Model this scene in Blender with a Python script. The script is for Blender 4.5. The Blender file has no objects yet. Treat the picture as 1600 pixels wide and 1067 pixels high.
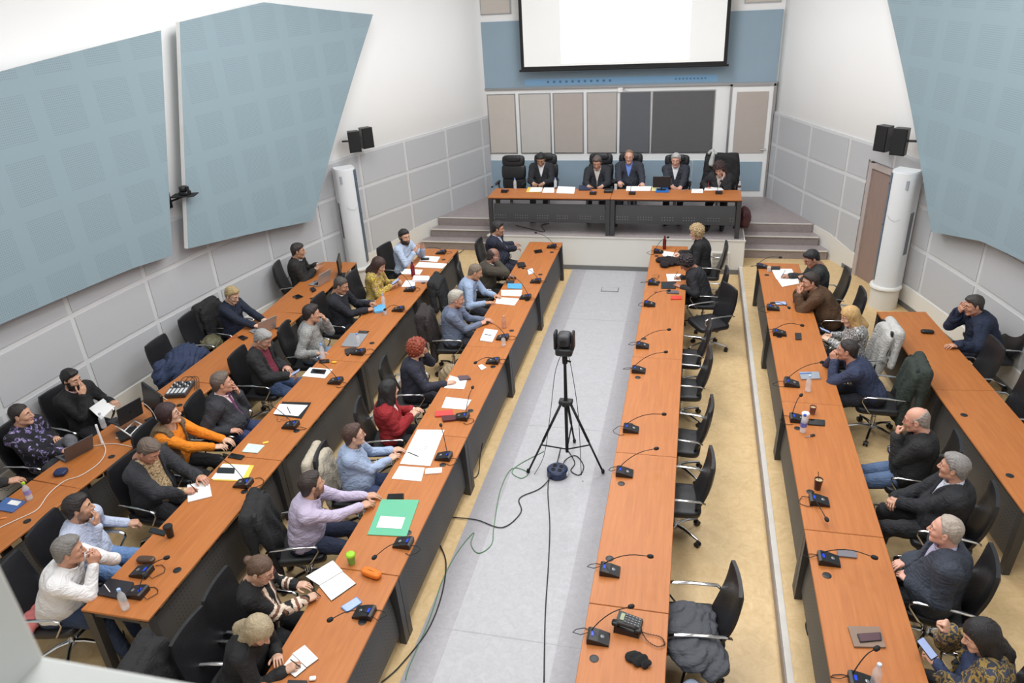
import bpy, math, random
import numpy as np
from mathutils import Vector, Matrix, noise as mnoise

scene = bpy.context.scene
COL = scene.collection
random.seed(7)
PI = math.pi

# ---------------------------------------------------------------- camera
F_PX, YAW, PITCH, ROLL = 1157.0, 0.2526, 0.4659, 0.0601
CAM_H = 5.42
_cy, _sy, _cp, _sp = math.cos(YAW), math.sin(YAW), math.cos(PITCH), math.sin(PITCH)
_f = np.array([-_sy * _cp, _cy * _cp, -_sp]); _r = np.array([_cy, _sy, 0.0]); _d = np.cross(_f, _r)
_cr, _sr = math.cos(ROLL), math.sin(ROLL)
CR, CD, CF = _cr * _r + _sr * _d, -_sr * _r + _cr * _d, _f
CAM = np.array([0.0, 0.0, CAM_H])
cam_data = bpy.data.cameras.new('camera'); cam = bpy.data.objects.new('camera', cam_data); COL.objects.link(cam)
cam_data.sensor_width = 36.0; cam_data.lens = F_PX / 1600 * 36.0
cam_data.clip_start = 0.05; cam_data.clip_end = 100
cam_data.dof.use_dof = True; cam_data.dof.focus_distance = 9.0; cam_data.dof.aperture_fstop = 5.0
cam.matrix_world = Matrix(((CR[0], -CD[0], -CF[0], 0), (CR[1], -CD[1], -CF[1], 0), (CR[2], -CD[2], -CF[2], CAM_H), (0, 0, 0, 1)))
scene.camera = cam

def ray(x, y): return ((x - 800) * CR + (y - 533.5) * CD + F_PX * CF) / F_PX
def P(x, y, z=0.0):
    """the point of the place, at height z, that a spot measured in the photograph belongs to"""
    d = ray(x, y); return CAM + d * ((z - CAM_H) / d[2])
def PY(x, y, Y):
    d = ray(x, y); return CAM + d * (Y / d[1])

# ---------------------------------------------------------------- world, lamps, exposure
world = bpy.data.worlds.new('world'); scene.world = world; world.use_nodes = True
world.node_tree.nodes['Background'].inputs[0].default_value = (0.97, 0.985, 1.0, 1)
world.node_tree.nodes['Background'].inputs[1].default_value = 0.42
scene.view_settings.view_transform = 'Standard'; scene.view_settings.look = 'None'
scene.view_settings.gamma = 1; scene.view_settings.use_curve_mapping = False
scene.view_settings.exposure = -0.07
def area(name, loc, sx, sy, power, col=(0.965, 0.985, 1.0), target=None):
    l = bpy.data.lights.new(name, 'AREA'); l.shape = 'RECTANGLE'; l.size = sx; l.size_y = sy; l.energy = power; l.color = col
    o = bpy.data.objects.new(name, l); o.location = loc; COL.objects.link(o)
    if target is not None:
        o.rotation_euler = (Vector(target) - Vector(loc)).to_track_quat('-Z', 'Y').to_euler()
    return o
for lx, ly, pw in [(-4.3, 4.5, 125), (-4.2, 9.3, 140), (-1.5, 3.0, 125), (-1.5, 7.5, 140), (-1.5, 12.3, 225), (1.5, 4.5, 145), (1.4, 9.3, 155)]:
    area('ceiling_lamp', (lx, ly, 6.9), 1.6, 2.6, pw)
scene.cycles.use_denoising = True
scene.cycles.max_bounces = 6; scene.cycles.diffuse_bounces = 3; scene.cycles.glossy_bounces = 3
scene.cycles.transmission_bounces = 6; scene.cycles.transparent_max_bounces = 8
scene.cycles.caustics_reflective = False; scene.cycles.caustics_refractive = False
scene.cycles.sample_clamp_indirect = 4.0

# ---------------------------------------------------------------- materials
def lin(c):
    return tuple(((v / 255) / 12.92 if v / 255 <= 0.04045 else ((v / 255 + 0.055) / 1.055) ** 2.4) for v in c)
MATS = {}
def mat(name, rgb, rough=0.6, metal=0.0, var=0.06, nscale=6.0, bump=0.0, bscale=60.0, emit=None, estr=0.0, alpha=None, trans=0.0, coat=0.0, sheen=0.0, stretch=None):
    if name in MATS: return MATS[name]
    m = bpy.data.materials.new(name); m.use_nodes = True; nt = m.node_tree; N, L = nt.nodes, nt.links
    b = N['Principled BSDF']; c = lin(rgb)
    b.inputs['Roughness'].default_value = rough; b.inputs['Metallic'].default_value = metal
    b.inputs['Base Color'].default_value = (*c, 1)
    if coat: b.inputs['Coat Weight'].default_value = coat; b.inputs['Coat Roughness'].default_value = 0.15
    if sheen: b.inputs['Sheen Weight'].default_value = sheen
    if trans: b.inputs['Transmission Weight'].default_value = trans; b.inputs['IOR'].default_value = 1.3
    if alpha is not None: b.inputs['Alpha'].default_value = alpha
    if emit is not None:
        b.inputs['Emission Color'].default_value = (*lin(emit), 1); b.inputs['Emission Strength'].default_value = estr
    tc = N.new('ShaderNodeTexCoord'); src = tc.outputs['Object']
    if stretch:
        mp = N.new('ShaderNodeMapping'); mp.inputs['Scale'].default_value = stretch; L.new(src, mp.inputs[0]); src = mp.outputs[0]
    if var > 0:
        n = N.new('ShaderNodeTexNoise'); n.inputs['Scale'].default_value = nscale; n.inputs['Detail'].default_value = 4
        L.new(src, n.inputs['Vector'])
        r = N.new('ShaderNodeMapRange'); r.inputs['To Min'].default_value = 1 - var * 2; r.inputs['To Max'].default_value = 1 + var * 2
        L.new(n.outputs['Fac'], r.inputs['Value'])
        mx = N.new('ShaderNodeVectorMath'); mx.operation = 'SCALE'; mx.inputs[0].default_value = c
        L.new(r.outputs[0], mx.inputs['Scale']); L.new(mx.outputs[0], b.inputs['Base Color'])
    if bump > 0:
        n2 = N.new('ShaderNodeTexNoise'); n2.inputs['Scale'].default_value = bscale; n2.inputs['Detail'].default_value = 3
        L.new(src, n2.inputs['Vector'])
        bp = N.new('ShaderNodeBump'); bp.inputs['Strength'].default_value = bump; bp.inputs['Distance'].default_value = 0.01
        L.new(n2.outputs['Fac'], bp.inputs['Height']); L.new(bp.outputs[0], b.inputs['Normal'])
    MATS[name] = m; return m
def nodes_of(m):
    nt = m.node_tree; return nt.nodes, nt.links, nt.nodes['Principled BSDF']
def ramp(N, stops, interp='LINEAR'):
    r = N.new('ShaderNodeValToRGB'); r.color_ramp.interpolation = interp
    e = r.color_ramp.elements
    while len(e) > 1: e.remove(e[-1])
    e[0].position = stops[0][0]; e[0].color = (*lin(stops[0][1]), 1)
    for p, c in stops[1:]:
        q = e.new(p); q.color = (*lin(c), 1)
    return r
def math_node(N, L, op, a, b=None):
    n = N.new('ShaderNodeMath'); n.operation = op
    for i, v in enumerate((a, b)):
        if v is None: continue
        if isinstance(v, (int, float)): n.inputs[i].default_value = v
        else: L.new(v, n.inputs[i])
    return n.outputs[0]

# cherry laminate with fine grain along the table (object X)
def wood_mat(name, c1, c2, c3, rough=0.38):
    m = mat(name, c2, rough, var=0); N, L, b = nodes_of(m)
    tc = N.new('ShaderNodeTexCoord'); mp = N.new('ShaderNodeMapping'); mp.inputs['Scale'].default_value = (1.2, 16, 16)
    L.new(tc.outputs['Object'], mp.inputs[0])
    n = N.new('ShaderNodeTexNoise'); n.inputs['Scale'].default_value = 2.2; n.inputs['Detail'].default_value = 6; n.inputs['Distortion'].default_value = 0.6
    L.new(mp.outputs[0], n.inputs['Vector'])
    r = ramp(N, [(0.3, c1), (0.5, c2), (0.72, c3)]); L.new(n.outputs['Fac'], r.inputs[0]); L.new(r.outputs[0], b.inputs['Base Color'])
    return m
WOOD = wood_mat('cherry_laminate', (170, 101, 49), (177, 107, 53), (184, 114, 58), 0.46)
WOODEDGE = mat('laminate_edge', (150, 80, 48), 0.5, var=0.05)
# marbled linoleum
def lino(name, a, b_, c, scale=9):
    m = mat(name, b_, 0.42, var=0); N, L, b = nodes_of(m)
    tc = N.new('ShaderNodeTexCoord'); n = N.new('ShaderNodeTexNoise'); n.inputs['Scale'].default_value = scale; n.inputs['Detail'].default_value = 7; n.inputs['Roughness'].default_value = 0.7; n.inputs['Distortion'].default_value = 1.2
    L.new(tc.outputs['Object'], n.inputs['Vector'])
    r = ramp(N, [(0.3, a), (0.5, b_), (0.7, c)]); L.new(n.outputs['Fac'], r.inputs[0]); L.new(r.outputs[0], b.inputs['Base Color'])
    return m
TAN = lino('tan_linoleum', (203, 172, 124), (214, 184, 136), (224, 196, 150))
GREY = lino('grey_linoleum', (168, 167, 170), (176, 175, 178), (184, 183, 187), 14)
MAUVE = lino('mauve_linoleum', (156, 153, 157), (163, 160, 164), (171, 168, 172), 14)
STAGE = lino('stage_linoleum', (148, 138, 137), (158, 148, 147), (170, 160, 159), 12)
RISER = lino('riser_linoleum', (132, 121, 119), (142, 132, 130), (154, 143, 141), 20)
NOSE = mat('step_nosing', (205, 200, 192), 0.5)
CREAM = mat('cream_paint', (222, 219, 212), 0.7, var=0.02, nscale=1.5)
WHITE = mat('white_paint', (240, 240, 239), 0.75, var=0.015, nscale=0.8)
SKIRT = mat('grey_skirting', (112, 112, 110), 0.6)
DARKMETAL = mat('charcoal_metal', (66, 66, 68), 0.45, 0.3, var=0.04)
CHROME = mat('chrome', (205, 206, 208), 0.14, 1.0, var=0.0)
LEATHER = mat('black_leather', (30, 30, 33), 0.42, var=0.1, bump=0.25, bscale=90)
BLACKPLASTIC = mat('black_plastic', (26, 26, 28), 0.4, var=0.05)
BLACKMATTE = mat('matte_black', (20, 20, 21), 0.75, var=0.1)
RUBBER = mat('black_rubber', (22, 22, 22), 0.8, var=0.05)
PAPER = mat('white_paper', (244, 243, 241), 0.8, var=0.01, nscale=30)
GREYMETAL = mat('brushed_aluminium', (176, 178, 182), 0.35, 0.8, var=0.03)
def perforated(name, base, hole, pitch, rad, blocks=None, rough=0.6, uv=False):
    m = mat(name, base, rough, var=0); N, L, b = nodes_of(m)
    tc = N.new('ShaderNodeTexCoord'); s = N.new('ShaderNodeSeparateXYZ'); L.new(tc.outputs['UV' if uv else 'Object'], s.inputs[0])
    u, v = s.outputs[0], s.outputs[1 if uv else 2]
    def cell(q, k): return math_node(N, L, 'SUBTRACT', math_node(N, L, 'FRACT', math_node(N, L, 'DIVIDE', q, k)), 0.5)
    a, c = cell(u, pitch), cell(v, pitch)
    d = math_node(N, L, 'SQRT', math_node(N, L, 'ADD', math_node(N, L, 'MULTIPLY', a, a), math_node(N, L, 'MULTIPLY', c, c)))
    h = math_node(N, L, 'LESS_THAN', d, rad)
    if blocks:
        bu, bv, fu, fv = blocks
        mu = math_node(N, L, 'LESS_THAN', math_node(N, L, 'FRACT', math_node(N, L, 'DIVIDE', u, bu)), fu)
        mv = math_node(N, L, 'LESS_THAN', math_node(N, L, 'FRACT', math_node(N, L, 'DIVIDE', v, bv)), fv)
        h = math_node(N, L, 'MULTIPLY', h, math_node(N, L, 'MULTIPLY', mu, mv))
    mx = N.new('ShaderNodeMix'); mx.data_type = 'RGBA'; mx.inputs[6].default_value = (*lin(base), 1); mx.inputs[7].default_value = (*lin(hole), 1)
    L.new(h, mx.inputs[0]); L.new(mx.outputs[2], b.inputs['Base Color'])
    return m
PANELBLUE = perforated('blue_acoustic_board', (142, 162, 171), (121, 139, 147), 0.026, 0.24, (0.72, 0.66, 0.72, 0.76), uv=True)
BACKBLUE = mat('blue_fabric_board', (146, 167, 182), 0.85, var=0.02, nscale=3, bump=0.1, bscale=300)
DADO = perforated('grey_perforated_board', (190, 191, 194), (172, 173, 176), 0.016, 0.22, uv=True)
DADOSTRIP = mat('pale_batten', (208, 208, 209), 0.7, var=0.02)
MODESTY = perforated('perforated_charcoal_steel', (76, 74, 73), (40, 40, 40), 0.04, 0.16, (0.5, 0.9, 0.62, 0.7), rough=0.5)

# ---------------------------------------------------------------- mesh builder
MODESTYD = perforated('perforated_podium_steel', (62, 62, 64), (150, 150, 150), 0.05, 0.13, (0.42, 0.3, 0.62, 0.4), rough=0.5)
class MB:
    def __init__(s): s.v, s.f, s.m, s.uv = [], [], [], {}
    def add(s, vs, fs, mi=0, M=None):
        o = len(s.v)
        s.v += [tuple(M @ Vector(v)) if M is not None else tuple(v) for v in vs]
        s.f += [tuple(i + o for i in f) for f in fs]; s.m += [mi] * len(fs)
        return s
    def box(s, c, d, mi=0, M=None, ch=0.0):
        x, y, z = d[0] / 2, d[1] / 2, d[2] / 2
        if ch <= 0:
            vs = [(c[0] + a * x, c[1] + b * y, c[2] + e * z) for e in (-1, 1) for b in (-1, 1) for a in (-1, 1)]
            fs = [(0, 2, 3, 1), (4, 5, 7, 6), (0, 1, 5, 4), (2, 6, 7, 3), (0, 4, 6, 2), (1, 3, 7, 5)]
            return s.add(vs, fs, mi, M)
        vs, idx = [], {}
        for a in (-1, 1):
            for b in (-1, 1):
                for e in (-1, 1):
                    for k in range(3):
                        q = [a * (x - ch), b * (y - ch), e * (z - ch)]; q[k] += (a, b, e)[k] * ch
                        idx[a, b, e, k] = len(vs); vs.append((c[0] + q[0], c[1] + q[1], c[2] + q[2]))
        fs = []
        for k in range(3):
            for sg in (-1, 1):
                o1, o2 = [j for j in range(3) if j != k]
                loop = []
                for (p, q) in ((-1, -1), (1, -1), (1, 1), (-1, 1)):
                    t = [0, 0, 0]; t[k] = sg; t[o1] = p; t[o2] = q; loop.append(idx[t[0], t[1], t[2], k])
                if (sg > 0) == (k == 1): loop = loop[::-1]
                fs.append(tuple(loop))
        for k in range(3):
            o1, o2 = [j for j in range(3) if j != k]
            for p in (-1, 1):
                for q in (-1, 1):
                    t0 = [0, 0, 0]; t0[o1] = p; t0[o2] = q; t1 = list(t0); t0[k] = -1; t1[k] = 1
                    lp = [idx[(*t0, o1)], idx[(*t1, o1)], idx[(*t1, o2)], idx[(*t0, o2)]]
                    n = [0, 0, 0]; n[o1] = p; n[o2] = q
                    A, B, C_ = (Vector(vs[i]) for i in lp[:3])
                    if (B - A).cross(C_ - B).dot(Vector(n)) < 0: lp = lp[::-1]
                    fs.append(tuple(lp))
        for a in (-1, 1):
            for b in (-1, 1):
                for e in (-1, 1):
                    lp = [idx[a, b, e, 0], idx[a, b, e, 1], idx[a, b, e, 2]]
                    if a * b * e < 0: lp = lp[::-1]
                    fs.append(tuple(lp))
        return s.add(vs, fs, mi, M)
    def lathe(s, prof, n=20, mi=0, M=None, c=(0, 0, 0), close=True):
        vs, fs = [], []
        for (r, z) in prof:
            for i in range(n):
                a = 2 * PI * i / n; vs.append((c[0] + r * math.cos(a), c[1] + r * math.sin(a), c[2] + z))
        for j in range(len(prof) - 1):
            for i in range(n):
                k = (i + 1) % n; fs.append((j * n + i, j * n + k, (j + 1) * n + k, (j + 1) * n + i))
        if close:
            fs.append(tuple(range(n))[::-1]); fs.append(tuple((len(prof) - 1) * n + i for i in range(n)))
        return s.add(vs, fs, mi, M)
    def cyl(s, a, b, r, n=12, mi=0, r2=None):
        return s.tube([a, b], r, n, mi, r2=r2)
    def tube(s, pts, r, n=8, mi=0, r2=None, flat=None):
        pts = [Vector(p) for p in pts]; vs, fs = [], []
        T = [(pts[min(i + 1, len(pts) - 1)] - pts[max(i - 1, 0)]).normalized() for i in range(len(pts))]
        ref = Vector((0, 0, 1)) if abs(T[0].z) < 0.9 else Vector((1, 0, 0))
        nrm = T[0].cross(ref).normalized()
        for i, p in enumerate(pts):
            nrm = (nrm - T[i] * nrm.dot(T[i]))
            nrm = nrm.normalized() if nrm.length > 1e-6 else T[i].orthogonal().normalized()
            bn = T[i].cross(nrm); rr = r if r2 is None else r + (r2 - r) * i / max(1, len(pts) - 1)
            ra, rb = (rr, rr) if flat is None else (rr * flat[0], rr * flat[1])
            for k in range(n):
                a = 2 * PI * k / n; vs.append(tuple(p + nrm * (ra * math.cos(a)) + bn * (rb * math.sin(a))))
        for i in range(len(pts) - 1):
            for k in range(n):
                q = (k + 1) % n; fs.append((i * n + k, i * n + q, (i + 1) * n + q, (i + 1) * n + k))
        fs.append(tuple(range(n))[::-1]); fs.append(tuple((len(pts) - 1) * n + k for k in range(n)))
        return s.add(vs, fs, mi)
    def prism(s, poly, z0, z1, mi=0, M=None):
        n = len(poly)
        vs = [(x, y, z0) for x, y in poly] + [(x, y, z1) for x, y in poly]
        fs = [tuple(range(n))[::-1], tuple(range(n, 2 * n))] + [(i, (i + 1) % n, n + (i + 1) % n, n + i) for i in range(n)]
        return s.add(vs, fs, mi, M)
    def pillow(s, c, d, e=0.35, n=14, mi=0, M=None):
        """superellipsoid cushion"""
        vs, fs = [], []
        def pw(v, k): return math.copysign(abs(v) ** k, v)
        for j in range(n + 1):
            ph = -PI / 2 + PI * j / n
            for i in range(2 * n):
                th = PI * i / n
                vs.append((c[0] + d[0] / 2 * pw(math.cos(ph), e) * pw(math.cos(th), e), c[1] + d[1] / 2 * pw(math.cos(ph), e) * pw(math.sin(th), e), c[2] + d[2] / 2 * pw(math.sin(ph), e)))
        for j in range(n):
            for i in range(2 * n):
                k = (i + 1) % (2 * n); fs.append((j * 2 * n + i, j * 2 * n + k, (j + 1) * 2 * n + k, (j + 1) * 2 * n + i))
        return s.add(vs, fs, mi, M)
    def mesh(s, name, mats, smooth=False):
        me = bpy.data.meshes.new(name); me.from_pydata(s.v, [], s.f)
        for m in (mats if isinstance(mats, (list, tuple)) else [mats]): me.materials.append(m)
        me.polygons.foreach_set('material_index', s.m)
        if smooth: me.shade_smooth() if smooth is True else me.set_sharp_from_angle(angle=smooth)
        me.update(); return me
    def build(s, name, mats, parent=None, smooth=0.7):
        me = s.mesh(name, mats, False)
        if smooth:
            me.shade_smooth()
            if smooth is not True: me.set_sharp_from_angle(angle=smooth)
        return link(name, me, parent)
def link(name, me, parent=None):
    o = bpy.data.objects.new(name, me); COL.objects.link(o)
    if parent is not None: o.parent = parent
    return o
def tag(o, label=None, cat=None, group=None, kind=None):
    if label: o['label'] = label
    if cat: o['category'] = cat
    if group: o['group'] = group
    if kind: o['kind'] = kind
    return o
def struct(name, mb, mats, smooth=0.7):
    o = mb.build(name, mats, None, smooth); o['kind'] = 'structure'; return o
def empty(name, loc=(0, 0, 0), rz=0.0):
    o = bpy.data.objects.new(name, None); COL.objects.link(o); o.location = loc; o.rotation_euler = (0, 0, rz); o.empty_display_size = 0.1
    return o
def copy_tree(o, parent=None):
    c = o.copy(); COL.objects.link(c); c.parent = parent
    for ch in o.children: copy_tree(ch, c)
    return c
_used = set()
def place(proto, loc, rz, label, cat=None, group=None):
    """first call uses the prototype itself, later calls copy it with its parts"""
    o = proto if proto.name not in _used else copy_tree(proto)
    _used.add(proto.name)
    o.location = tuple(float(v) for v in loc); o.rotation_euler = (0, 0, rz)
    if cat or 'category' in proto: o['category'] = cat or proto['category']
    o['label'] = label
    if group: o['group'] = group
    return o
def rotm(axis, a): return Matrix.Rotation(a, 4, axis)
def trs(x, y, z): return Matrix.Translation((x, y, z))
# ================================================================ the room
Z0, Z1, ZS = 0.0, 0.15, 0.66          # aisle floor, raised side tiers, stage floor
CX = -1.475
_K = [(-2, 6.2), (1, 6.2), (4, 6.2), (6, 6.12), (8, 5.93), (10, 5.58), (12, 5.05), (13.5, 4.5), (14.8, 3.92), (16.75, 3.1)]
def hw(y):
    for i in range(len(_K) - 1):
        if y <= _K[i + 1][0] or i == len(_K) - 2:
            (y0, a), (y1, b) = _K[i], _K[i + 1]
            def m(j):
                j0, j1 = max(0, j - 1), min(len(_K) - 1, j + 1)
                return (_K[j1][1] - _K[j0][1]) / (_K[j1][0] - _K[j0][0])
            t = (y - y0) / (y1 - y0); h = y1 - y0
            return (2 * t**3 - 3 * t * t + 1) * a + (t**3 - 2 * t * t + t) * h * m(i) + (-2 * t**3 + 3 * t * t) * b + (t**3 - t * t) * h * m(i + 1)
def wallpt(y, s, off=0.0):
    """point on the curved side wall (s = -1 left, 1 right), moved off into the room"""
    dy = 0.02; dx = (hw(y + dy) - hw(y - dy)) / (2 * dy)
    n = Vector((-s, dx, 0)).normalized()     # inward normal
    return Vector((CX + s * hw(y), y, 0)) + n * off
def on_wall(px, py, s, off=0.0):
    d = ray(px, py); lo = None
    g = lambda t: s * (d[0] * t - CX) - (hw(d[1] * t) - off)
    t = 1.0
    while g(t) < 0 and t < 25: lo = t; t += 0.05
    hi = t; lo = hi - 0.05
    for _ in range(30):
        m = (lo + hi) / 2
        if g(m) > 0: hi = m
        else: lo = m
    return CAM + d * lo
YB = 16.75
# arc length table along the wall, measured from the back corner
_ys = [YB - 0.05 * i for i in range(0, 345)]
_arc = [0.0]
for i in range(1, len(_ys)): _arc.append(_arc[-1] + (wallpt(_ys[i], 1) - wallpt(_ys[i - 1], 1)).length)
def y_at(a): return float(np.interp(a, _arc, _ys))
def arc_at(y): return float(np.interp(-y, [-q for q in _ys], _arc))

def curved_sheet(mb, s, poly, off, th, step=0.12, mi=0, edge=1):
    """a board that follows the curved wall; poly = (y, z) corners"""
    ys = sorted(set([p[0] for p in poly])); lo, hi = ys[0], ys[-1]
    n = max(1, int((hi - lo) / step)); ys = sorted(set(ys + [lo + (hi - lo) * i / n for i in range(n + 1)]))
    rows = []
    for y in ys:
        zs = []
        for i in range(len(poly)):
            (ya, za), (yb, zb) = poly[i], poly[(i + 1) % len(poly)]
            if abs(ya - yb) < 1e-9:
                if abs(y - ya) < 1e-6: zs += [za, zb]
            elif min(ya, yb) - 1e-6 <= y <= max(ya, yb) + 1e-6: zs.append(za + (zb - za) * (y - ya) / (yb - ya))
        rows.append((y, min(zs), max(zs)))
    vs, fs = [], []
    for y, a, b in rows:
        pi_, po = wallpt(y, s, off), wallpt(y, s, off + th)
        vs += [(pi_.x, pi_.y, a), (pi_.x, pi_.y, b), (po.x, po.y, a), (po.x, po.y, b)]
    o = len(mb.v); mb.v += vs
    for i in range(len(rows) - 1):
        k, q = o + i * 4, o + (i + 1) * 4
        quads = [((k + 2, q + 2, q + 3, k + 3), mi), ((k, k + 1, q + 1, q), mi), ((k + 1, k + 3, q + 3, q + 1), edge), ((k, q, q + 2, k + 2), edge)]
        for f, m in quads:
            mb.f.append(f if s < 0 else f[::-1]); mb.m.append(m)
    for k in (o, o + (len(rows) - 1) * 4):
        mb.f.append((k, k + 2, k + 3, k + 1)); mb.m.append(edge)
def uv_wall(o, s):
    me = o.data; uv = me.uv_layers.new(name='uv')
    co = [me.vertices[l.vertex_index].co for l in me.loops]
    for i, c in enumerate(co): uv.data[i].uv = (arc_at(c.y), c.z)

# floors ---------------------------------------------------------
b = MB()
b.box((CX, 8.2, -0.05), (5.2, 17.0, 0.1), 0)
o = struct('floor', b, [TAN]); 
b = MB()                                  # grey runner down the aisle with its darker borders, laid flush
b.box((-1.43, 7.6, 0.002), (0.98, 12.5, 0.006), 0)
b.box((-2.06, 7.6, 0.002), (0.28, 12.5, 0.006), 1); b.box((-0.78, 7.6, 0.002), (0.32, 12.5, 0.006), 1)
for yy in (4.6, 8.05, 11.4): b.box((-1.42, yy, 0.0055), (1.55, 0.012, 0.001), 1)
struct('floor_aisle', b, [GREY, MAUVE])
for s, nm, x0 in ((-1, 'left', -3.98), (1, 'right', 0.99)):
    n = 40; pts = []
    for i in range(n + 1):
        y = 0.5 + (YB - 0.5) * i / n; p = wallpt(y, s, -0.05); pts.append((p.x, p.y))
    poly = [(x0, 0.5)] + pts + [(x0, YB)]
    if s < 0: poly = poly[::-1]
    b = MB(); b.prism(poly, -0.02, Z1, 0)
    struct('floor_tier_' + nm, b, [TAN])
    b = MB(); ex = x0 + (0.012 if s < 0 else -0.012)
    b.box((ex, 7.2, 0.075), (0.02, 13.4, 0.13), 0); b.box((x0 + (-0.015 if s < 0 else 0.015), 7.2, Z1 + 0.004), (0.055, 13.4, 0.008), 1)
    struct('trim_1' if s < 0 else 'trim_2', b, [RISER, NOSE])
# stage ------------------------------------------------------------
SX0, SX1, SY = -3.9, 1.03, 13.74
b = MB()
def stage_poly(y0, e=0.0):
    pl = [wallpt(y0 + (YB - y0) * i / 10, -1, -0.03) for i in range(11)]; pr = [wallpt(y0 + (YB - y0) * i / 10, 1, -0.03) for i in range(11)]
    return [(p.x, p.y) for p in pr] + [(p.x, p.y) for p in reversed(pl)]
b.prism(stage_poly(14.82), 0.0, ZS, 0)
b.box(((SX0 + SX1) / 2, (SY + 14.85) / 2, ZS / 2), (SX1 - SX0, 14.85 - SY, ZS), 0)
struct('floor_stage', b, [STAGE])
b = MB()                                  # cream front of the stage with its cap and skirting
b.box(((SX0 + SX1) / 2, SY - 0.01, ZS / 2), (SX1 - SX0 + 0.02, 0.02, ZS - 0.01), 0)
b.box((SX0 - 0.01, (SY + 14.8) / 2, ZS / 2), (0.02, 14.8 - SY, ZS - 0.01), 0); b.box((SX1 + 0.01, (SY + 14.8) / 2, ZS / 2), (0.02, 14.8 - SY, ZS - 0.01), 0)
b.box(((SX0 + SX1) / 2, SY - 0.005, ZS), (SX1 - SX0 + 0.06, 0.05, 0.02), 1)
b.box(((SX0 + SX1) / 2, SY - 0.03, 0.045), (SX1 - SX0, 0.015, 0.09), 2)
struct('wall_stage_front', b, [CREAM, NOSE, SKIRT])
# steps on both sides of the stage
for s, nm in ((-1, 'left'), (1, 'right')):
    b = MB()
    for (yn, z, yb) in ((14.52, 0.49, 14.86), (14.22, 0.32, 14.55)):
        xw = wallpt(yn, s).x; xa = SX0 if s < 0 else SX1
        xc, wd = (xw + xa) / 2, abs(xw - xa) - 0.12
        xc += 0.06 * -s
        b.box((xc, (yn + yb) / 2 + 0.01, z / 2), (wd, yb - yn, z - 0.004), 1)
        b.box((xc, (yn + yb) / 2, z), (wd, yb - yn, 0.012), 0)
        b.box((xc, yn + 0.005, z + 0.002), (wd, 0.045, 0.016), 2)
    xw = wallpt(14.8, s).x; xa = SX0 if s < 0 else SX1
    b.box(((xw + xa) / 2 - 0.05 * s, 14.805, ZS / 2 + 0.07), (abs(xw - xa) - 0.1, 0.02, ZS - 0.16), 1)
    b.box(((xw + xa) / 2 - 0.05 * s, 14.815, ZS + 0.004), (abs(xw - xa) - 0.1, 0.045, 0.012), 2)
    struct('floor_steps_' + nm, b, [STAGE, RISER, NOSE])
# plinth running along both walls
for s, nm in ((-1, 'left'), (1, 'right')):
    segs = [(3.0 if s < 0 else 3.0, 16.7)] if s < 0 else [(3.0, 12.38), (13.62, 16.7)]
    b = MB()
    for (ya, yb) in segs:
        curved_sheet(b, s, [(ya, Z1), (yb, Z1), (yb, 0.66 if yb > 13 else 0.5), (14.4 if yb > 14.4 else (ya + yb) / 2, 0.64 if yb > 14.4 else 0.5), (13.2 if yb > 14.4 and s < 0 else ya, 0.5), (ya, 0.5)], 0.0, 0.045, 0.15, 0, 0)
        curved_sheet(b, s, [(ya, Z1), (min(yb, 13.9), Z1), (min(yb, 13.9), Z1 + 0.08), (ya, Z1 + 0.08)], 0.044, 0.012, 0.15, 1, 1)
    o = struct('baseboard_' + nm, b, [CREAM, SKIRT])
# curved side walls, white
for s, nm in ((-1, 'left'), (1, 'right')):
    b = MB()
    curved_sheet(b, s, [(0.4, 0), (YB + 0.05, 0), (YB + 0.05, 7.0), (0.4, 7.0)], -0.12, 0.12, 0.25, 0, 0)
    struct('wall_' + nm, b, [WHITE], True)
    # grey perforated dado boards with pale battens between them
    b = MB(); ZT = [0.5, 1.17, 1.82, 2.46]
    lo, hi = arc_at(16.7), arc_at(2.6)
    seams = [0.28 + 1.25 * k for k in range(-1, 14)]
    door = (arc_at(13.66), arc_at(12.3))
    def strip(a0, a1, z0, z1, off, th, mi):
        if a1 - a0 < 0.02 or z1 - z0 < 0.02: return
        curved_sheet(b, s, [(y_at(a1), z0), (y_at(a0), z0), (y_at(a0), z1), (y_at(a1), z1)], off, th, 0.15, mi, mi)
    for k in range(len(seams) - 1):
        for r in range(3):
            a0, a1 = max(seams[k] + 0.035, 0.02), min(seams[k + 1] - 0.035, hi); z0, z1 = ZT[r] + 0.035, ZT[r + 1] - 0.035
            spans = [(a0, a1)]
            if s > 0 and r < 3:
                zz = 2.2
                spans = []
                if a0 < door[0]: spans.append((a0, min(a1, door[0])))
                if a1 > door[1]: spans.append((max(a0, door[1]), a1))
                if z1 > zz and a1 > door[0] and a0 < door[1]: strip(max(a0, door[0]), min(a1, door[1]), max(z0, zz), z1, 0.0, 0.03, 0)
            for (p, q) in spans: strip(p, q, z0, z1, 0.0, 0.03, 0)
    if s < 0: strip(0.02, hi, ZT[0], ZT[3] + 0.01, 0.0, 0.02, 1)
    else:
        strip(0.02, door[0], ZT[0], ZT[3] + 0.01, 0.0, 0.02, 1); strip(door[1], hi, ZT[0], ZT[3] + 0.01, 0.0, 0.02, 1); strip(door[0], door[1], 2.2, ZT[3] + 0.01, 0.0, 0.02, 1)
    o = struct('trim_3' if s < 0 else 'trim_4', b, [DADO, DADOSTRIP]); uv_wall(o, s)
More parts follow.
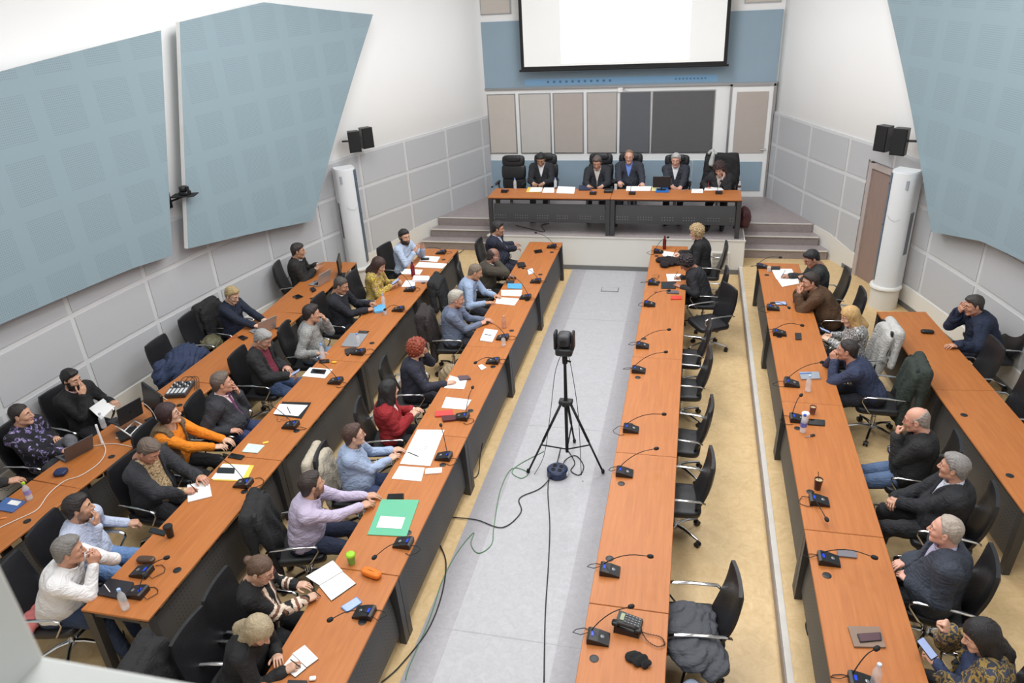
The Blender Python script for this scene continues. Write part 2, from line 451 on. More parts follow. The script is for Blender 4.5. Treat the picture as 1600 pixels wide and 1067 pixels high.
# big blue acoustic boards hung on brackets off the walls
def board(s, pix, off, th, extra, label, z_shift=0):
    poly = []
    for q in pix:
        if len(q) == 2: p = on_wall(q[0], q[1], s, off + th); poly.append((float(p[1]), float(p[2])))
        else: poly.append((q[1], q[2]))
    b = MB(); curved_sheet(b, s, poly, off, th, 0.12, 0, 1)
    o = b.build('acoustic_panel', [PANELBLUE, WHITE], None, 0.5); uv_wall(o, s)
    for p in poly[:0]: pass
    tag(o, label, 'panel'); 
    yc = sum(p[0] for p in poly) / len(poly); zc = sum(p[1] for p in poly) / len(poly)
    for dy in (-0.6, 0.6):
        for dz in (-0.7, 0.7):
            a, c = wallpt(yc + dy, s, 0.0), wallpt(yc + dy, s, off + 0.005); MB().tube([(a.x, a.y, zc + dz), (c.x, c.y, zc + dz)], 0.02, 8).build('wall_bracket', [GREYMETAL], o)

    return o
board(-1, [(0, 112), (255, 47), (272, 398), (210, 418), (100, 464), (0, 507), ('y', 3.0, 2.12), ('y', 3.0, 4.35)], 0.16, 0.06, 0, 'large blue perforated acoustic board nearest the camera on the left wall')
board(-1, [(285, 34), (417, 3), (588, 22), (493, 343), (420, 358), (297, 387)], 0.2, 0.07, 0, 'six-sided blue perforated acoustic board with white edge beside the loudspeakers on the left wall')
board(1, [(1378, -20), (1420, 170), (1452, 360), (1530, 375), (1600, 408), ('y', 7.0, 2.1), ('y', 7.0, 5.6), ('y', 12.0, 5.9)], 0.16, 0.06, 0, 'tall blue perforated acoustic board sweeping along the right wall')
# back wall ---------------------------------------------------------
b = MB(); b.box((CX, YB + 0.06, 3.5), (7.0, 0.12, 7.0), 0); struct('wall_back', b, [WHITE])
def slab(mb, x0, x1, z0, z1, y, th, mi=0, ch=0.0): mb.box(((x0 + x1) / 2, y - th / 2, (z0 + z1) / 2), (x1 - x0, th, z1 - z0), mi, None, ch)
b = MB(); slab(b, -4.6, 1.6, 3.06, 4.42, YB, 0.03, 0); slab(b, -4.62, 1.62, 3.02, 3.06, YB, 0.05, 1)
for (x0, x1) in ((-4.57, -0.0), (0.02, 0.78)): slab(b, x0, x1, 0.70, 1.45, YB, 0.03, 0)
struct('trim_5', b, [BACKBLUE, GREYMETAL])
FAB = [mat('oatmeal_fabric', (198, 190, 182), 0.9, var=0.02, bump=0.15, bscale=200), mat('light_oatmeal_fabric', (199, 194, 189), 0.9, var=0.02, bump=0.15, bscale=200), mat('taupe_fabric', (182, 172, 165), 0.9, var=0.02, bump=0.15, bscale=200), mat('warm_grey_fabric', (184, 176, 170), 0.9, var=0.02, bump=0.15, bscale=200), mat('slate_fabric', (100, 102, 106), 0.9, var=0.02, bump=0.15, bscale=200), mat('charcoal_fabric', (98, 97, 98), 0.9, var=0.02, bump=0.15, bscale=200)]
words_ = ['leftmost oatmeal fabric wall panel behind the empty executive chair', 'pale oatmeal fabric wall panel, second from the left above the podium', 'taupe fabric wall panel, third from the left above the podium', 'warm grey fabric wall panel, fourth from the left above the podium', 'narrow slate fabric wall panel above the man in the blue shirt', 'wide charcoal fabric wall panel, broadest of the row above the podium']
for (x0, x1), m, w in zip(((-4.54, -3.93), (-3.81, -3.13), (-3.04, -2.40), (-2.29, -1.66), (-1.57, -0.94), (-0.88, 0.39)), FAB, words_):
    b = MB(); slab(b, x0, x1, 1.63, 2.91, YB, 0.04, 0, 0.006); slab(b, x0 - 0.02, x1 + 0.02, 1.61, 2.93, YB, 0.02, 1)
    o = b.build('fabric_panel', [m, GREYMETAL]); tag(o, w, 'wall panel')
for x0, x1, z0, w, m in ((-4.56, -3.92, 4.58, 'pale fabric wall panel above the blue band, left of the projection screen', 0), (0.86, 1.52, 4.57, 'pale fabric wall panel above the blue band, right of the projection screen', 0)):
    b = MB(); slab(b, x0, x1, z0, 5.9, YB, 0.04, 0, 0.006); slab(b, x0 - 0.02, x1 + 0.02, z0 - 0.02, 5.92, YB, 0.02, 1)
    o = b.build('fabric_panel', [FAB[0], GREYMETAL]); tag(o, w, 'wall panel')
b = MB(); slab(b, 0.74, 1.56, 0.66, 2.99, YB, 0.05, 0)
o = struct('door_1', b, [WHITE])
for (x0, x1, z0, z1, m) in ((0.84, 1.47, 1.62, 2.88, FAB[2]), (0.84, 1.47, 0.80, 1.43, BACKBLUE)):
    b = MB(); slab(b, x0, x1, z0, z1, YB - 0.05, 0.02, 0); q = b.build('door_panel', [m], o)
b = MB(); b.tube([(1.5, YB - 0.05, 1.7), (1.5, YB - 0.11, 1.7)], 0.012, 8); b.tube([(1.5, YB - 0.11, 1.7), (1.40, YB - 0.11, 1.7)], 0.01, 8); b.build('door_handle', [GREYMETAL], o)
b = MB()
slab(b, 0.70, 0.74, 0.66, 3.03, YB, 0.07, 0); slab(b, 1.56, 1.60, 0.66, 3.03, YB, 0.07, 0); slab(b, 0.70, 1.6, 2.99, 3.03, YB, 0.07, 0); b.build('door_frame', [GREYMETAL], o)
# brown laminate door in the right wall
BROWN = mat('grey_brown_laminate', (146, 125, 117), 0.55, var=0.05, nscale=3, stretch=(6, 6, 1))
b = MB(); curved_sheet(b, 1, [(12.45, Z1), (13.5, Z1), (13.5, 2.1), (12.45, 2.1)], 0.0, 0.04, 0.3, 0, 0)
d2 = struct('door_2', b, [BROWN])
b = MB()
curved_sheet(b, 1, [(13.49, Z1), (13.58, Z1), (13.58, 2.18), (13.49, 2.18)], 0.0, 0.07, 0.3); curved_sheet(b, 1, [(12.37, Z1), (12.46, Z1), (12.46, 2.18), (12.37, 2.18)], 0.0, 0.07, 0.3)
curved_sheet(b, 1, [(12.37, 2.09), (13.58, 2.09), (13.58, 2.18), (12.37, 2.18)], 0.0, 0.07, 0.3)
b.build('door_frame', [mat('pale_mauve_frame', (178, 166, 162), 0.5), mat('pale_mauve_frame', (178, 166, 162))], d2)
a = wallpt(12.62, 1, 0.04); c = wallpt(12.62, 1, 0.1); e = wallpt(12.74, 1, 0.1)
b = MB(); b.tube([(a.x, a.y, 1.15), (c.x, c.y, 1.15), (e.x, e.y, 1.15)], 0.012, 8); b.build('door_handle', [GREYMETAL], d2)
# gallery wall and the opening the photo is taken through
g = P(72, 1022, 4.78); gx, gy = float(g[0]), float(g[1])
b = MB()
b.box((CX, gy - 0.16, 2.35), (12.5, 0.32, 4.7), 0)
struct('wall_rear', b, [WHITE])
b = MB(); b.box(((gx - 0.6 + 3.2) / 2, gy - 0.14, 4.74), (3.2 - gx + 0.6, 0.28, 0.08), 0, None, 0.006); b.box((gx - 3.0, gy - 0.14, 5.85), (6.0, 0.28, 2.3), 0, None, 0.006)
struct('window_1', b, [mat('sill_paint', (214, 217, 214), 0.6, var=0.02)])
b = MB(); b.box((CX, 8.4, 7.05), (12.8, 17.2, 0.1), 0); struct('ceiling', b, [WHITE])
# ================================================================ furniture kinds
BLUELCD = mat('blue_display', (20, 40, 120), 0.3, var=0, emit=(40, 80, 255), estr=0.7)
def make_table(L, W=0.64, dais=False):
    """long axis X, the side that faces the aisle is +Y, feet on z = 0"""
    t = empty('conference_table')
    b = MB(); b.box((0, 0, 0.736), (L - 0.006, W, 0.024), 0, None, 0.004); b.box((0, 0, 0.720), (L - 0.03, W - 0.03, 0.010), 1)
    b.build('tabletop', [WOOD, WOODEDGE], t, 0.5)
    for sx in (-1, 1):
        for sy in (-1, 1):
            b = MB(); x = sx * (L / 2 - 0.045)
            y0, y1 = sy * (W / 2 - 0.05), sy * (W / 2 - (0.02 if sy > 0 else 0.04))
            vs = []
            for (z, y, wx, wy) in ((0.0, y1, 0.04, 0.032), (0.715, y0, 0.04, 0.045)):
                vs += [(x - wx, y - wy, z), (x + wx, y - wy, z), (x + wx, y + wy, z), (x - wx, y + wy, z)]
            b.add(vs, [(3, 2, 1, 0), (4, 5, 6, 7), (0, 1, 5, 4), (1, 2, 6, 5), (2, 3, 7, 6), (3, 0, 4, 7)])
            b.build('leg', [DARKMETAL], t, 0.5)
        b = MB(); b.box((sx * (L / 2 - 0.045), 0, 0.69), (0.05, W - 0.12, 0.045), 0, None, 0.004); b.build('cross_rail', [DARKMETAL], t, 0.5)
    b = MB(); b.box((0, W / 2 - 0.09, 0.695), (L - 0.12, 0.03, 0.035), 0); b.box((0, -W / 2 + 0.12, 0.695), (L - 0.12, 0.03, 0.035), 0); b.build('rail', [DARKMETAL], t, 0.5)
    z0, z1 = (0.24, 0.60) if dais else (0.12, 0.615)
    b = MB(); n = 8
    vs = []
    for i in range(n + 1):
        z = z0 + (z1 - z0) * i / n; y = W / 2 - 0.035 - 0.045 * (i / n) ** 2
        vs += [(-L / 2 + 0.10, y, z), (L / 2 - 0.10, y, z), (L / 2 - 0.10, y - 0.012, z), (-L / 2 + 0.10, y - 0.012, z)]
    fs = []
    for i in range(n):
        k = i * 4; fs += [(k + 1, k, k + 4, k + 5), (k + 3, k + 2, k + 6, k + 7), (k, k + 3, k + 7, k + 4), (k + 2, k + 1, k + 5, k + 6)]
    fs += [(0, 1, 2, 3), (n * 4 + 3, n * 4 + 2, n * 4 + 1, n * 4)]
    b.add(vs, fs); b.build('modesty_panel', [MODESTYD if dais else MODESTY], t, 0.5)
    for x in (-L / 3.2, 0.0, L / 3.2):
        b = MB(); b.box((x, W / 2 - 0.10, 0.65), (0.04, 0.02, 0.09)); b.build('panel_bracket', [DARKMETAL], t, 0.5)
    if not dais:
        for x in (-L / 4, L / 4):
            b = MB(); b.lathe([(0.036, 0.0), (0.036, 0.003), (0.030, 0.005), (0.012, 0.005)], 18, 0, None, (x, W / 2 - 0.11, 0.748)); b.build('grommet', [BLACKPLASTIC], t)
    return t
def tables(x_of, ys, z, rz_of, labels, group, proto):
    for i in range(len(ys) - 1):
        ya, yb = ys[i], ys[i + 1]; cx, cy = (x_of(ya) + x_of(yb)) / 2, (ya + yb) / 2
        a = math.atan2(x_of(ya) - x_of(yb), ya - yb)
        o = place(proto, (cx, cy, z), rz_of - a, labels[i], 'table', group)
        o.scale = (math.hypot(ya - yb, x_of(ya) - x_of(yb)) / 2.18, 1, 1)
T1 = make_table(2.18)
pos = ['farthest from the camera, next to the stage', 'second from the stage', 'third from the stage', 'fourth from the stage', 'nearest the camera']
tables(lambda y: -2.615, [13.17, 10.97, 8.79, 6.60, 4.45, 2.3], Z0, -PI / 2, ['cherry table left of the grey aisle, ' + p for p in pos], 'tables along the left of the aisle', T1)
tables(lambda y: -0.305, [13.12, 10.94, 8.75, 6.57, 4.43, 2.28], Z0, PI / 2, ['cherry table right of the grey aisle, ' + p for p in pos], 'tables along the right of the aisle', T1)
pos4 = ['nearest the stage', 'second from the stage', 'third from the stage', 'nearest the camera']
tables(lambda y: -4.385, [12.24, 10.06, 7.88, 5.68, 3.49], Z1, -PI / 2, ['cherry table in the middle row on the left tier, ' + p for p in pos4], 'tables of the middle left row', T1)
tables(lambda y: 1.455, [12.0, 9.82, 7.61, 5.45, 3.28, 1.1][:5], Z1, PI / 2, ['cherry table in the inner row on the right tier, ' + p for p in pos4], 'tables of the inner right row', T1)
tables(lambda y: float(np.interp(y, [2.7, 4.93, 7.1, 9.26, 11.43], [-6.40, -6.25, -6.07, -5.97, -6.04])), [11.43, 9.26, 7.1, 4.93, 2.76], Z1, -PI / 2, ['cherry table in the outer row by the left wall, ' + p for p in pos4], 'tables of the outer left row', T1)
tables(lambda y: float(np.interp(y, [6.02, 8.13, 10.25], [3.34, 3.14, 2.93])), [10.25, 8.13, 6.02], Z1, PI / 2, ['cherry table in the outer row by the right wall, next to the white column', 'cherry table in the outer row by the right wall, nearer the camera, empty top'], 'tables of the outer right row', T1)
TD = make_table(2.42, 0.66, True)
for x, w in ((-2.69, 'left'), (-0.27, 'right')):
    place(TD, (x, 14.19, ZS), PI, 'cherry podium table on the stage, ' + w + ' of the two', 'table', 'podium tables')

def make_chair():
    c = empty('office_chair'); c['category'] = 'chair'
    b = MB(); b.pillow((0, 0.0, 0.445), (0.50, 0.50, 0.085), 0.32, 10); b.build('seat', [LEATHER], c, True)
    # thin padded back, tilted and gently curved
    b = MB(); n, m = 10, 8; vs, fs = [], []
    for side in (0, 1):
        for i in range(n + 1):
            t = i / n; z = 0.47 + 0.54 * t; w = 0.232 * (1 - 0.07 * max(0, 2 * t - 1) ** 2 - 0.10 * max(0, 1 - 3 * t)) * (0.94 if i in (0, n) else 1)
            for j in range(m + 1):
                u = -1 + 2 * j / m
                y = -0.235 - 0.13 * t - 0.03 * math.sin(t * PI) + 0.02 * u * u + (0.0 if side else 0.058)
                if i in (0, n) or j in (0, m): y += 0.014 if side else -0.014
                vs.append((w * u, y, z))
    q = m + 1; off = (n + 1) * q
    for i in range(n):
        for j in range(m):
            k = i * q + j; fs.append((k + 1, k, k + q, k + q + 1)); fs.append((off + k, off + k + 1, off + k + q + 1, off + k + q))
        k = i * q; fs.append((k, off + k, off + k + q, k + q)); k = i * q + m; fs.append((off + k, k, k + q, off + k + q))
    for j in range(m):
        fs.append((j, j + 1, off + j + 1, off + j)); k = n * q + j; fs.append((k + 1, k, off + k, off + k + 1))
    b.add(vs, fs); b.build('backrest', [LEATHER], c, 1.0)
    for s in (-1, 1):
        b = MB(); pts = [(s * 0.255, -0.27, 0.62), (s * 0.275, -0.22, 0.655), (s * 0.28, 0.0, 0.665), (s * 0.28, 0.17, 0.66), (s * 0.278, 0.215, 0.64), (s * 0.272, 0.215, 0.60), (s * 0.262, 0.13, 0.47), (s * 0.24, 0.09, 0.43)]
        b.tube(pts, 0.013, 8, 0, None, (1.5, 0.75)); b.build('armrest', [CHROME], c, True)
    b = MB(); b.cyl((0, 0, 0.10), (0, 0, 0.26), 0.028, 12, 0); b.cyl((0, 0, 0.24), (0, 0, 0.40), 0.018, 12, 0); b.box((0, 0, 0.395), (0.2, 0.22, 0.03), 1); b.build('gas_column', [CHROME, BLACKPLASTIC], c)
    b = MB()
    for k in range(5):
        a = 2 * PI * k / 5 + 0.3; d = Vector((math.cos(a), math.sin(a), 0))
        b.tube([Vector((0, 0, 0.125)), d * 0.12 + Vector((0, 0, 0.125)), d * 0.29 + Vector((0, 0, 0.085))], 0.022, 8, 0, 0.014, (1, 0.8))
    b.lathe([(0.035, 0.09), (0.042, 0.105), (0.038, 0.14)], 14, 0); b.build('star_base', [CHROME], c)
    for k in range(5):
        a = 2 * PI * k / 5 + 0.3; d = Vector((math.cos(a), math.sin(a), 0)) * 0.29; p = Vector((-math.sin(a), math.cos(a), 0))
        b = MB()
        for sg in (-1, 1): b.cyl(d + p * (0.006 * sg) + Vector((0, 0, 0.03)), d + p * (0.026 * sg) + Vector((0, 0, 0.03)), 0.03, 12, 0)
        b.cyl(d + Vector((0, 0, 0.05)), d + Vector((0, 0, 0.085)), 0.008, 8, 0); b.build('caster', [BLACKPLASTIC], c)
    return c
def make_exec():
    c = empty('executive_chair'); c['category'] = 'chair'
    b = MB(); b.pillow((0, 0, 0.46), (0.54, 0.52, 0.12), 0.4, 10); b.build('seat', [LEATHER], c, True)
    b = MB()
    b.pillow((0, -0.28, 0.62), (0.52, 0.13, 0.30), 0.45, 10, 0, rotm('X', 0.08)); b.pillow((0, -0.24, 0.86), (0.54, 0.12, 0.34), 0.45, 10, 0, rotm('X', 0.10)); b.pillow((0, -0.20, 1.10), (0.50, 0.12, 0.24), 0.5, 10, 0, rotm('X', 0.12))
    b.build('backrest', [LEATHER], c, True)
    b = MB(); b.pillow((0, -0.16, 1.15), (0.34, 0.08, 0.14), 0.5, 8, 0, rotm('X', 0.12)); b.build('headrest', [LEATHER], c, True)
    for s in (-1, 1):
        b = MB(); b.pillow((s * 0.29, 0.0, 0.68), (0.07, 0.32, 0.04), 0.5, 8); b.tube([(s * 0.29, -0.1, 0.66), (s * 0.285, -0.08, 0.5), (s * 0.2, -0.05, 0.42)], 0.018, 8); b.build('armrest', [BLACKPLASTIC], c, True)
    b = MB(); b.cyl((0, 0, 0.08), (0, 0, 0.41), 0.028, 12); b.build('gas_column', [CHROME], c)
    b = MB()
    for k in range(5):
        a = 2 * PI * k / 5 + 0.3; d = Vector((math.cos(a), math.sin(a), 0)); b.tube([Vector((0, 0, 0.12)), d * 0.3 + Vector((0, 0, 0.08))], 0.024, 8, 0, 0.015)
    b.build('star_base', [BLACKPLASTIC], c)
    for k in range(5):
        a = 2 * PI * k / 5 + 0.3; d = Vector((math.cos(a), math.sin(a), 0)) * 0.3; p = Vector((-math.sin(a), math.cos(a), 0))
        b = MB(); b.cyl(d - p * 0.025 + Vector((0, 0, 0.03)), d + p * 0.025 + Vector((0, 0, 0.03)), 0.03, 12); b.cyl(d + Vector((0, 0, 0.05)), d + Vector((0, 0, 0.08)), 0.008, 8); b.build('caster', [BLACKPLASTIC], c)
    return c
CHAIR, EXEC = make_chair(), make_exec()
def chair(x, y, z, face, label, group=None, proto=None):
    """face: the direction the sitter looks in, degrees, 0 = +x"""
    return place(proto or CHAIR, (x, y, z), math.radians(face - 90), label, 'chair', group)

# ---- microphones
def _micbase():
    b = MB(); poly = [(-0.085, 0.0), (0.085, 0.0), (0.085, 0.018), (0.0, 0.045), (-0.065, 0.058), (-0.085, 0.05)]
    vs = [(-0.062, y, z) for y, z in poly] + [(0.062, y, z) for y, z in poly]; n = len(poly)
    b.add(vs, [tuple(range(n)), tuple(range(n, 2 * n))[::-1]] + [((i + 1) % n, i, n + i, n + (i + 1) % n) for i in range(n)])
    return b.mesh('mic_base', [BLACKPLASTIC])
_MICBASE = _micbase()
def _micsub():
    a = MB(); a.box((-0.02, 0.0, 0.0), (0.042, 0.018, 0.003), 0)
    k = MB(); k.lathe([(0.016, 0), (0.016, 0.006), (0.013, 0.008)], 14, 0)
    return a.mesh('d', [BLUELCD]), k.mesh('k', [GREYMETAL])
_MICLCD, _MICBTN = _micsub()
def mic(base, tip, z, user, label, tz=0.20, group='gooseneck microphones on the tables', lit=True, cable=True, spread=None):
    """base, tip: where the photograph shows them; user: direction (degrees) of the person it serves"""
    p = Vector(P(base[0], base[1], z + 0.02)); p.z = z; q = Vector(P(tip[0], tip[1], z + tz))
    d = q - p; h = Vector((d.x, d.y, 0))
    if h.length > 0.40: h = h.normalized() * 0.40; q = p + h + Vector((0, 0, tz))
    o = empty('desk_microphone', p, math.radians(user - 90)); tag(o, label, 'microphone', group)
    link('microphone_base', _MICBASE, o)
    if lit:
        l = link('display', _MICLCD, o); l.location = (0.02, -0.045, 0.0565); l.rotation_euler = (-0.16, 0, 0)
    k = link('talk_button', _MICBTN, o); k.location = (0, 0.03, 0.034); k.rotation_euler = (-0.45, 0, 0)
    R = Matrix.Rotation(-math.radians(user - 90), 4, 'Z')
    e = R @ (q - p); s = Vector((-0.03, -0.06, 0.05)); pts = []
    for i in range(9):
        t = i / 8; up = math.sin(min(1, t * 1.25) * PI / 2)
        pts.append(Vector((s.x + (e.x - s.x) * t ** 1.15, s.y + (e.y - s.y) * t ** 1.15, s.z + (e.z - s.z) * up)))
    b = MB(); b.tube(pts, 0.0045, 7, 0, 0.0038); g = b.build('gooseneck', [BLACKMATTE], o, True)
    dr = (pts[-1] - pts[-2]).normalized(); b = MB(); M = trs(*(pts[-1] + dr * 0.012)) @ dr.to_track_quat('Z', 'Y').to_matrix().to_4x4(); b.pillow((0, 0, 0), (0.036, 0.036, 0.056), 0.85, 9, 0, M)
    b.build('microphone_head', [BLACKMATTE], g, True)
    if cable:
        rnd = random.Random(int(base[0] * 7 + base[1])); sg = rnd.choice((-1, 1)); ex = sg * rnd.uniform(0.04, 0.11); ey = -rnd.uniform(0.12, 0.16)
        if spread: ex, ey = spread
        c = [(-0.03, -0.085, 0.025), (-0.03 - 0.02 * sg, -0.14, 0.012), (ex * 0.4, ey * 1.35, 0.006), (ex * 0.9, ey * 1.2, 0.006), (ex * 1.25, ey * 0.8, 0.006), (ex * 1.05, ey * 0.45, 0.006)]
        cc = []
        for i in range(len(c) - 1):
            for t in (0, 0.5): cc.append(Vector(c[i]).lerp(Vector(c[i + 1]), t))
        cc.append(Vector(c[-1])); b = MB(); b.tube(cc, 0.0032, 6); b.build('cable', [RUBBER], o, True)
    return o
# ================================================================ smooth solid modelling (for people, clothes and soft things)
def _g(lo, hi, h):
    lo = np.array(lo, np.float32); hi = np.array(hi, np.float32); n = np.maximum(3, np.ceil((hi - lo) / h).astype(int) + 1)
    ax = [lo[i] + h * np.arange(n[i], dtype=np.float32) for i in range(3)]
    X, Y, Z = np.meshgrid(*ax, indexing='ij'); return np.stack([X.ravel(), Y.ravel(), Z.ravel()], 1), n, lo
def nets(fn, lo, hi, h, coarse=3):
    """surface nets of fn(points) < 0 ; cells far from the surface are skipped with a coarse first pass"""
    p, n, lo = _g(lo, hi, h)
    pc, nc, _ = _g(lo, lo + (n - 1) * h, h * coarse)
    fc = fn(pc).reshape(nc); near = np.abs(fc) < h * coarse * 1.9
    nm = near.copy()
    for ax in range(3):
        s = [slice(None)] * 3; t = [slice(None)] * 3; s[ax] = slice(1, None); t[ax] = slice(None, -1)
        a = nm.copy(); a[tuple(s)] |= nm[tuple(t)]; a[tuple(t)] |= nm[tuple(s)]; nm = a
    idx = [np.minimum((np.arange(n[i]) / coarse).round().astype(int), nc[i] - 1) for i in range(3)]
    mask = nm[np.ix_(*idx)].ravel(); base = np.where(fc < 0, -1.0, 1.0)[np.ix_(*idx)].ravel().astype(np.float32) * h * 5
    F = base; F[mask] = fn(p[mask]); F = F.reshape(n)
    S = F < 0
    c = S[:-1, :-1, :-1].astype(np.int8)
    cs = [(i, j, k) for i in (0, 1) for j in (0, 1) for k in (0, 1)]
    def sub(A, i, j, k): return A[i:A.shape[0] - 1 + i, j:A.shape[1] - 1 + j, k:A.shape[2] - 1 + k]
    tot = sum(sub(S, *q).astype(np.int8) for q in cs); act = (tot > 0) & (tot < 8)
    ids = -np.ones(act.shape, np.int64); ai = np.argwhere(act); ids[act] = np.arange(len(ai))
    acc = np.zeros((len(ai), 3)); cnt = np.zeros(len(ai))
    I, J, K = ai.T
    for a in cs:
        for d in range(3):
            if a[d] == 1: continue
            b = list(a); b[d] = 1
            fa = F[I + a[0], J + a[1], K + a[2]]; fb = F[I + b[0], J + b[1], K + b[2]]
            m = (fa < 0) != (fb < 0); t = np.where(m, fa / np.where(m, fa - fb, 1), 0)
            pt = np.array(a, float)[None, :].repeat(len(ai), 0); pt[:, d] += t
            acc += pt * m[:, None]; cnt += m
    V = lo + (ai + acc / np.maximum(cnt, 1)[:, None]) * h
    quads = []
    for d in range(3):
        o1, o2 = [(1, 2), (2, 0), (0, 1)][d]
        sl0 = [slice(None)] * 3; sl1 = [slice(None)] * 3; sl0[d] = slice(None, -1); sl1[d] = slice(1, None)
        E = S[tuple(sl0)] != S[tuple(sl1)]; e = np.argwhere(E)
        e = e[(e[:, o1] > 0) & (e[:, o2] > 0) & (e[:, o1] < n[o1] - 1) & (e[:, o2] < n[o2] - 1)]
        if not len(e): continue
        inside = S[e[:, 0], e[:, 1], e[:, 2]]
        def cid(a, b):
            q = e.copy(); q[:, o1] -= a; q[:, o2] -= b; return ids[q[:, 0], q[:, 1], q[:, 2]]
        Q = np.stack([cid(1, 1), cid(0, 1), cid(0, 0), cid(1, 0)], 1); Q[~inside] = Q[~inside][:, ::-1]; quads.append(Q)
    return V.astype(np.float32), np.concatenate(quads) if quads else np.zeros((0, 4), int)
def smin(a, b, k):
    h = np.clip(0.5 + 0.5 * (b - a) / k, 0, 1); return b + (a - b) * h - k * h * (1 - h)
def smax(a, b, k): return -smin(-a, -b, k)
def cap(p, a, b, ra, rb=None):
    rb = ra if rb is None else rb; a = np.asarray(a, np.float32); b = np.asarray(b, np.float32); ba = b - a
    pa = p - a; t = np.clip(pa @ ba / max(float(ba @ ba), 1e-9), 0, 1); q = pa - t[:, None] * ba
    return np.sqrt((q * q).sum(1)) - (ra + (rb - ra) * t)
def ell(p, c, r, R=None):
    q = p - np.asarray(c, np.float32)
    if R is not None: q = q @ np.asarray(R, np.float32).T          # rows of R are the axes
    r = np.asarray(r, np.float32); k0 = np.sqrt(((q / r) ** 2).sum(1)); k1 = np.sqrt(((q / (r * r)) ** 2).sum(1))
    return k0 * (k0 - 1) / np.maximum(k1, 1e-6)
def rbox(p, c, hs, rr, R=None):
    q = p - np.asarray(c, np.float32)
    if R is not None: q = q @ np.asarray(R, np.float32).T
    q = np.abs(q) - (np.asarray(hs, np.float32) - rr); return np.sqrt((np.maximum(q, 0) ** 2).sum(1)) + np.minimum(q.max(1), 0) - rr
def npmesh(name, parts, mats, smooth=True):
    """parts: list of (V, Q, material index or array)"""
    vs, fs, mi, o = [], [], [], 0
    for V, Q, m in parts:
        vs.append(V); fs.append(Q + o); o += len(V); mi.append(np.full(len(Q), m, np.int32) if np.isscalar(m) else np.asarray(m, np.int32))
    V = np.concatenate(vs); Q = np.concatenate(fs); mi = np.concatenate(mi)
    me = bpy.data.meshes.new(name); me.vertices.add(len(V)); me.vertices.foreach_set('co', V.astype(np.float32).ravel())
    me.loops.add(len(Q) * 4); me.loops.foreach_set('vertex_index', Q.astype(np.int32).ravel())
    me.polygons.add(len(Q)); me.polygons.foreach_set('loop_start', np.arange(0, len(Q) * 4, 4, dtype=np.int32))
    for m in mats: me.materials.append(m)
    me.polygons.foreach_set('material_index', mi); me.update(calc_edges=True)
    if smooth: me.shade_smooth()
    return me
def folds(p, amp, seed, fr=0.75):
    amp = amp * 2.0
    r = np.random.RandomState(seed); s = np.zeros(len(p), np.float32)
    ph = r.rand(6) * 6.28; w = 0.035 * np.sin(p[:, [1, 2, 0]] * 14 * fr + ph[:3])
    q = p + w
    for i in range(3):
        d = r.randn(3); d /= np.linalg.norm(d); s += 1 - np.abs(np.sin(q @ (d * (24 + 16 * i) * fr).astype(np.float32) + ph[3 + i])) * 1.6
    return s * amp / 3

# ================================================================ people
def unit(v): v = np.asarray(v, float); return v / max(np.linalg.norm(v), 1e-9)
def head_fn(w=1.0, fem=False, beard=False):
    j = 0.88 if fem else 1.0
    def fn(p):
        q = p * np.array([1 / w, 1, 1], np.float32); ax = q.copy(); ax[:, 0] = np.abs(ax[:, 0])
        d = ell(q, (0, -0.014, 0.032), (0.077, 0.097, 0.090))
        d = smin(d, ell(q, (0, 0.022, -0.030), (0.060 * j + 0.003, 0.066, 0.088)), 0.03)
        d = smin(d, cap(ax, (0.050 * j, 0.0, -0.062), (0.016, 0.070, -0.098), 0.017, 0.015), 0.025)
        d = smin(d, ell(q, (0, 0.072, -0.098), (0.024, 0.018, 0.019)), 0.02)
        d = smin(d, cap(ax, (0.0, 0.080, 0.030), (0.040, 0.068, 0.028), 0.011), 0.018)
        d = smin(d, ell(ax, (0.040, 0.058, -0.022), (0.022, 0.022, 0.022)), 0.02)
        d = smax(d, -ell(ax, (0.031, 0.099, 0.006), (0.018, 0.018, 0.011)), 0.012)
        d = smin(d, cap(q, (0, 0.086, 0.018), (0, 0.108, -0.026), 0.0075, 0.0125), 0.010)
        d = smin(d, ell(ax, (0.012, 0.096, -0.030), (0.009, 0.012, 0.008)), 0.006)
        d = smin(d, cap(ax, (0.0, 0.091, -0.055), (0.020, 0.083, -0.056), 0.0065, 0.004), 0.007)
        d = smin(d, cap(ax, (0.0, 0.089, -0.066), (0.017, 0.082, -0.065), 0.0075, 0.004), 0.007)
        d = np.minimum(d, ell(ax, (0.031, 0.077, 0.005), (0.0125, 0.0125, 0.0105)))
        e = ell(ax, (0.080, -0.010, -0.002), (0.010, 0.020, 0.033), [[0.93, -0.36, 0], [0.36, 0.93, 0], [0, 0, 1]])
        e = smax(e, -ell(ax, (0.092, -0.004, 0.004), (0.008, 0.010, 0.018)), 0.006)
        d = smin(d, e, 0.008)
        if beard: d = smin(d, smax(ell(q, (0, 0.030, -0.062), (0.062, 0.072, 0.066)), q[:, 2] + 0.035, 0.02), 0.01)
        return smin(d, cap(q, (0, -0.030, -0.06), (0, -0.052, -0.19), 0.050 if fem else 0.056, 0.052 if fem else 0.060), 0.025)
    return fn
_heads = {}
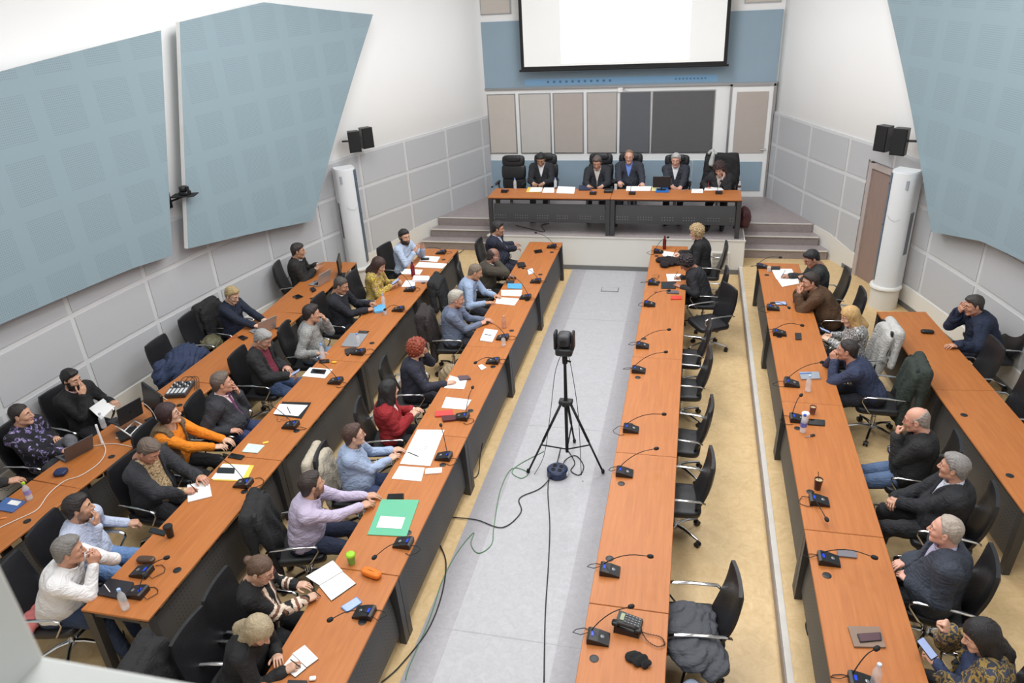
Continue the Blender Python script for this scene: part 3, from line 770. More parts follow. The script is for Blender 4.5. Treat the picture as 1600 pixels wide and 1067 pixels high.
def head_mesh(fem, beard, w):
    k = (fem, beard, w)
    if k not in _heads:
        V, Q = nets(head_fn(w, fem, beard), (-0.11, -0.13, -0.22), (0.11, 0.13, 0.14), 0.005)
        c = V[Q].mean(1); x, y, z = np.abs(c[:, 0]), c[:, 1], c[:, 2]
        m = np.zeros(len(Q), int)                                          # 0 skin
        m[((x - 0.031) ** 2 + (z - 0.004) ** 2 * 5.5 < 0.0125 ** 2) & (y > 0.079)] = 1     # eyeball
        m[((x - 0.030) ** 2 + (z - 0.004) ** 2 < 0.0060 ** 2) & (y > 0.079)] = 2           # iris
        m[(x > 0.012) & (x < 0.046) & (np.abs(z - 0.031 + (x - 0.03) ** 2 * 9) < 0.0052) & (y > 0.05)] = 3   # brow
        m[(x < 0.021 - np.abs(z + 0.060) * 0.8) & (np.abs(z + 0.0605) < 0.007) & (y > 0.080)] = 4             # lips
        if beard:
            bz = ((z < -0.040) & (y > -0.02) & (z > -0.128)) | ((x > 0.048) & (z < 0.0) & (y > -0.01) & (y < 0.04) & (z > -0.1))
            bz |= (z > -0.052) & (z < -0.040) & (y > 0.08) & (x < 0.028)
            m[bz & (m != 4)] = 5
        _heads[k] = (V, Q, m)
    return _heads[k]
POSES = {  # finger curl per joint (3 values, radians), spread, thumb
    'flat': ((0.12, 0.15, 0.1), 0.10, 'out'), 'rest': ((0.35, 0.45, 0.3), 0.06, 'out'), 'curl': ((0.8, 0.9, 0.5), 0.04, 'in'),
    'fist': ((1.35, 1.5, 0.9), 0.02, 'in'), 'pen': ((0.95, 0.8, 0.35), 0.02, 'pinch'), 'open': ((0.08, 0.1, 0.1), 0.2, 'out')}
_hands = {}
def hand_mesh(pose):
    """right hand, wrist at the origin, fingers +Y, back of the hand +Z, thumb on -X"""
    if pose in _hands: return _hands[pose]
    curl, spread, th = POSES[pose]; segs = []
    for i, (x, L, y0) in enumerate([(-0.031, (0.042, 0.025, 0.020), 0.088), (-0.0105, (0.046, 0.029, 0.021), 0.092), (0.0105, (0.042, 0.027, 0.020), 0.088), (0.031, (0.033, 0.020, 0.018), 0.080)]):
        p = np.array([x, y0, 0.0]); a = 0.0; sp = spread * (i - 1.5)
        cc = [c * (1 + 0.10 * (i - 1)) for c in curl]
        if pose == 'pen' and i == 0: cc = [0.75, 0.55, 0.2]
        for k in range(3):
            a += cc[k]; q = p + L[k] * np.array([math.sin(sp) * math.cos(a), math.cos(sp) * math.cos(a), -math.sin(a)])
            segs.append((p, q, 0.0092 - 0.0009 * k - (0.0012 if i == 3 else 0), 0.0084 - 0.0009 * k - (0.0012 if i == 3 else 0), i)); p = q
    tp = {'out': [(-0.030, 0.028, -0.006), (-0.058, 0.052, -0.016), (-0.070, 0.080, -0.022), (-0.074, 0.102, -0.028)],
          'in': [(-0.030, 0.028, -0.008), (-0.050, 0.056, -0.024), (-0.036, 0.082, -0.042), (-0.016, 0.092, -0.050)],
          'pinch': [(-0.030, 0.028, -0.008), (-0.052, 0.056, -0.026), (-0.046, 0.086, -0.044), (-0.036, 0.108, -0.056)]}[th]
    def fn(p):
        d = ell(p, (0.0, 0.052, -0.002), (0.043, 0.056, 0.0165)); d = smin(d, rbox(p, (0, 0.062, 0), (0.040, 0.034, 0.013), 0.012), 0.012)
        d = smin(d, cap(p, (0, -0.05, 0), (0, 0.02, 0), 0.026, 0.024), 0.02)
        d = smin(d, ell(p, (-0.026, 0.036, -0.010), (0.018, 0.030, 0.015)), 0.012)
        f = None
        for i in range(4):
            g = None
            for (a, b, ra, rb, ii) in segs:
                if ii == i: c = cap(p, a, b, ra, rb); g = c if g is None else smin(g, c, 0.003)
            f = g if f is None else np.minimum(f, g)
        d = smin(d, f, 0.006); t = None
        for a, b in zip(tp[:-1], tp[1:]):
            c = cap(p, a, b, 0.0125 if a is tp[0] else 0.0105, 0.0095); t = c if t is None else smin(t, c, 0.004)
        return smin(d, t, 0.006)
    V, Q = nets(fn, (-0.11, -0.06, -0.11), (0.08, 0.21, 0.05), 0.0042, 2)
    _hands[pose] = (V, Q); return _hands[pose]
def frame(fwd, up):
    f = unit(fwd); r = unit(np.cross(f, up)); u = np.cross(r, f); return np.stack([r, f, u], 1)      # columns: right, forward, up
HAIRLINE = {'short': [(-0.12, -0.085), (-0.07, -0.080), (-0.035, -0.030), (-0.018, 0.020), (0.012, -0.020), (0.022, 0.03), (0.05, 0.062), (0.085, 0.078), (0.12, 0.088)],
            'receding': [(-0.12, -0.085), (-0.07, -0.075), (-0.035, -0.025), (-0.018, 0.020), (0.012, -0.012), (0.020, 0.045), (0.035, 0.088), (0.07, 0.13), (0.12, 0.14)],
            'bald': [(-0.12, -0.085), (-0.07, -0.070), (-0.035, -0.025), (-0.018, 0.018), (0.012, -0.010), (0.025, 0.06), (0.05, 0.14), (0.12, 0.15)],
            'long': [(-0.12, -0.3), (-0.02, -0.3), (0.025, -0.18), (0.045, -0.03), (0.055, 0.045), (0.085, 0.070), (0.12, 0.08)],
            'bob': [(-0.12, -0.095), (-0.04, -0.085), (0.02, -0.055), (0.042, 0.0), (0.055, 0.05), (0.085, 0.070), (0.12, 0.08)]}
def hair_mesh(style, seed, w=1.0, vol=0.0):
    rs = np.random.RandomState(seed); ph = rs.rand(4) * 6.28
    hl = HAIRLINE[{'crop': 'short', 'curly': 'bob', 'bun': 'short', 'curlylong': 'long', 'quiff': 'short'}.get(style, style)]
    hx, hy = [a for a, _ in hl], [b for _, b in hl]
    def fn(p):
        q = p * np.array([1 / w, 1, 1], np.float32); ax = np.abs(q[:, 0])
        t = {'short': 0.012, 'crop': 0.006, 'receding': 0.009, 'bald': 0.006, 'long': 0.016, 'bob': 0.020, 'curly': 0.034, 'bun': 0.008, 'curlylong': 0.034, 'quiff': 0.016}[style] + vol
        h = np.interp(q[:, 1], hx, hy) + 0.004 * np.sin(q[:, 1] * 90 + q[:, 0] * 70 + ph[2])
        if style == 'receding': h = h + 0.012 * np.clip((ax - 0.02) * 30, 0, 1)
        if style not in ('long', 'curlylong', 'bob', 'curly'): t = t * np.clip((q[:, 2] - h) / 0.035, 0.12, 1) ** 0.7
        d = ell(q, (0, -0.014, 0.034), (0.077, 0.097, 0.090)) - t
        d = smin(d, ell(q, (0, -0.040, -0.020), (0.064, 0.060, 0.060)) - t * 0.6, 0.02)
        d = smin(d, cap(q * np.array([1, 1, 1], np.float32), (0, -0.05, -0.04), (0, -0.055, -0.07), 0.045) - 0.2 * t, 0.02)
        if style in ('short', 'quiff'): d = smin(d, ell(q, (0, 0.035, 0.100), (0.050, 0.045, 0.020 + (0.012 if style == 'quiff' else 0))), 0.03)
        if style == 'bald': d = smax(d, q[:, 2] - 0.050 - 0.040 * np.clip(-q[:, 1] * 12, 0, 1) - 0.006 * np.sin(q[:, 0] * 80 + ph[0]), 0.010)
        if style in ('long', 'curlylong'):
            x = 0.085 if style == 'curlylong' else 0.074
            aq = q.copy(); aq[:, 0] = ax
            d = smin(d, cap(aq, (0.045, -0.045, 0.02), (x, -0.035, -0.15), 0.045, 0.040), 0.03)
            d = smin(d, cap(q, (0, -0.06, 0.0), (0, -0.105, -0.19), 0.055, 0.068), 0.03)
            d = smin(d, cap(aq, (0.062, 0.0, 0.03), (x, 0.035, -0.13), 0.022, 0.022), 0.03)
        if style == 'bob':
            aq = q.copy(); aq[:, 0] = ax; d = smin(d, cap(aq, (0.055, -0.03, 0.02), (0.066, -0.015, -0.045), 0.040, 0.030), 0.02)
        if style == 'bun': d = smin(d, ell(q, (0, -0.125, 0.035), (0.038, 0.034, 0.036)), 0.010)
        if style in ('curly', 'curlylong'):
            s = np.sin(q[:, 0] * 105 + ph[0] + 2 * np.sin(q[:, 2] * 50)) * np.sin(q[:, 1] * 98 + ph[1]) * np.sin(q[:, 2] * 102 + ph[2]); d = d + 0.016 * s
        else:
            ang = np.arctan2(q[:, 0], q[:, 2] - 0.02) if style not in ('long', 'bob', 'bun') else np.arctan2(q[:, 0], q[:, 1])
            d = d + 0.0014 * np.sin(ang * 19 + 4 * np.sin(q[:, 1] * 33 + ph[0]) + 3 * np.sin(q[:, 2] * 41 + ph[2]) + ph[1]) + 0.0022 * np.sin(q[:, 2] * 47 + 2 * np.sin(q[:, 0] * 60 + ph[1]) + ph[3]) * np.sin(q[:, 1] * 52 + ph[0])
        k = 0.006; d = smax(d, h - q[:, 2], k)
        if style in ('long', 'curlylong', 'bob', 'curly'): d = smax(d, -ell(q, (0, 0.075, -0.045), (0.056, 0.07, 0.098)), 0.006)
        # keep a hollow so the skull is not doubled
        return d
    return nets(fn, (-0.15, -0.19, -0.26), (0.15, 0.14, 0.19), 0.0055)
SKIN = {}
def skin(c): return mat('skin_%d_%d_%d' % c, c, 0.5, var=0.04, nscale=18)
EYEW = mat('eye_white', (216, 210, 204), 0.3, var=0); IRIS = mat('dark_iris', (44, 32, 26), 0.2, var=0)
def hairmat(c):
    return mat('hair_%d_%d_%d' % c, c, 0.55, var=0.22, nscale=55, bump=0.7, bscale=120, stretch=(1, 1, 0.35))
def cloth(c, var=0.06, nscale=20, rough=0.85, bump=0.15, key=''):
    nm = 'cloth%s_%d_%d_%d' % ((key,) + tuple(c))
    if nm in MATS: return MATS[nm]
    m = mat(nm, c, rough, var=var, nscale=nscale); wrinkle(m); return m
def wrinkle(m, k=0.3):
    N, L, b = nodes_of(m); tc = N.new('ShaderNodeTexCoord'); hs = []
    for sc, dist, rot in ((7.0, 1.6, 0.5), (13.0, 1.2, 1.4)):
        mp = N.new('ShaderNodeMapping'); mp.inputs['Rotation'].default_value = (rot, rot * 0.7, 0.3); mp.inputs['Scale'].default_value = (1, 1, 2.0); L.new(tc.outputs['Object'], mp.inputs[0])
        n = N.new('ShaderNodeTexNoise'); n.inputs['Scale'].default_value = sc; n.inputs['Detail'].default_value = 1.5; n.inputs['Distortion'].default_value = dist; L.new(mp.outputs[0], n.inputs['Vector'])
        r = math_node(N, L, 'ABSOLUTE', math_node(N, L, 'SUBTRACT', n.outputs['Fac'], 0.5)); hs.append(math_node(N, L, 'MULTIPLY', r, 1.0 if sc < 10 else 0.5))
    bp = N.new('ShaderNodeBump'); bp.inputs['Strength'].default_value = k; bp.inputs['Distance'].default_value = 0.12
    L.new(math_node(N, L, 'ADD', hs[0], hs[1]), bp.inputs['Height']); L.new(bp.outputs[0], b.inputs['Normal'])
def pattern(name, base, spots, scale=26, rough=0.85, thr=0.5, stretch=None):
    m = mat(name, base, rough, var=0); N, L, b = nodes_of(m)
    tc = N.new('ShaderNodeTexCoord'); v = N.new('ShaderNodeTexNoise'); v.inputs['Scale'].default_value = scale; v.inputs['Detail'].default_value = 2; v.inputs['Distortion'].default_value = 0.5
    mp = N.new('ShaderNodeMapping'); mp.inputs['Scale'].default_value = stretch or (1, 1, 1); L.new(tc.outputs['Object'], mp.inputs[0]); L.new(mp.outputs[0], v.inputs['Vector'])
    st = [(0.0, base)] + spots; r = ramp(N, st, 'CONSTANT'); L.new(v.outputs['Fac'], r.inputs[0]); L.new(r.outputs[0], b.inputs['Base Color'])
    wrinkle(m); return m

def person(label, pel, z, face, head, look=None, look_pitch=-8, roll=0, rh=None, lh=None, hair='short', haircol=(40, 34, 30), skincol=(196, 150, 124),
           top='shirt', col=(150, 170, 200), under=None, tie=None, legs=(42, 44, 52), fat=0.0, fem=False, beard=None, glasses=False, width=1.0, collar=None,
           rpose='rest', lpose='rest', shoe=(28, 26, 26), feet=None, mats=None, vopen=None, seat=0.0, sleeve=1.0, rup=None, lup=None, hairvol=0.0, extra=None, shrug=0.0, rel=(0, 0), lel=(0, 0), cuff=None, scale=1.0, rdir=None, ldir=None, hidelegs=False, longcoat=False, tierz=None, vest=None):
    """pel: floor position under the hips; face: way the body faces (deg, 0 = +x); head: world position of the head's middle;
    rh/lh: world position of each palm; look: way the head looks (deg)"""
    fa = math.radians(face); FW = np.array([math.cos(fa), math.sin(fa), 0]); RT = np.array([math.sin(fa), -math.cos(fa), 0]); Rw = np.stack([RT, FW, [0, 0, 1]])
    org = np.array([pel[0], pel[1], z])
    def loc(p): return Rw @ (np.asarray(p, float) - org)
    H = loc(head); lk = math.radians((look if look is not None else face)); lkp = math.radians(look_pitch)
    lw = np.array([math.cos(lk) * math.cos(lkp), math.sin(lk) * math.cos(lkp), math.sin(lkp)]); lf = Rw @ lw
    pelv = np.array([0, 0, 0.565 + seat])
    HF = frame(lf, np.array([math.sin(math.radians(roll)), 0, 1.0]))
    neck = H + HF @ np.array([0, -0.040, -0.130]) * 0.6 + np.array([0, -0.02, -0.06])
    neck = neck + np.array([0, -0.01, -0.02])
    sp = neck - pelv; ln = np.linalg.norm(sp); U = sp / ln
    c7 = neck
    R0 = unit(np.cross([0, 1, 0], U)) ; R0 = R0 if R0[0] > 0 else -R0
    Fb = np.cross(U, R0)
    BF = np.stack([R0, Fb, U])      # rows
    sw = (0.192 if not fem else 0.160) * width
    shc = pelv + sp * 0.90 + U * shrug
    bow = -0.025 * Fb
    chest, belly = pelv + sp * 0.66 + bow, pelv + sp * 0.27 + bow * 0.6 + Fb * 0.02
    S = {1: shc + R0 * sw, -1: shc - R0 * sw}
    def arm(side, tgt, hd, el):
        s = S[side].copy()
        if tgt is None: tgt = pelv + RT * 0 + np.array([side * 0.16, 0.30, 0.10])
        else: tgt = loc(tgt)
        # wrist is behind the palm centre along the hand direction
        s = s + unit(tgt - s) * 0.02
        d = (Rw @ unit(hd)) if hd is not None else None
        la, lb = 0.285 * (0.95 if fem else 1), 0.255 * (0.95 if fem else 1)
        w = tgt - (d if d is not None else unit(tgt - (s + np.array([side * 0.06, 0, -0.26])))) * 0.075
        v = w - s; L = np.linalg.norm(v)
        if L > (la + lb) * 0.985: w = s + v / L * (la + lb) * 0.985; v = w - s; L = np.linalg.norm(v)
        if L < 0.12: w = s + unit(v) * 0.12; v = w - s; L = 0.12
        a = (la * la - lb * lb + L * L) / (2 * L); hgt = math.sqrt(max(la * la - a * a, 1e-6))
        pole = np.array([side * 0.55 + el[0], -0.35, -0.9 + el[1]]); n = pole - v * (pole @ v) / (L * L); n = unit(n)
        e = s + v / L * a + n * hgt
        return s, e, w, tgt, (d if d is not None else unit(w - e) * 0.6 + unit(tgt - w) * 0.4)
    A = {1: arm(1, rh, rdir, rel), -1: arm(-1, lh, ldir, lel)}
    hip = {s: pelv + np.array([s * 0.085, 0.0, -0.02]) for s in (1, -1)}
    floor = 0.0
    ft = feet or {1: (0.13, 0.50), -1: (-0.13, 0.46)}
    Lg = {}
    for s in (1, -1):
        an = np.array([ft[s][0], ft[s][1], ft[s][2] if len(ft[s]) > 2 else 0.09]); h = hip[s]; v = an - h; L = np.linalg.norm(v); lt, lc = 0.42, 0.40
        if L > 0.80: an = h + v / L * 0.80; an[2] = max(an[2], 0.09); v = an - h; L = np.linalg.norm(v)
        a = (lt * lt - lc * lc + L * L) / (2 * L); hg = math.sqrt(max(lt * lt - a * a, 1e-6)); pole = np.array([s * 0.12, 0.6, 1.0]); n = unit(pole - v * (pole @ v) / (L * L))
        Lg[s] = (h, h + v / L * a + n * hg, an)
    sd = abs(hash(label)) % 1000 if False else sum(ord(ch) * (i + 3) for i, ch in enumerate(label)) % 9973
    # ---- inner body, head and hands: one mesh, the person
    wd = (0.93 if fem else 1.0) * width
    def torso(p, o, hips=True):
        d = ell(p, chest, (0.176 * wd + o, 0.124 + fat * 0.4 + o, 0.21), BF)
        d = smin(d, ell(p, belly, (0.160 * wd + fat * 0.9 + o, 0.126 + fat + o, 0.18), BF), 0.07)
        d = smin(d, cap(p, S[1] - R0 * 0.015, S[-1] + R0 * 0.015, 0.062 + o), 0.05)
        for s in (1, -1): d = smin(d, cap(p, S[s] - R0 * s * 0.04 + U * 0.010, c7 - U * 0.005, 0.046 + o * 0.8, 0.050 + o * 0.5), 0.04)
        if fem:
            for s in (1, -1): d = smin(d, ell(p, chest + Fb * 0.085 + R0 * s * 0.065 - U * 0.0, (0.060 + o * .5, 0.055 + o * .5, 0.060), BF), 0.03)
        if hips: d = smin(d, cap(p, pelv + np.array([-0.075, -0.01, 0]), pelv + np.array([0.075, -0.01, 0]), 0.112 + o + fat * 0.5), 0.07)
        return d
    def arms(p, o, cut=0.0, taper=0.0):
        d = None
        for s in (1, -1):
            a, e, w, t, hd = A[s]; wc = w - unit(w - e) * cut
            q = smin(cap(p, a, e, 0.060 * (0.88 if fem else 1) + o + fat * .15, 0.045 + o * 0.9), cap(p, e, wc, 0.046 + o * 0.9, 0.031 + o + taper), 0.02)
            d = q if d is None else np.minimum(d, q)
        return d
    def legsf(p, o):
        d = None
        for s in (1, -1):
            h, k, an = Lg[s]; q = smin(cap(p, h, k, 0.085 + o + fat * 0.2, 0.058 + o), cap(p, k, an, 0.056 + o, 0.040 + o * 1.5), 0.03); d = q if d is None else smin(d, q, 0.012)
        return smin(d, cap(p, pelv + np.array([-0.08, -0.02, -0.01]), pelv + np.array([0.08, -0.02, -0.01]), 0.108 + o + fat * 0.4), 0.05)
    allp = np.array([pelv, c7, S[1], S[-1]] + [A[s][i] for s in (1, -1) for i in range(4)]); pad = 0.19 + fat
    lo, hi = allp.min(0) - pad, allp.max(0) + pad
    lo[2] = max(lo[2], 0.30); lp = np.array([Lg[s][i] for s in (1, -1) for i in range(3)]); llo, lhi = lp.min(0) - 0.2, lp.max(0) + 0.2; llo[2] = 0.03
    l2, h2 = np.minimum(lo, llo), np.maximum(hi, lhi)
    V1, Q1 = nets(lambda p: smin(smin(torso(p, -0.022), arms(p, -0.004), 0.03), legsf(p, -0.02), 0.04), l2, h2, 0.02)
    hv, hq, hm = head_mesh(fem, beard is not None, round(width * 0.5 + 0.5, 2)); hs = (1.02 if fem else 1.06) * scale
    parts = [(V1, Q1, 0), ((hv * hs) @ HF.T + H, hq, hm)]
    for s in (1, -1):
        a, e, w, t, hd = A[s]; pose = rpose if s == 1 else lpose; V, Q = hand_mesh(pose); V = V.copy() * (0.93 if fem else 1.0)
        if s == 1: V = V
        else: V[:, 0] *= -1; Q = Q[:, ::-1]
        up = rup if s == 1 else lup
        up = Rw @ np.array(up, float) if up is not None else np.array([0, 0.15, 1.0])
        hf = unit(hd)
        if abs(unit(up) @ hf) > 0.93: up = np.array([0, 1.0, 0.1]) if abs(hf[2]) > 0.9 else np.array([0, 0, 1.0])
        Fm = frame(hf, up); Fm2 = Fm.copy()
        # columns right, forward, up; thumb on -X for right hand seen palm down
        parts.append((V @ Fm2.T + w, Q, 0))
    SK = skin(tuple(skincol)); BR = hairmat(tuple(int(c * 0.8) for c in haircol)) if haircol[0] < 150 else hairmat((120, 100, 80))
    lips = mat('lips_%d' % skincol[0], (int(skincol[0] * 0.88), int(skincol[1] * 0.76), int(skincol[2] * 0.76)), 0.45)
    BD = hairmat(tuple(beard)) if beard is not None else BR
    me = npmesh('person', parts, [SK, EYEW, IRIS, BR, lips, BD]); body = link('person', me); body.location = org; body.rotation_euler = (0, 0, fa - PI / 2)
    tag(body, label, 'person')
    def child(name, V, Q, ms, mi=0): return link(name, npmesh(name, [(V, Q, mi)], ms if isinstance(ms, list) else [ms]), body)
    # ---- hair
    if hair: 
        V, Q = hair_mesh(hair, sd, round(width * 0.5 + 0.5, 2), hairvol); child('hair', (V * hs) @ HF.T + H, Q, hairmat(tuple(haircol)))
    # ---- clothes
    neckcut = lambda p, r: cap(p, c7 + (H - c7) * 0.02 + Fb * 0.012, c7 + (H - c7) * 1.1 + Fb * 0.02, r)
    G = {}
    hem = pelv + Fb * 0.0
    def garment(o, amp, ncut, cut, coll=False, hemd=-0.05, V=None, lapel=0.0, taper=0.004):
        def fn(p):
            d = smin(torso(p, o), arms(p, o * 0.85, cut, taper), 0.025)
            d = d + folds(p, amp, sd)
            loc_ = (p - (pelv + U * hemd)) @ U; d = smax(d, -loc_, 0.01) if not longcoat else d
            if V is not None:
                a = np.abs((p - chest) @ R0); b = (p - chest) @ Fb; c = (p - chest) @ U; top_ = 0.235
                wv = V[1] + (V[2] - V[1]) * np.clip((c - V[0]) / (top_ - V[0]), 0, 1); wv = np.where(c < V[0], V[1], wv)
                if lapel: d = d - lapel * np.clip(1 - np.abs(a - wv - 0.022) / 0.024, 0, 1) * (b > 0) * (c > V[0] - 0.02)
                d = smax(d, np.where(b > -0.01, (wv - a), -0.05), 0.005)
            d = smax(d, -neckcut(p, ncut), 0.006)
            if coll:
                nc = cap(p, c7 - (H - c7) * 0.1 + Fb * 0.016, c7 + (H - c7) * 0.5 + Fb * 0.024, 0.064 + coll * 0.012, 0.070 + coll * 0.012); hh = (p - c7) @ unit(H - c7 + Fb * 0.0)
                ring = np.maximum(np.abs(nc) - 0.006, np.maximum(hh - 0.050 * coll - 0.0, -hh - 0.015)); ring = np.maximum(ring, 0.012 - np.abs((p - c7) @ R0) - np.where((p - c7) @ Fb > 0, 0, 1))
                d = np.minimum(d, ring)
            return d
        return fn
    h = 0.0125 if np.linalg.norm(np.asarray(head) - CAM) > 9.5 else 0.0105
    M = cloth(col) if mats is None else mats
    amp = {'shirt': 0.0045, 'sweater': 0.005, 'jacket': 0.005, 'coat': 0.007, 'blouse': 0.005}[top]
    if top in ('shirt', 'blouse', 'sweater'):
        ofs = {'shirt': 0.012, 'blouse': 0.014, 'sweater': 0.018}[top]
        Vn = (0.10, 0.0, 0.065) if vopen == 'vneck' else None
        fn = garment(ofs, amp, 0.070 if top != 'blouse' else 0.082, 0.012 + (1 - sleeve) * 0.25, coll=1.0 if (top == 'shirt' and collar is not False) else 0, V=Vn)
        V, Q = nets(fn, lo, hi, h); nm = {'shirt': 'shirt', 'sweater': 'sweater', 'blouse': 'blouse'}[top]
        mi = 0
        if extra: mi = extra(V[Q].mean(1), dict(A=A, chest=chest, R0=R0, Fb=Fb, U=U, pelv=pelv, c7=c7))
        child(nm, V, Q, M, mi)
        if collar:      # shirt collar showing over a sweater
            cm = cloth(collar, key='c')
            def cf(p):
                nc = cap(p, c7 - (H - c7) * 0.1 + Fb * 0.016, c7 + (H - c7) * 0.5 + Fb * 0.024, 0.068, 0.072); hh = (p - c7) @ unit(H - c7)
                return np.maximum(np.maximum(np.abs(nc) - 0.007, np.maximum(hh - 0.045, -hh - 0.03)), 0.010 - np.abs((p - c7) @ R0) - np.where((p - c7) @ Fb > 0, 0, 1))
            if top == 'sweater': V, Q = nets(cf, c7 - 0.16, c7 + 0.16, 0.006); child('collar', V, Q, cm)
        if cuff: pass
    else:
        uc = under or (225, 226, 230); ut = collar is not False
        fnu = garment(0.006, 0.002, 0.066, -0.012, coll=1.0 if ut else 0, taper=0.002)
        V, Q = nets(fnu, lo, hi, h); mu = cloth(uc) if not isinstance(uc, bpy.types.Material) else uc; child('shirt', V, Q, mu)
        vo = {None: (-0.06, 0.004, 0.085), 'open': (-0.30, 0.055, 0.095), 'closed': (0.10, 0.0, 0.06), 'wide': (-0.30, 0.085, 0.10)}[vopen]
        fn = garment(0.026 if top == 'jacket' else 0.036, amp, 0.074, 0.020, coll=0, hemd=-0.10, V=vo, lapel=0.007 if top == 'jacket' else 0.005, taper=0.008)
        def fnc(p):
            d = fn(p); bk = (p - c7) @ Fb; nc = cap(p, c7 - (H - c7) * 0.1, c7 + (H - c7) * 0.5 + Fb * 0.01, 0.078, 0.084); hh = (p - c7) @ unit(H - c7)
            ring = np.maximum(np.maximum(np.abs(nc) - 0.008, np.maximum(hh - 0.030 + np.clip(bk, 0, 1) * 0.5, -hh - 0.03)), bk - 0.05)
            return np.minimum(d, ring)
        V, Q = nets(fnc, lo, hi, h)
        mi = extra(V[Q].mean(1), dict(A=A, chest=chest, R0=R0, Fb=Fb, U=U, pelv=pelv, c7=c7)) if extra else 0
        child('jacket' if top == 'jacket' else 'coat', V, Q, M, mi)
        if tie:
            def tf(p):
                d = fnu(p); a = np.abs((p - chest) @ R0); b = (p - chest) @ Fb; c = (p - chest) @ U
                w_ = np.where(c > 0.17, 0.020, 0.018 + 0.016 * np.clip((0.17 - c) / 0.35, 0, 1))
                return np.maximum.reduce([np.abs(d) - 0.008, a - w_, -b, c - 0.235, -0.28 - c])
            V, Q = nets(tf, chest + np.array([-.2, -.2, -.35]), chest + np.array([.2, .35, .3]), 0.006); 
            if len(Q): child('tie', V, Q, cloth(tie, rough=0.5, key='t'))
    if vest:
        def vf(p):
            d = torso(p, 0.048) + 0.007 * np.sin(p[:, 0] * 150) * np.sin(p[:, 1] * 140 + 1) * np.sin(p[:, 2] * 150)
            a = np.abs((p - chest) @ R0); b = (p - chest) @ Fb; c = (p - chest) @ U
            d = smax(d, np.where(b > -0.02, 0.085 - a, -0.05), 0.006); d = smax(d, -neckcut(p, 0.085), 0.006)
            return smax(d, np.maximum(-(c + 0.36), np.where(np.abs(a) > 0.17, c - 0.12, -1)), 0.01)
        V, Q = nets(vf, lo, hi, 0.0115); child('fur_vest', V, Q, vest)
    if not hidelegs:
        V, Q = nets(lambda p: legsf(p, 0.012) + folds(p, 0.005, sd + 1), np.maximum(llo, [-9, -9, 0.05]), lhi, 0.016)
        child('trousers', V, Q, cloth(legs, var=0.08, key='p') if not isinstance(legs, bpy.types.Material) else legs)
        sm = mat('shoe_%d_%d_%d' % tuple(shoe), shoe, 0.4)
        for s in (1, -1):
            an = Lg[s][2]
            def sf(p): return smax(smin(ell(p, an + np.array([s * 0.008, 0.065, -0.045]), (0.048, 0.135, 0.045)), cap(p, an, an + np.array([0, 0, -0.03]), 0.045), 0.03), (an[2] - 0.088) - p[:, 2], 0.008)
            V, Q = nets(sf, an + np.array([-.1, -.12, -.1]), an + np.array([.1, .24, .08]), 0.012, 2); child('shoe', V, Q, sm)
    if glasses:
        b = MB(); gm = mat('spectacle_frame', (40, 34, 32) if glasses is True else glasses, 0.3)
        def hp(x, y, z): v = HF @ (np.array([x, y, z]) * hs) + H; return tuple(v)
        for s in (1, -1):
            b.tube([hp(s * 0.032 + 0.020 * math.cos(k * PI / 5), 0.103 - 0.006 * abs(math.cos(k * PI / 5)), 0.003 + 0.016 * math.sin(k * PI / 5)) for k in range(11)], 0.0017, 5)
            b.tube([hp(s * 0.052, 0.098, 0.008), hp(s * 0.076 * (width * .5 + .5), 0.06, 0.010), hp(s * 0.083 * (width * .5 + .5), 0.0, 0.008)], 0.0018, 5)
        b.tube([hp(-0.012, 0.103, 0.005), hp(0, 0.108, 0.009), hp(0.012, 0.103, 0.005)], 0.0017, 5)
        b.build('glasses', [gm], body, True)
    return body, dict(A=A, Rw=Rw, org=org, loc=loc)
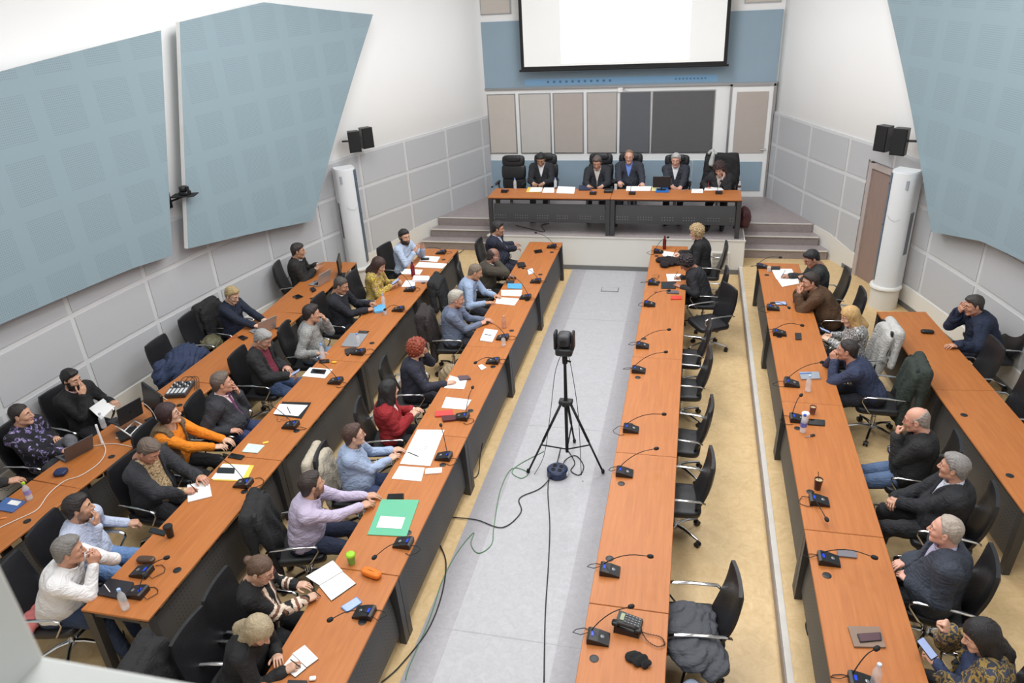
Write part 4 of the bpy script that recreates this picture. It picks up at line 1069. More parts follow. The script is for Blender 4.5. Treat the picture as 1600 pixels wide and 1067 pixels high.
# ================================================================ the people
def hv(deg, pitch=0.0):
    a, b = math.radians(deg), math.radians(pitch); return np.array([math.cos(a) * math.cos(b), math.sin(a) * math.cos(b), math.sin(b)])
def pr(label, hp, zf, face=0, hz=1.22, back=0.10, side=0.0, rh=None, lh=None, look=None, pitch=-10, seatrow=True, chair_label=None, chair_group=None, exec_=False, coff=0.05, cface=None, **kw):
    h = np.array(P(hp[0], hp[1], zf + hz)) if len(hp) == 2 else np.array(hp, float)
    lk = face if look is None else look
    F = hv(face); S = hv(face - 90); L = hv(lk, pitch)
    pel = h[:2] - F[:2] * back + S[:2] * side
    def hand(t, s):
        if t is None: return None, {}
        if isinstance(t[0], str):
            k = t[0]; sd = S * s
            if k == 'chin': return h + L * 0.125 + np.array([0, 0, -0.135]) + sd * 0.03, dict(d=np.array([0, 0, 1.0]) + 0.15 * F - sd * 0.25, u=L + sd * 0.3)
            if k == 'mouth': return h + L * 0.150 + np.array([0, 0, -0.085]) + sd * 0.025, dict(d=np.array([0, 0, 1.0]) - sd * 0.5, u=L + sd * 0.2)
            if k == 'cheek': return h + L * 0.055 + np.array([0, 0, -0.075]) + sd * 0.105, dict(d=np.array([0, 0, 1.0]) - L * 0.1, u=sd + L * 0.4)
            if k == 'temple': return h + L * 0.045 + np.array([0, 0, 0.0]) + sd * 0.115, dict(d=np.array([0, 0, 1.0]) - L * 0.3 - sd * 0.15, u=sd)
            if k == 'eyes': return h + L * 0.13 + np.array([0, 0, -0.02]) + sd * 0.03, dict(d=np.array([0, 0, 1.0]) - sd * 0.6, u=L)
            if k == 'clasp': return h + L * t[1] + np.array([0, 0, t[2]]) + sd * 0.022, dict(d=np.array([0, 0, 0.9]) + F * 0.3 - sd * 0.3, u=sd + F * 0.8)
        return np.array(P(*t)), {}
    r_, rx = hand(rh, 1); l_, lx = hand(lh, -1)
    if 'rdir' in kw and kw['rdir'] is not None: rx['d'] = kw.pop('rdir')
    if 'ldir' in kw and kw['ldir'] is not None: lx['d'] = kw.pop('ldir')
    if 'rup' in kw: rx['u'] = kw.pop('rup')
    if 'lup' in kw: lx['u'] = kw.pop('lup')
    body, info = person(label, pel, zf, face, h, look=lk, look_pitch=pitch, rh=r_, lh=l_, rdir=rx.get('d'), ldir=lx.get('d'), rup=rx.get('u'), lup=lx.get('u'), **kw)
    if chair_label:
        c = pel - F[:2] * coff
        chair(c[0], c[1], zf, face if cface is None else cface, chair_label, chair_group, EXEC if exec_ else CHAIR)
    return body, info, h, pel
DK = (34, 29, 27); SUIT = (38, 41, 50); NAVY = (34, 40, 62)
S1_, S2_, S3_ = (198, 152, 126), (206, 164, 140), (178, 134, 108)
TT = Z0 + 0.75; TT1 = Z1 + 0.75; TTS = ZS + 0.75
PEOPLE = {}
# ---- first row left of the aisle (they face the aisle, most look towards the stage)
PEOPLE['P1'] = pr('man in dark navy suit seated nearest the stage, one hand on the left aisle table', (778, 357), Z0, 0, 1.24, 0.02, rh=(812, 387, TT + .03), lh=(806, 380, TT + .03), look=10, hair='short', haircol=(38, 34, 34), skincol=S3_, top='jacket', col=(32, 36, 52), under=(196, 206, 228), vopen=None, fat=0.06, width=1.06, legs=(30, 33, 48), chair_label='office chair of the man in the navy suit beside the stage', hairvol=0)
PEOPLE['P2'] = pr('bald dark-skinned man in brown-green jacket holding his hand to his head', (771, 400), Z0, 15, 1.14, 0.22, rh=('temple',), lh=(800, 432, TT + .03), look=35, pitch=-20, hair='bald', haircol=(56, 46, 42), skincol=(138, 100, 84), top='jacket', col=(66, 60, 50), under=(226, 214, 222), vopen=None, fat=0.05, width=1.04, legs=(40, 38, 38), rel=(0.2, 0.3), chair_label='office chair under the bald man in the brown-green jacket')
PEOPLE['P3'] = pr('man with cropped grey hair in light blue shirt leaning on his forearms', (743, 425), Z0, 5, 1.14, 0.24, rh=(764, 473, TT + .03), lh=(778, 462, TT + .03), look=15, pitch=-25, hair='crop', haircol=(120, 106, 92), skincol=(190, 142, 112), top='shirt', col=(150, 167, 194), fat=0.03, legs=(44, 46, 56), chair_label='office chair under the man in light blue shirt, draped with a black coat')
PEOPLE['P4'] = pr('white-haired man in blue-grey shirt with hands resting on the table edge', (713, 467), Z0, 8, 1.19, 0.08, rh=(757, 503, TT + .04), lh=(763, 499, TT + .04), look=20, pitch=-12, hair='short', haircol=(172, 166, 156), skincol=(196, 146, 122), top='shirt', col=(104, 114, 136), fat=0.05, legs=(48, 50, 58), chair_label='office chair under the white-haired man in blue-grey shirt')
PEOPLE['P5'] = pr('woman with curly red hair in dark navy sweater, hand at her chin', (652, 545), Z0, 12, 1.17, 0.10, rh=(704, 597, TT + .03), lh=('cheek',), look=48, pitch=-8, hair='curly', haircol=(138, 62, 40), fem=True, skincol=S2_, top='sweater', col=(44, 46, 60), fat=0.03, legs=(36, 36, 44), chair_label='office chair under the woman with curly red hair')
PEOPLE['P6'] = pr('woman with long black hair and bright red blazer, hands folded', (608, 610), Z0, 15, 1.16, 0.02, rh=(648, 645, 0.80), lh=(652, 638, 0.80), look=50, pitch=-5, hair='long', haircol=(26, 24, 26), fem=True, skincol=S2_, top='jacket', col=(150, 34, 40), under=(226, 220, 216), vopen=None, legs=(34, 34, 38), chair_label='office chair under the woman in the red blazer')
PEOPLE['P7'] = pr('woman with short brown hair and glasses in pale blue shirt', (553, 680), Z0, 10, 1.19, 0.03, rh=(616, 712, 0.80), lh=(622, 700, 0.80), look=32, pitch=2, hair='short', haircol=(72, 50, 42), fem=True, skincol=S2_, glasses=(140, 40, 50), top='shirt', col=(158, 174, 202), fat=0.05, legs=(60, 72, 104), chair_label='office chair under the woman in pale blue shirt, beige coat over its back')
PEOPLE['P8'] = pr('bearded man in lilac shirt with hands joined on the table beside the green folder', (487, 757), Z0, 18, 1.17, 0.16, rh=(588, 782, TT + .05), lh=(582, 772, TT + .05), look=48, pitch=0, hair='short', haircol=(50, 40, 36), beard=(132, 98, 80), skincol=S1_, top='shirt', col=(190, 178, 202), fat=0.04, width=1.05, legs=(40, 48, 70), chair_label='office chair under the man in lilac shirt, black jacket over its back')
def stripes(c, k):
    m = np.zeros(len(c), int)
    for s in (1, -1):
        a, e, w, t, hd = k['A'][s]
        for (u, v, rad) in ((e, w, 0.09), (a, e, 0.1)):
            ba = v - u; tt = (c - u) @ ba / (ba @ ba); q = c - u - np.clip(tt, 0, 1)[:, None] * ba; near = (np.sqrt((q * q).sum(1)) < rad) & (tt > 0) & (tt < 1.1)
            lo = 0.55 if rad < 0.095 else 0.72
            m[near & (tt > lo) & (tt < lo + 0.10)] = 1; m[near & (tt > lo + 0.10) & (tt < lo + 0.20)] = 2; m[near & (tt > lo + 0.20) & (tt < lo + 0.30)] = 1
    a = (c - k['chest']) @ k['R0']; b = (c - k['chest']) @ k['Fb']; u = (c - k['chest']) @ k['U']
    m[(b > 0) & (np.abs(np.abs(a) - 0.045) < 0.012) & (u < 0.14) & (m == 0)] = 1
    m[(b > 0) & (np.abs(np.abs(a) - 0.068) < 0.008) & (u < 0.14) & (m == 0)] = 2
    return m
PEOPLE['P9'] = pr('woman with brown hair in a bun, glasses, black cardigan with cream stripes, writing', (408, 890), Z0, 5, 1.19, 0.08, rh=(490, 930, TT + .05), lh=(475, 910, TT + .05), look=2, pitch=-28, hair='bun', haircol=(92, 70, 56), fem=True, skincol=S2_, glasses=(120, 90, 80), top='sweater', vopen='vneck', mats=[cloth((28, 28, 30)), cloth((226, 208, 190), key='s'), cloth((120, 84, 66), key='s')], extra=stripes, rpose='pen', legs=(32, 32, 36), chair_label='office chair under the woman in the striped cardigan')
PEOPLE['P10'] = pr('woman with long greying blonde hair in black, writing in the small notebook', (405, 985), Z0, 0, 1.08, 0.28, rh=(458, 1042, TT + .04), lh=(434, 1028, TT + .04), look=-15, pitch=-40, hair='long', haircol=(166, 150, 122), fem=True, skincol=S2_, top='sweater', col=(28, 28, 30), rpose='pen', legs=(30, 30, 34), chair_label='office chair under the woman with greying blonde hair')
# ---- middle row on the left tier
PEOPLE['Q1'] = pr('bearded man in light blue shirt gesturing with joined fingertips, far end of left tier', (632, 370), Z1, -12, 1.20, 0.10, rh=(650, 389, 1.16), lh=(660, 384, 1.18), rdir=(0.5, 0.4, 0.8), ldir=(0.2, -0.5, 0.8), look=-35, pitch=-5, rpose='open', lpose='open', hair='short', haircol=(34, 30, 30), beard=(38, 32, 30), skincol=S1_, top='shirt', col=(176, 190, 212), legs=(40, 44, 60), chair_label='office chair behind the gesturing man in light blue shirt')
YEL = pattern('yellow_floral_cloth', (206, 178, 70), [(0.38, (60, 54, 58)), (0.44, (206, 178, 70)), (0.56, (120, 84, 128)), (0.61, (214, 200, 160)), (0.67, (64, 60, 50))], 34)
PEOPLE['Q2'] = pr('woman with long dark brown hair in yellow flowered blouse looking at her phone', (592, 414), Z1, 0, 1.16, 0.14, rh=(616, 444, TT1 + .08), lh=(624, 438, TT1 + .08), look=-5, pitch=-28, hair='long', haircol=(62, 42, 36), fem=True, skincol=S2_, top='blouse', mats=YEL, legs=(36, 36, 40), rpose='curl', lpose='curl', chair_label='office chair under the woman in the yellow flowered blouse')
PEOPLE['Q3'] = pr('man in black sweater with white shirt collar holding a small cable', (533, 446), Z1, 0, 1.20, 0.06, rh=(580, 482, TT1 + .06), lh=(584, 473, TT1 + .07), look=5, pitch=-22, hair='crop', haircol=(70, 64, 60), skincol=S3_, top='sweater', col=(30, 32, 40), collar=(222, 224, 228), legs=(34, 34, 38), lpose='curl', rpose='curl', chair_label='office chair under the man in black sweater with white collar')
GRYK = pattern('grey_marl_knit', (150, 150, 148), [(0.45, (128, 128, 126)), (0.55, (164, 164, 161))], 70)
PEOPLE['Q4'] = pr('man in light grey marl sweater with his hand over his mouth', (487, 490), Z1, 10, 1.18, 0.08, rh=(500, 552, 0.93), lh=('mouth',), look=38, pitch=-8, hair='short', haircol=(42, 34, 32), skincol=S1_, top='sweater', mats=GRYK, fat=0.02, legs=(120, 140, 170), chair_label='office chair under the man in light grey sweater')
PEOPLE['Q5'] = pr('grey-haired man in black jacket and maroon shirt looking down at his phone', (411, 530), Z1, 3, 1.20, 0.06, rh=(458, 586, 0.90), lh=(450, 575, 0.88), look=0, pitch=-32, hair='short', haircol=(150, 148, 146), skincol=(190, 146, 124), top='jacket', col=(34, 34, 36), under=(110, 36, 54), vopen='open', fat=0.03, legs=(66, 84, 118), rpose='curl', chair_label='office chair under the grey-haired man with the maroon shirt')
PEOPLE['Q6'] = pr('man in charcoal suit, pink shirt and purple tie with hand at his chin', (347, 598), Z1, 10, 1.20, 0.04, rh=(366, 672, 0.86), lh=('chin',), look=38, pitch=-2, hair='short', haircol=(98, 86, 78), skincol=(200, 148, 124), top='jacket', col=(48, 49, 55), under=(232, 206, 210), tie=(112, 64, 104), vopen=None, fat=0.08, width=1.08, legs=(44, 56, 92), chair_label='office chair under the man with the purple tie')
PEOPLE['Q7'] = pr('woman with short dark hair in orange blouse and brown fur vest', (264, 647), Z1, 5, 1.19, 0.10, rh=(350, 696, TT1 + .02), lh=(357, 686, TT1 + .02), look=28, pitch=4, hair='bob', haircol=(52, 32, 34), fem=True, skincol=(212, 172, 148), glasses=True, top='blouse', col=(226, 130, 24), fat=0.03, vest=mat('brown_fur', (120, 98, 74), 0.95, var=0.3, nscale=40, bump=1.0, bscale=150), legs=(28, 28, 32), coff=-0.05, chair_label='office chair under the woman in the orange blouse')
BEI = pattern('beige_patterned_knit', (178, 150, 112), [(0.42, (104, 82, 60)), (0.48, (196, 170, 132)), (0.6, (150, 122, 88))], 16, stretch=(1, 1, 2))
PEOPLE['Q8'] = pr('man in dark suit jacket over beige patterned sweater writing on a white pad', (233, 704), Z1, -5, 1.18, 0.12, rh=(299, 765, TT1 + .05), lh=(317, 746, TT1 + .06), look=-5, pitch=-38, hair='short', haircol=(100, 86, 76), skincol=(198, 144, 120), top='jacket', col=(46, 47, 52), under=BEI, vopen='wide', collar=False, fat=0.05, width=1.05, rpose='pen', legs=(36, 36, 40), coff=-0.04, chair_label='office chair under the man writing in the dark suit jacket')
PEOPLE['Q9'] = pr('dark-haired man in pale blue shirt touching his mouth, other wrist on the armrest', (123, 793), Z1, 8, 1.18, 0.06, rh=('chin',), lh=(212, 813, 0.82), look=38, pitch=-4, hair='short', haircol=(38, 32, 32), beard=(150, 116, 98), skincol=S1_, top='shirt', col=(190, 198, 220), fat=0.03, legs=(104, 134, 178), lpose='curl', rel=(0.0, 0.1), chair_label='office chair under the dark-haired man in pale blue shirt')
PEOPLE['Q10'] = pr('grey-haired man in white shirt with clasped hands, nearest on the left tier', (108, 860), Z1, 12, 1.16, 0.26, rh=('clasp', 0.17, -0.10), lh=('clasp', 0.17, -0.10), look=38, pitch=-8, hair='short', haircol=(122, 118, 114), skincol=(196, 146, 122), top='shirt', col=(232, 230, 230), fat=0.05, width=1.05, legs=(44, 58, 84), rpose='curl', lpose='curl', rel=(0.3, 0.1), lel=(-0.3, 0.1), chair_label='chrome-armed chair under the man in white shirt')
# ---- outer row by the left wall
PEOPLE['S1'] = pr('man in black jacket at the far end by the left wall, gesturing over his laptop', (466, 392), Z1, 15, 1.21, 0.05, rh=(496, 419, 1.02), lh=(500, 412, 1.04), look=22, pitch=-8, hair='short', haircol=(48, 44, 42), skincol=S3_, top='jacket', col=(36, 35, 34), vopen='closed', legs=(34, 34, 36), rpose='open', lpose='open', chair_label='office chair behind the man in black jacket by the left wall')
PEOPLE['S2'] = pr('woman with short blonde hair in navy sweater typing on a silver laptop', (363, 461), Z1, -5, 1.18, 0.10, rh=(406, 509, TT1 + .05), lh=(416, 500, TT1 + .05), look=-12, pitch=-28, hair='quiff', haircol=(168, 146, 104), fem=True, skincol=(214, 174, 150), top='sweater', vopen='vneck', col=(26, 34, 52), legs=(30, 30, 36), chair_label='office chair under the short-haired blonde woman')
PEOPLE['S3'] = pr('bearded man in black sweater behind the raised laptop, fingers at his lips', (112, 593), Z1, -8, 1.20, 0.02, rh=('mouth',), lh=(180, 628, TT1 + .06), look=-2, pitch=-8, hair='short', haircol=(28, 25, 25), beard=(36, 30, 28), skincol=S1_, top='sweater', col=(26, 26, 28), collar=(210, 180, 184), legs=(40, 40, 44), chair_label='office chair under the man in black sweater by the wall')
FLO = pattern('dark_floral_cloth', (28, 27, 34), [(0.57, (112, 98, 150)), (0.61, (170, 160, 190)), (0.635, (60, 54, 84)), (0.66, (28, 27, 34))], 16)
PEOPLE['S4'] = pr('young man in black sweatshirt with violet flowers leaning back in his chair', (33, 648), Z1, 5, 1.16, -0.10, rh=(106, 702, 0.95), lh=(88, 684, 0.93), look=24, pitch=-2, hair='crop', haircol=(40, 34, 32), skincol=(204, 156, 130), top='sweater', mats=FLO, fat=0.03, legs=(98, 98, 104), seat=0.02, feet={1: (0.10, 0.50), -1: (0.14, 0.56, 0.52)}, chair_label='office chair under the young man in flowered sweatshirt')
PEOPLE['S5'] = pr('person in dark sleeve resting a hand by the bottle, body outside the picture', (-7.0, 4.62, Z1 + 1.2), Z1, -5, 1.2, 0.10, rh=(66, 744, TT1 + .03), lh=(-40, 775, TT1 + .03), look=10, pitch=-5, hair='short', haircol=DK, skincol=S1_, top='sweater', col=(40, 40, 42), legs=(40, 40, 44))
# ---- row right of the aisle
PEOPLE['T1'] = pr('woman with curly blonde hair and glasses in black jacket writing beside the red bottle', (1088, 363), Z0, 178, 1.20, 0.14, rh=(1056, 396, TT + .04), lh=(1062, 400, TT + .04), look=172, pitch=-12, hair='curly', haircol=(176, 150, 112), fem=True, skincol=(222, 180, 156), glasses=(70, 50, 46), top='jacket', col=(33, 33, 35), under=(60, 60, 64), vopen='closed', collar=False, legs=(32, 32, 36), rpose='pen', chair_label='office chair under the curly blonde woman right of the aisle')
PEOPLE['T2'] = pr('woman with short dark curls in black, bent over white sheets', (1072, 411), Z0, 180, 1.10, 0.26, rh=(1058, 432, TT + .04), lh=(1060, 445, TT + .04), look=184, pitch=-42, hair='curly', haircol=(40, 32, 34), fem=True, skincol=(170, 120, 100), top='jacket', col=(34, 34, 38), under=(50, 50, 54), vopen='closed', collar=False, legs=(32, 32, 36), rpose='pen', fat=0.03, chair_label='office chair under the woman with short dark curls')
PEOPLE['T3'] = pr('person in light blue jeans, only a bent knee in the picture', (0.62, 3.30, 1.06), Z0, 128, 1.2, -0.40, hair='short', haircol=DK, skincol=S1_, top='sweater', col=(60, 62, 70), legs=(126, 140, 160), look=120, seat=0.06, feet={1: (0.08, 0.56), -1: (-0.10, 0.50)}, rh=(1150, 1130, 0.7), lh=(1120, 1120, 0.7))
# ---- inner row on the right tier
PEOPLE['U1'] = pr('man with black hair in dark grey coat writing on spread sheets, far end right tier', (1268, 404), Z1, 180, 1.18, 0.16, rh=(1226, 430, TT1 + .04), lh=(1252, 432, TT1 + .04), look=196, pitch=-32, hair='short', haircol=(28, 26, 28), skincol=(180, 134, 112), glasses=True, top='jacket', col=(48, 50, 50), under=(150, 120, 110), vopen='closed', legs=(34, 34, 36), rpose='pen', chair_label='office chair behind the man in dark grey coat')
PEOPLE['U2'] = pr('man in brown jacket leaning on the table with both hands at his face', (1266, 440), Z1, 180, 1.12, 0.34, rh=('mouth',), lh=('mouth',), look=190, pitch=-10, hair='short', haircol=(52, 42, 38), skincol=(196, 146, 122), top='jacket', col=(82, 58, 38), under=(80, 56, 40), vopen='closed', collar=False, fat=0.05, width=1.06, legs=(44, 42, 40), chair_label='office chair under the man in the brown jacket')
ZEB = pattern('black_white_print', (196, 194, 192), [(0.46, (44, 44, 46)), (0.54, (196, 194, 192)), (0.6, (60, 60, 62)), (0.66, (200, 200, 200))], 42)
PEOPLE['U3'] = pr('woman with straight blonde hair in black and white print blouse holding a phone', (1328, 494), Z1, 185, 1.14, 0.10, rh=(1292, 520, 0.92), lh=(1290, 528, 0.90), look=190, pitch=-24, hair='long', haircol=(196, 158, 104), fem=True, skincol=(222, 178, 152), top='blouse', mats=ZEB, legs=(36, 36, 40), rpose='curl', chair_label='office chair under the blonde woman, pale coat over its back')
PEOPLE['U4'] = pr('man in blue sweater with elbows on the table and clasped hands at his mouth', (1324, 547), Z1, 178, 1.11, 0.36, rh=('clasp', 0.15, -0.07), lh=('clasp', 0.15, -0.07), look=160, pitch=-8, hair='crop', haircol=(44, 38, 36), skincol=(190, 138, 114), top='sweater', col=(50, 58, 84), legs=(36, 38, 46), width=1.04, rpose='curl', lpose='curl', rel=(0.3, 0.1), lel=(-0.3, 0.1), chair_label='office chair under the man in blue sweater')
PEOPLE['U5'] = pr('balding man in black jacket and jeans resting his face on his fist', (1432, 656), Z1, 172, 1.17, 0.02, rh=(1404, 716, 0.84), lh=('mouth',), look=160, pitch=-16, hair='bald', haircol=(150, 140, 132), skincol=(208, 156, 134), glasses=True, top='jacket', col=(34, 34, 35), vopen='closed', under=(60, 60, 64), collar=False, legs=(84, 104, 136), lpose='fist', feet={1: (0.10, 0.72), -1: (-0.12, 0.62)}, fat=0.04, chair_label='office chair under the balding man in jeans')
PEOPLE['U6'] = pr('grey-haired man in black suit and pale shirt with folded hands', (1490, 730), Z1, 168, 1.19, -0.02, rh=(1386, 786, 0.78), lh=(1392, 778, 0.80), rdir=(-0.5, -0.8, 0.1), ldir=(-0.6, 0.8, 0.1), look=155, pitch=-2, hair='short', haircol=(134, 130, 128), skincol=(196, 148, 124), top='jacket', col=(34, 35, 40), under=(206, 212, 226), vopen=None, fat=0.05, width=1.05, legs=(32, 32, 36), rpose='curl', lpose='curl', chair_label='office chair under the grey-haired man in black suit')
PEOPLE['U7'] = pr('balding man in dark blue-grey coat over a checked shirt collar', (1477, 829), Z1, 170, 1.19, 0.0, rh=(1404, 880, 0.86), lh=(1412, 900, 0.84), look=158, pitch=-2, hair='receding', haircol=(170, 158, 146), skincol=(216, 164, 144), top='coat', col=(54, 60, 72), under=(180, 176, 202), vopen=None, fat=0.06, width=1.08, legs=(36, 38, 44), chair_label='office chair under the balding man in blue-grey coat')
PLAID = pattern('blue_yellow_plaid', (60, 66, 84), [(0.42, (150, 124, 66)), (0.5, (52, 56, 64)), (0.58, (128, 106, 62)), (0.66, (40, 44, 56))], 11, stretch=(1.5, 1.5, 1))
PEOPLE['U8'] = pr('woman with long black hair in blue and yellow plaid jacket holding a phone', (1532, 994), Z1, 172, 1.15, 0.06, rh=(1478, 974, 1.20), lh=(1452, 1024, 0.98), rdir=(-0.5, 0.2, 0.9), look=182, pitch=-22, hair='long', haircol=(26, 24, 26), fem=True, skincol=(212, 166, 142), top='coat', mats=PLAID, under=(46, 60, 92), vopen='open', collar=False, legs=(34, 34, 38), rpose='fist', lpose='curl', chair_label='office chair under the woman in the plaid jacket')
# ---- outer row by the right wall
PEOPLE['V1'] = pr('man in dark blue jacket alone at the right wall table, face buried in his hand', (1521, 477), Z1, 185, 1.15, 0.26, rh=('eyes',), lh=(1490, 540, TT1 + .04), look=188, pitch=-14, hair='short', haircol=(58, 54, 52), skincol=(196, 146, 122), top='coat', col=(28, 38, 60), under=(40, 48, 70), vopen='closed', collar=False, fat=0.04, legs=(40, 44, 60), chair_label='office chair under the man alone at the right wall table')
# ---- on the stage, facing the hall
EX = 'executive chairs behind the podium'
PEOPLE['D1'] = pr('dark-haired man in black suit and white shirt reading at the left of the podium', (845, 249), ZS, -90, 1.19, 0.10, rh=(834, 287, TTS + .03), lh=(848, 287, TTS + .03), look=-88, pitch=-34, hair='short', haircol=(30, 28, 28), skincol=S3_, top='jacket', col=(34, 35, 40), under=(228, 228, 232), legs=(30, 30, 34), chair_label='executive chair behind the man reading at the left of the podium', chair_group=EX, exec_=True, coff=0.10)
PEOPLE['D2'] = pr('man in dark suit leaning to his microphone, second from left at the podium', (933, 254), ZS, -90, 1.15, 0.20, rh=(920, 291, TTS + .03), lh=(940, 291, TTS + .03), look=-90, pitch=-24, hair='short', haircol=(92, 80, 74), skincol=(190, 142, 120), top='jacket', col=(38, 40, 46), under=(220, 212, 206), vopen=None, fat=0.05, legs=(30, 30, 34), chair_label='executive chair behind the man leaning to his microphone', chair_group=EX, exec_=True, coff=0.14)
PEOPLE['D3'] = pr('balding man with glasses, blue shirt and dark suit in the middle of the podium', (983, 245), ZS, -90, 1.21, 0.06, rh=(969, 291, TTS + .03), lh=(1004, 289, TTS + .03), look=-92, pitch=-6, hair='receding', haircol=(128, 104, 84), skincol=(206, 158, 136), glasses=True, top='jacket', col=(44, 47, 58), under=(108, 134, 204), vopen=None, fat=0.07, width=1.06, legs=(34, 36, 48), chair_label='executive chair behind the man in the blue shirt', chair_group=EX, exec_=True)
PEOPLE['D4'] = pr('grey-haired man in dark suit and white open collar on the podium, hands folded', (1056, 250), ZS, -92, 1.19, 0.10, rh=(1052, 293, TTS + .03), lh=(1062, 293, TTS + .03), look=-94, pitch=-12, hair='short', haircol=(176, 174, 172), skincol=(202, 152, 132), top='jacket', col=(42, 45, 54), under=(226, 226, 230), vopen=None, fat=0.05, legs=(34, 34, 40), chair_label='executive chair behind the grey-haired man on the podium', chair_group=EX, exec_=True)
PEOPLE['D5'] = pr('woman with dark curly hair in black jacket writing, cheek on her hand', (1124, 264), ZS, -95, 1.12, 0.22, rh=(1107, 291, TTS + .04), lh=('cheek',), look=-100, pitch=-30, hair='curlylong', haircol=(54, 36, 34), fem=True, skincol=(210, 166, 146), top='jacket', col=(38, 38, 42), under=(200, 190, 184), rpose='pen', legs=(34, 32, 34), roll=8, chair_label='executive chair draped with a black coat behind the writing woman', chair_group=EX, exec_=True, coff=0.2)
# ================================================================ things standing in the room
def box_obj(name, M, size, m, label, cat, ch=0.004, parent=None):
    b = MB(); b.box((0, 0, 0), size, 0, None, ch); o = b.build(name, m if isinstance(m, list) else [m], parent, 0.5)
    return o
# projection screen
SCR = mat('projected_page', (255, 255, 255), 0.9, var=0, emit=(255, 255, 255), estr=0.9)
SCR2 = mat('projected_desktop', (214, 214, 212), 0.9, var=0.03, nscale=1.2, emit=(236, 236, 234), estr=0.34)
sc = empty('projection_screen', (-1.54, 16.36, 3.45)); tag(sc, 'large white projection screen with black border hanging above the podium', 'screen')
b = MB(); b.box((0, 0.012, 1.35), (4.24, 0.012, 2.70)); b.build('screen_border', [BLACKMATTE], sc)
b = MB(); b.box((0, 0.002, 1.38), (4.10, 0.006, 2.60)); b.build('screen_surface', [SCR2], sc)
b = MB(); b.box((0.06, -0.003, 1.40), (2.62, 0.003, 2.54)); b.build('projected_page', [SCR], sc)
b = MB(); b.cyl((-2.16, 0.01, 0.0), (2.16, 0.01, 0.0), 0.022, 12); b.build('weight_bar', [BLACKMATTE], sc)
b = MB(); b.box((0, 0.02, 2.80), (4.5, 0.12, 0.14), 0, None, 0.01); b.build('screen_housing', [WHITE], sc)
for x in (-2.0, 2.0):
    b = MB(); b.cyl((x, 0.02, 2.85), (x, 0.02, 3.53), 0.012, 8); b.build('hanger', [GREYMETAL], sc)
TB = mat('projected_taskbar', (128, 165, 196), 0.85, var=0, emit=(120, 170, 215), estr=0.10); TI = mat('projected_icons', (84, 124, 160), 0.85, var=0)
b = MB(); b.box((-1.62, 16.714, 3.165), (4.1, 0.004, 0.13), 0)
for i in range(11): b.box((-3.15 + i * 0.135, 16.711, 3.165), (0.05, 0.003, 0.045), 1)
for i in range(9): b.box((-0.42 + i * 0.075, 16.711, 3.165), (0.035, 0.003, 0.03), 1)
tag(b.build('projected_strip', [TB, TI]), 'pale blue projected taskbar strip with small icons just under the screen', 'projection')
b = MB(); b.box((-1.58, 16.73, 2.98), (0.11, 0.04, 0.12), 0, None, 0.006); o = b.build('control_box', [WHITE]); tag(o, 'small white control box on the wall above the fabric panels', 'box')
b = MB(); b.tube([(-1.52, 16.70, 2.98), (-1.46, 16.68, 3.0), (-1.42, 16.67, 2.96)], 0.008, 6); b.build('plug_lead', [GREYMETAL], o)

# floor standing air conditioners
def aircon(cx, cy, z0, z1, face, label, ped, mx=1):
    a = empty('air_conditioner', (cx, cy, z0), math.radians(face - 90)); tag(a, label, 'air conditioner')
    W = mat('aircon_white', (226, 228, 230), 0.35, var=0.01); n = 18; H = z1 - z0; zb = ped
    poly = [(0.215 * math.cos(PI * i / n), 0.05 + 0.17 * math.sin(PI * i / n)) for i in range(n + 1)] + [(-0.215, -0.17), (0.215, -0.17)]
    b = MB(); b.prism(poly, zb, H, 0); b.prism([(x * 0.96, y * 0.96) for x, y in poly], H, H + 0.02, 0); b.build('housing', [W], a, 0.4)
    ST = mat('steel_blue_strip', (92, 110, 128), 0.3, 0.3)
    b = MB(); b.box((0, 0, 0), (0.03, 0.13, H - zb - 0.1), 0, trs(mx * 0.185, 0.12, (zb + H) / 2 + 0.03) @ rotm('Z', mx * 0.62), 0.006); b.build('side_strip', [ST], a, 0.5)
    b = MB(); b.box((mx * 0.212, 0.09, 0.62 * H), (0.03, 0.095, 0.012), 0); b.box((mx * 0.222, 0.09, H - 0.2), (0.01, 0.03, 0.03), 0); b.build('strip_trim', [CHROME], a)
    b = MB()
    for i in range(34): b.box((-mx * 0.216, -0.03, H * 0.42 + i * 0.02), (0.012, 0.13, 0.009), 0)
    b.build('air_vent', [mat('vent_shadow_grey', (96, 98, 102), 0.6)], a)
    b = MB(); b.tube([(0.10, 0.215, H * 0.70), (0.05, 0.232, H * 0.68), (-0.05, 0.232, H * 0.67), (-0.12, 0.21, H * 0.69)], 0.003, 6); b.build('display_line', [GREYMETAL], a)
    b = MB(); b.box((-0.13 * mx, 0.185, H - 0.17), (0.05, 0.02, 0.14), 0, rotm('Z', 0.0)); b.build('sticker', [mat('grey_sticker', (150, 158, 165), 0.5)], a)
    b = MB(); b.lathe([(0.25, 0), (0.25, ped - 0.04), (0.275, ped - 0.035), (0.275, ped), (0.24, ped + 0.012)], 32); b.build('pedestal', [CREAM], a, 0.5)
    b = MB(); b.lathe([(0.278, ped - 0.036), (0.284, ped - 0.02), (0.278, ped - 0.002)], 32, close=False); b.build('pedestal_ring', [WHITE], a)
    a.scale = (0.86, 0.86, 1); return a
aircon(3.17, 12.16, Z1, 2.37, 232, 'white floor-standing air conditioner on a cream round pedestal beside the brown door', 0.38)
aircon(-6.12, 12.30, Z1, 2.36, -50, 'white floor-standing air conditioner with grey-blue strip by the left wall', 0.34, -1)
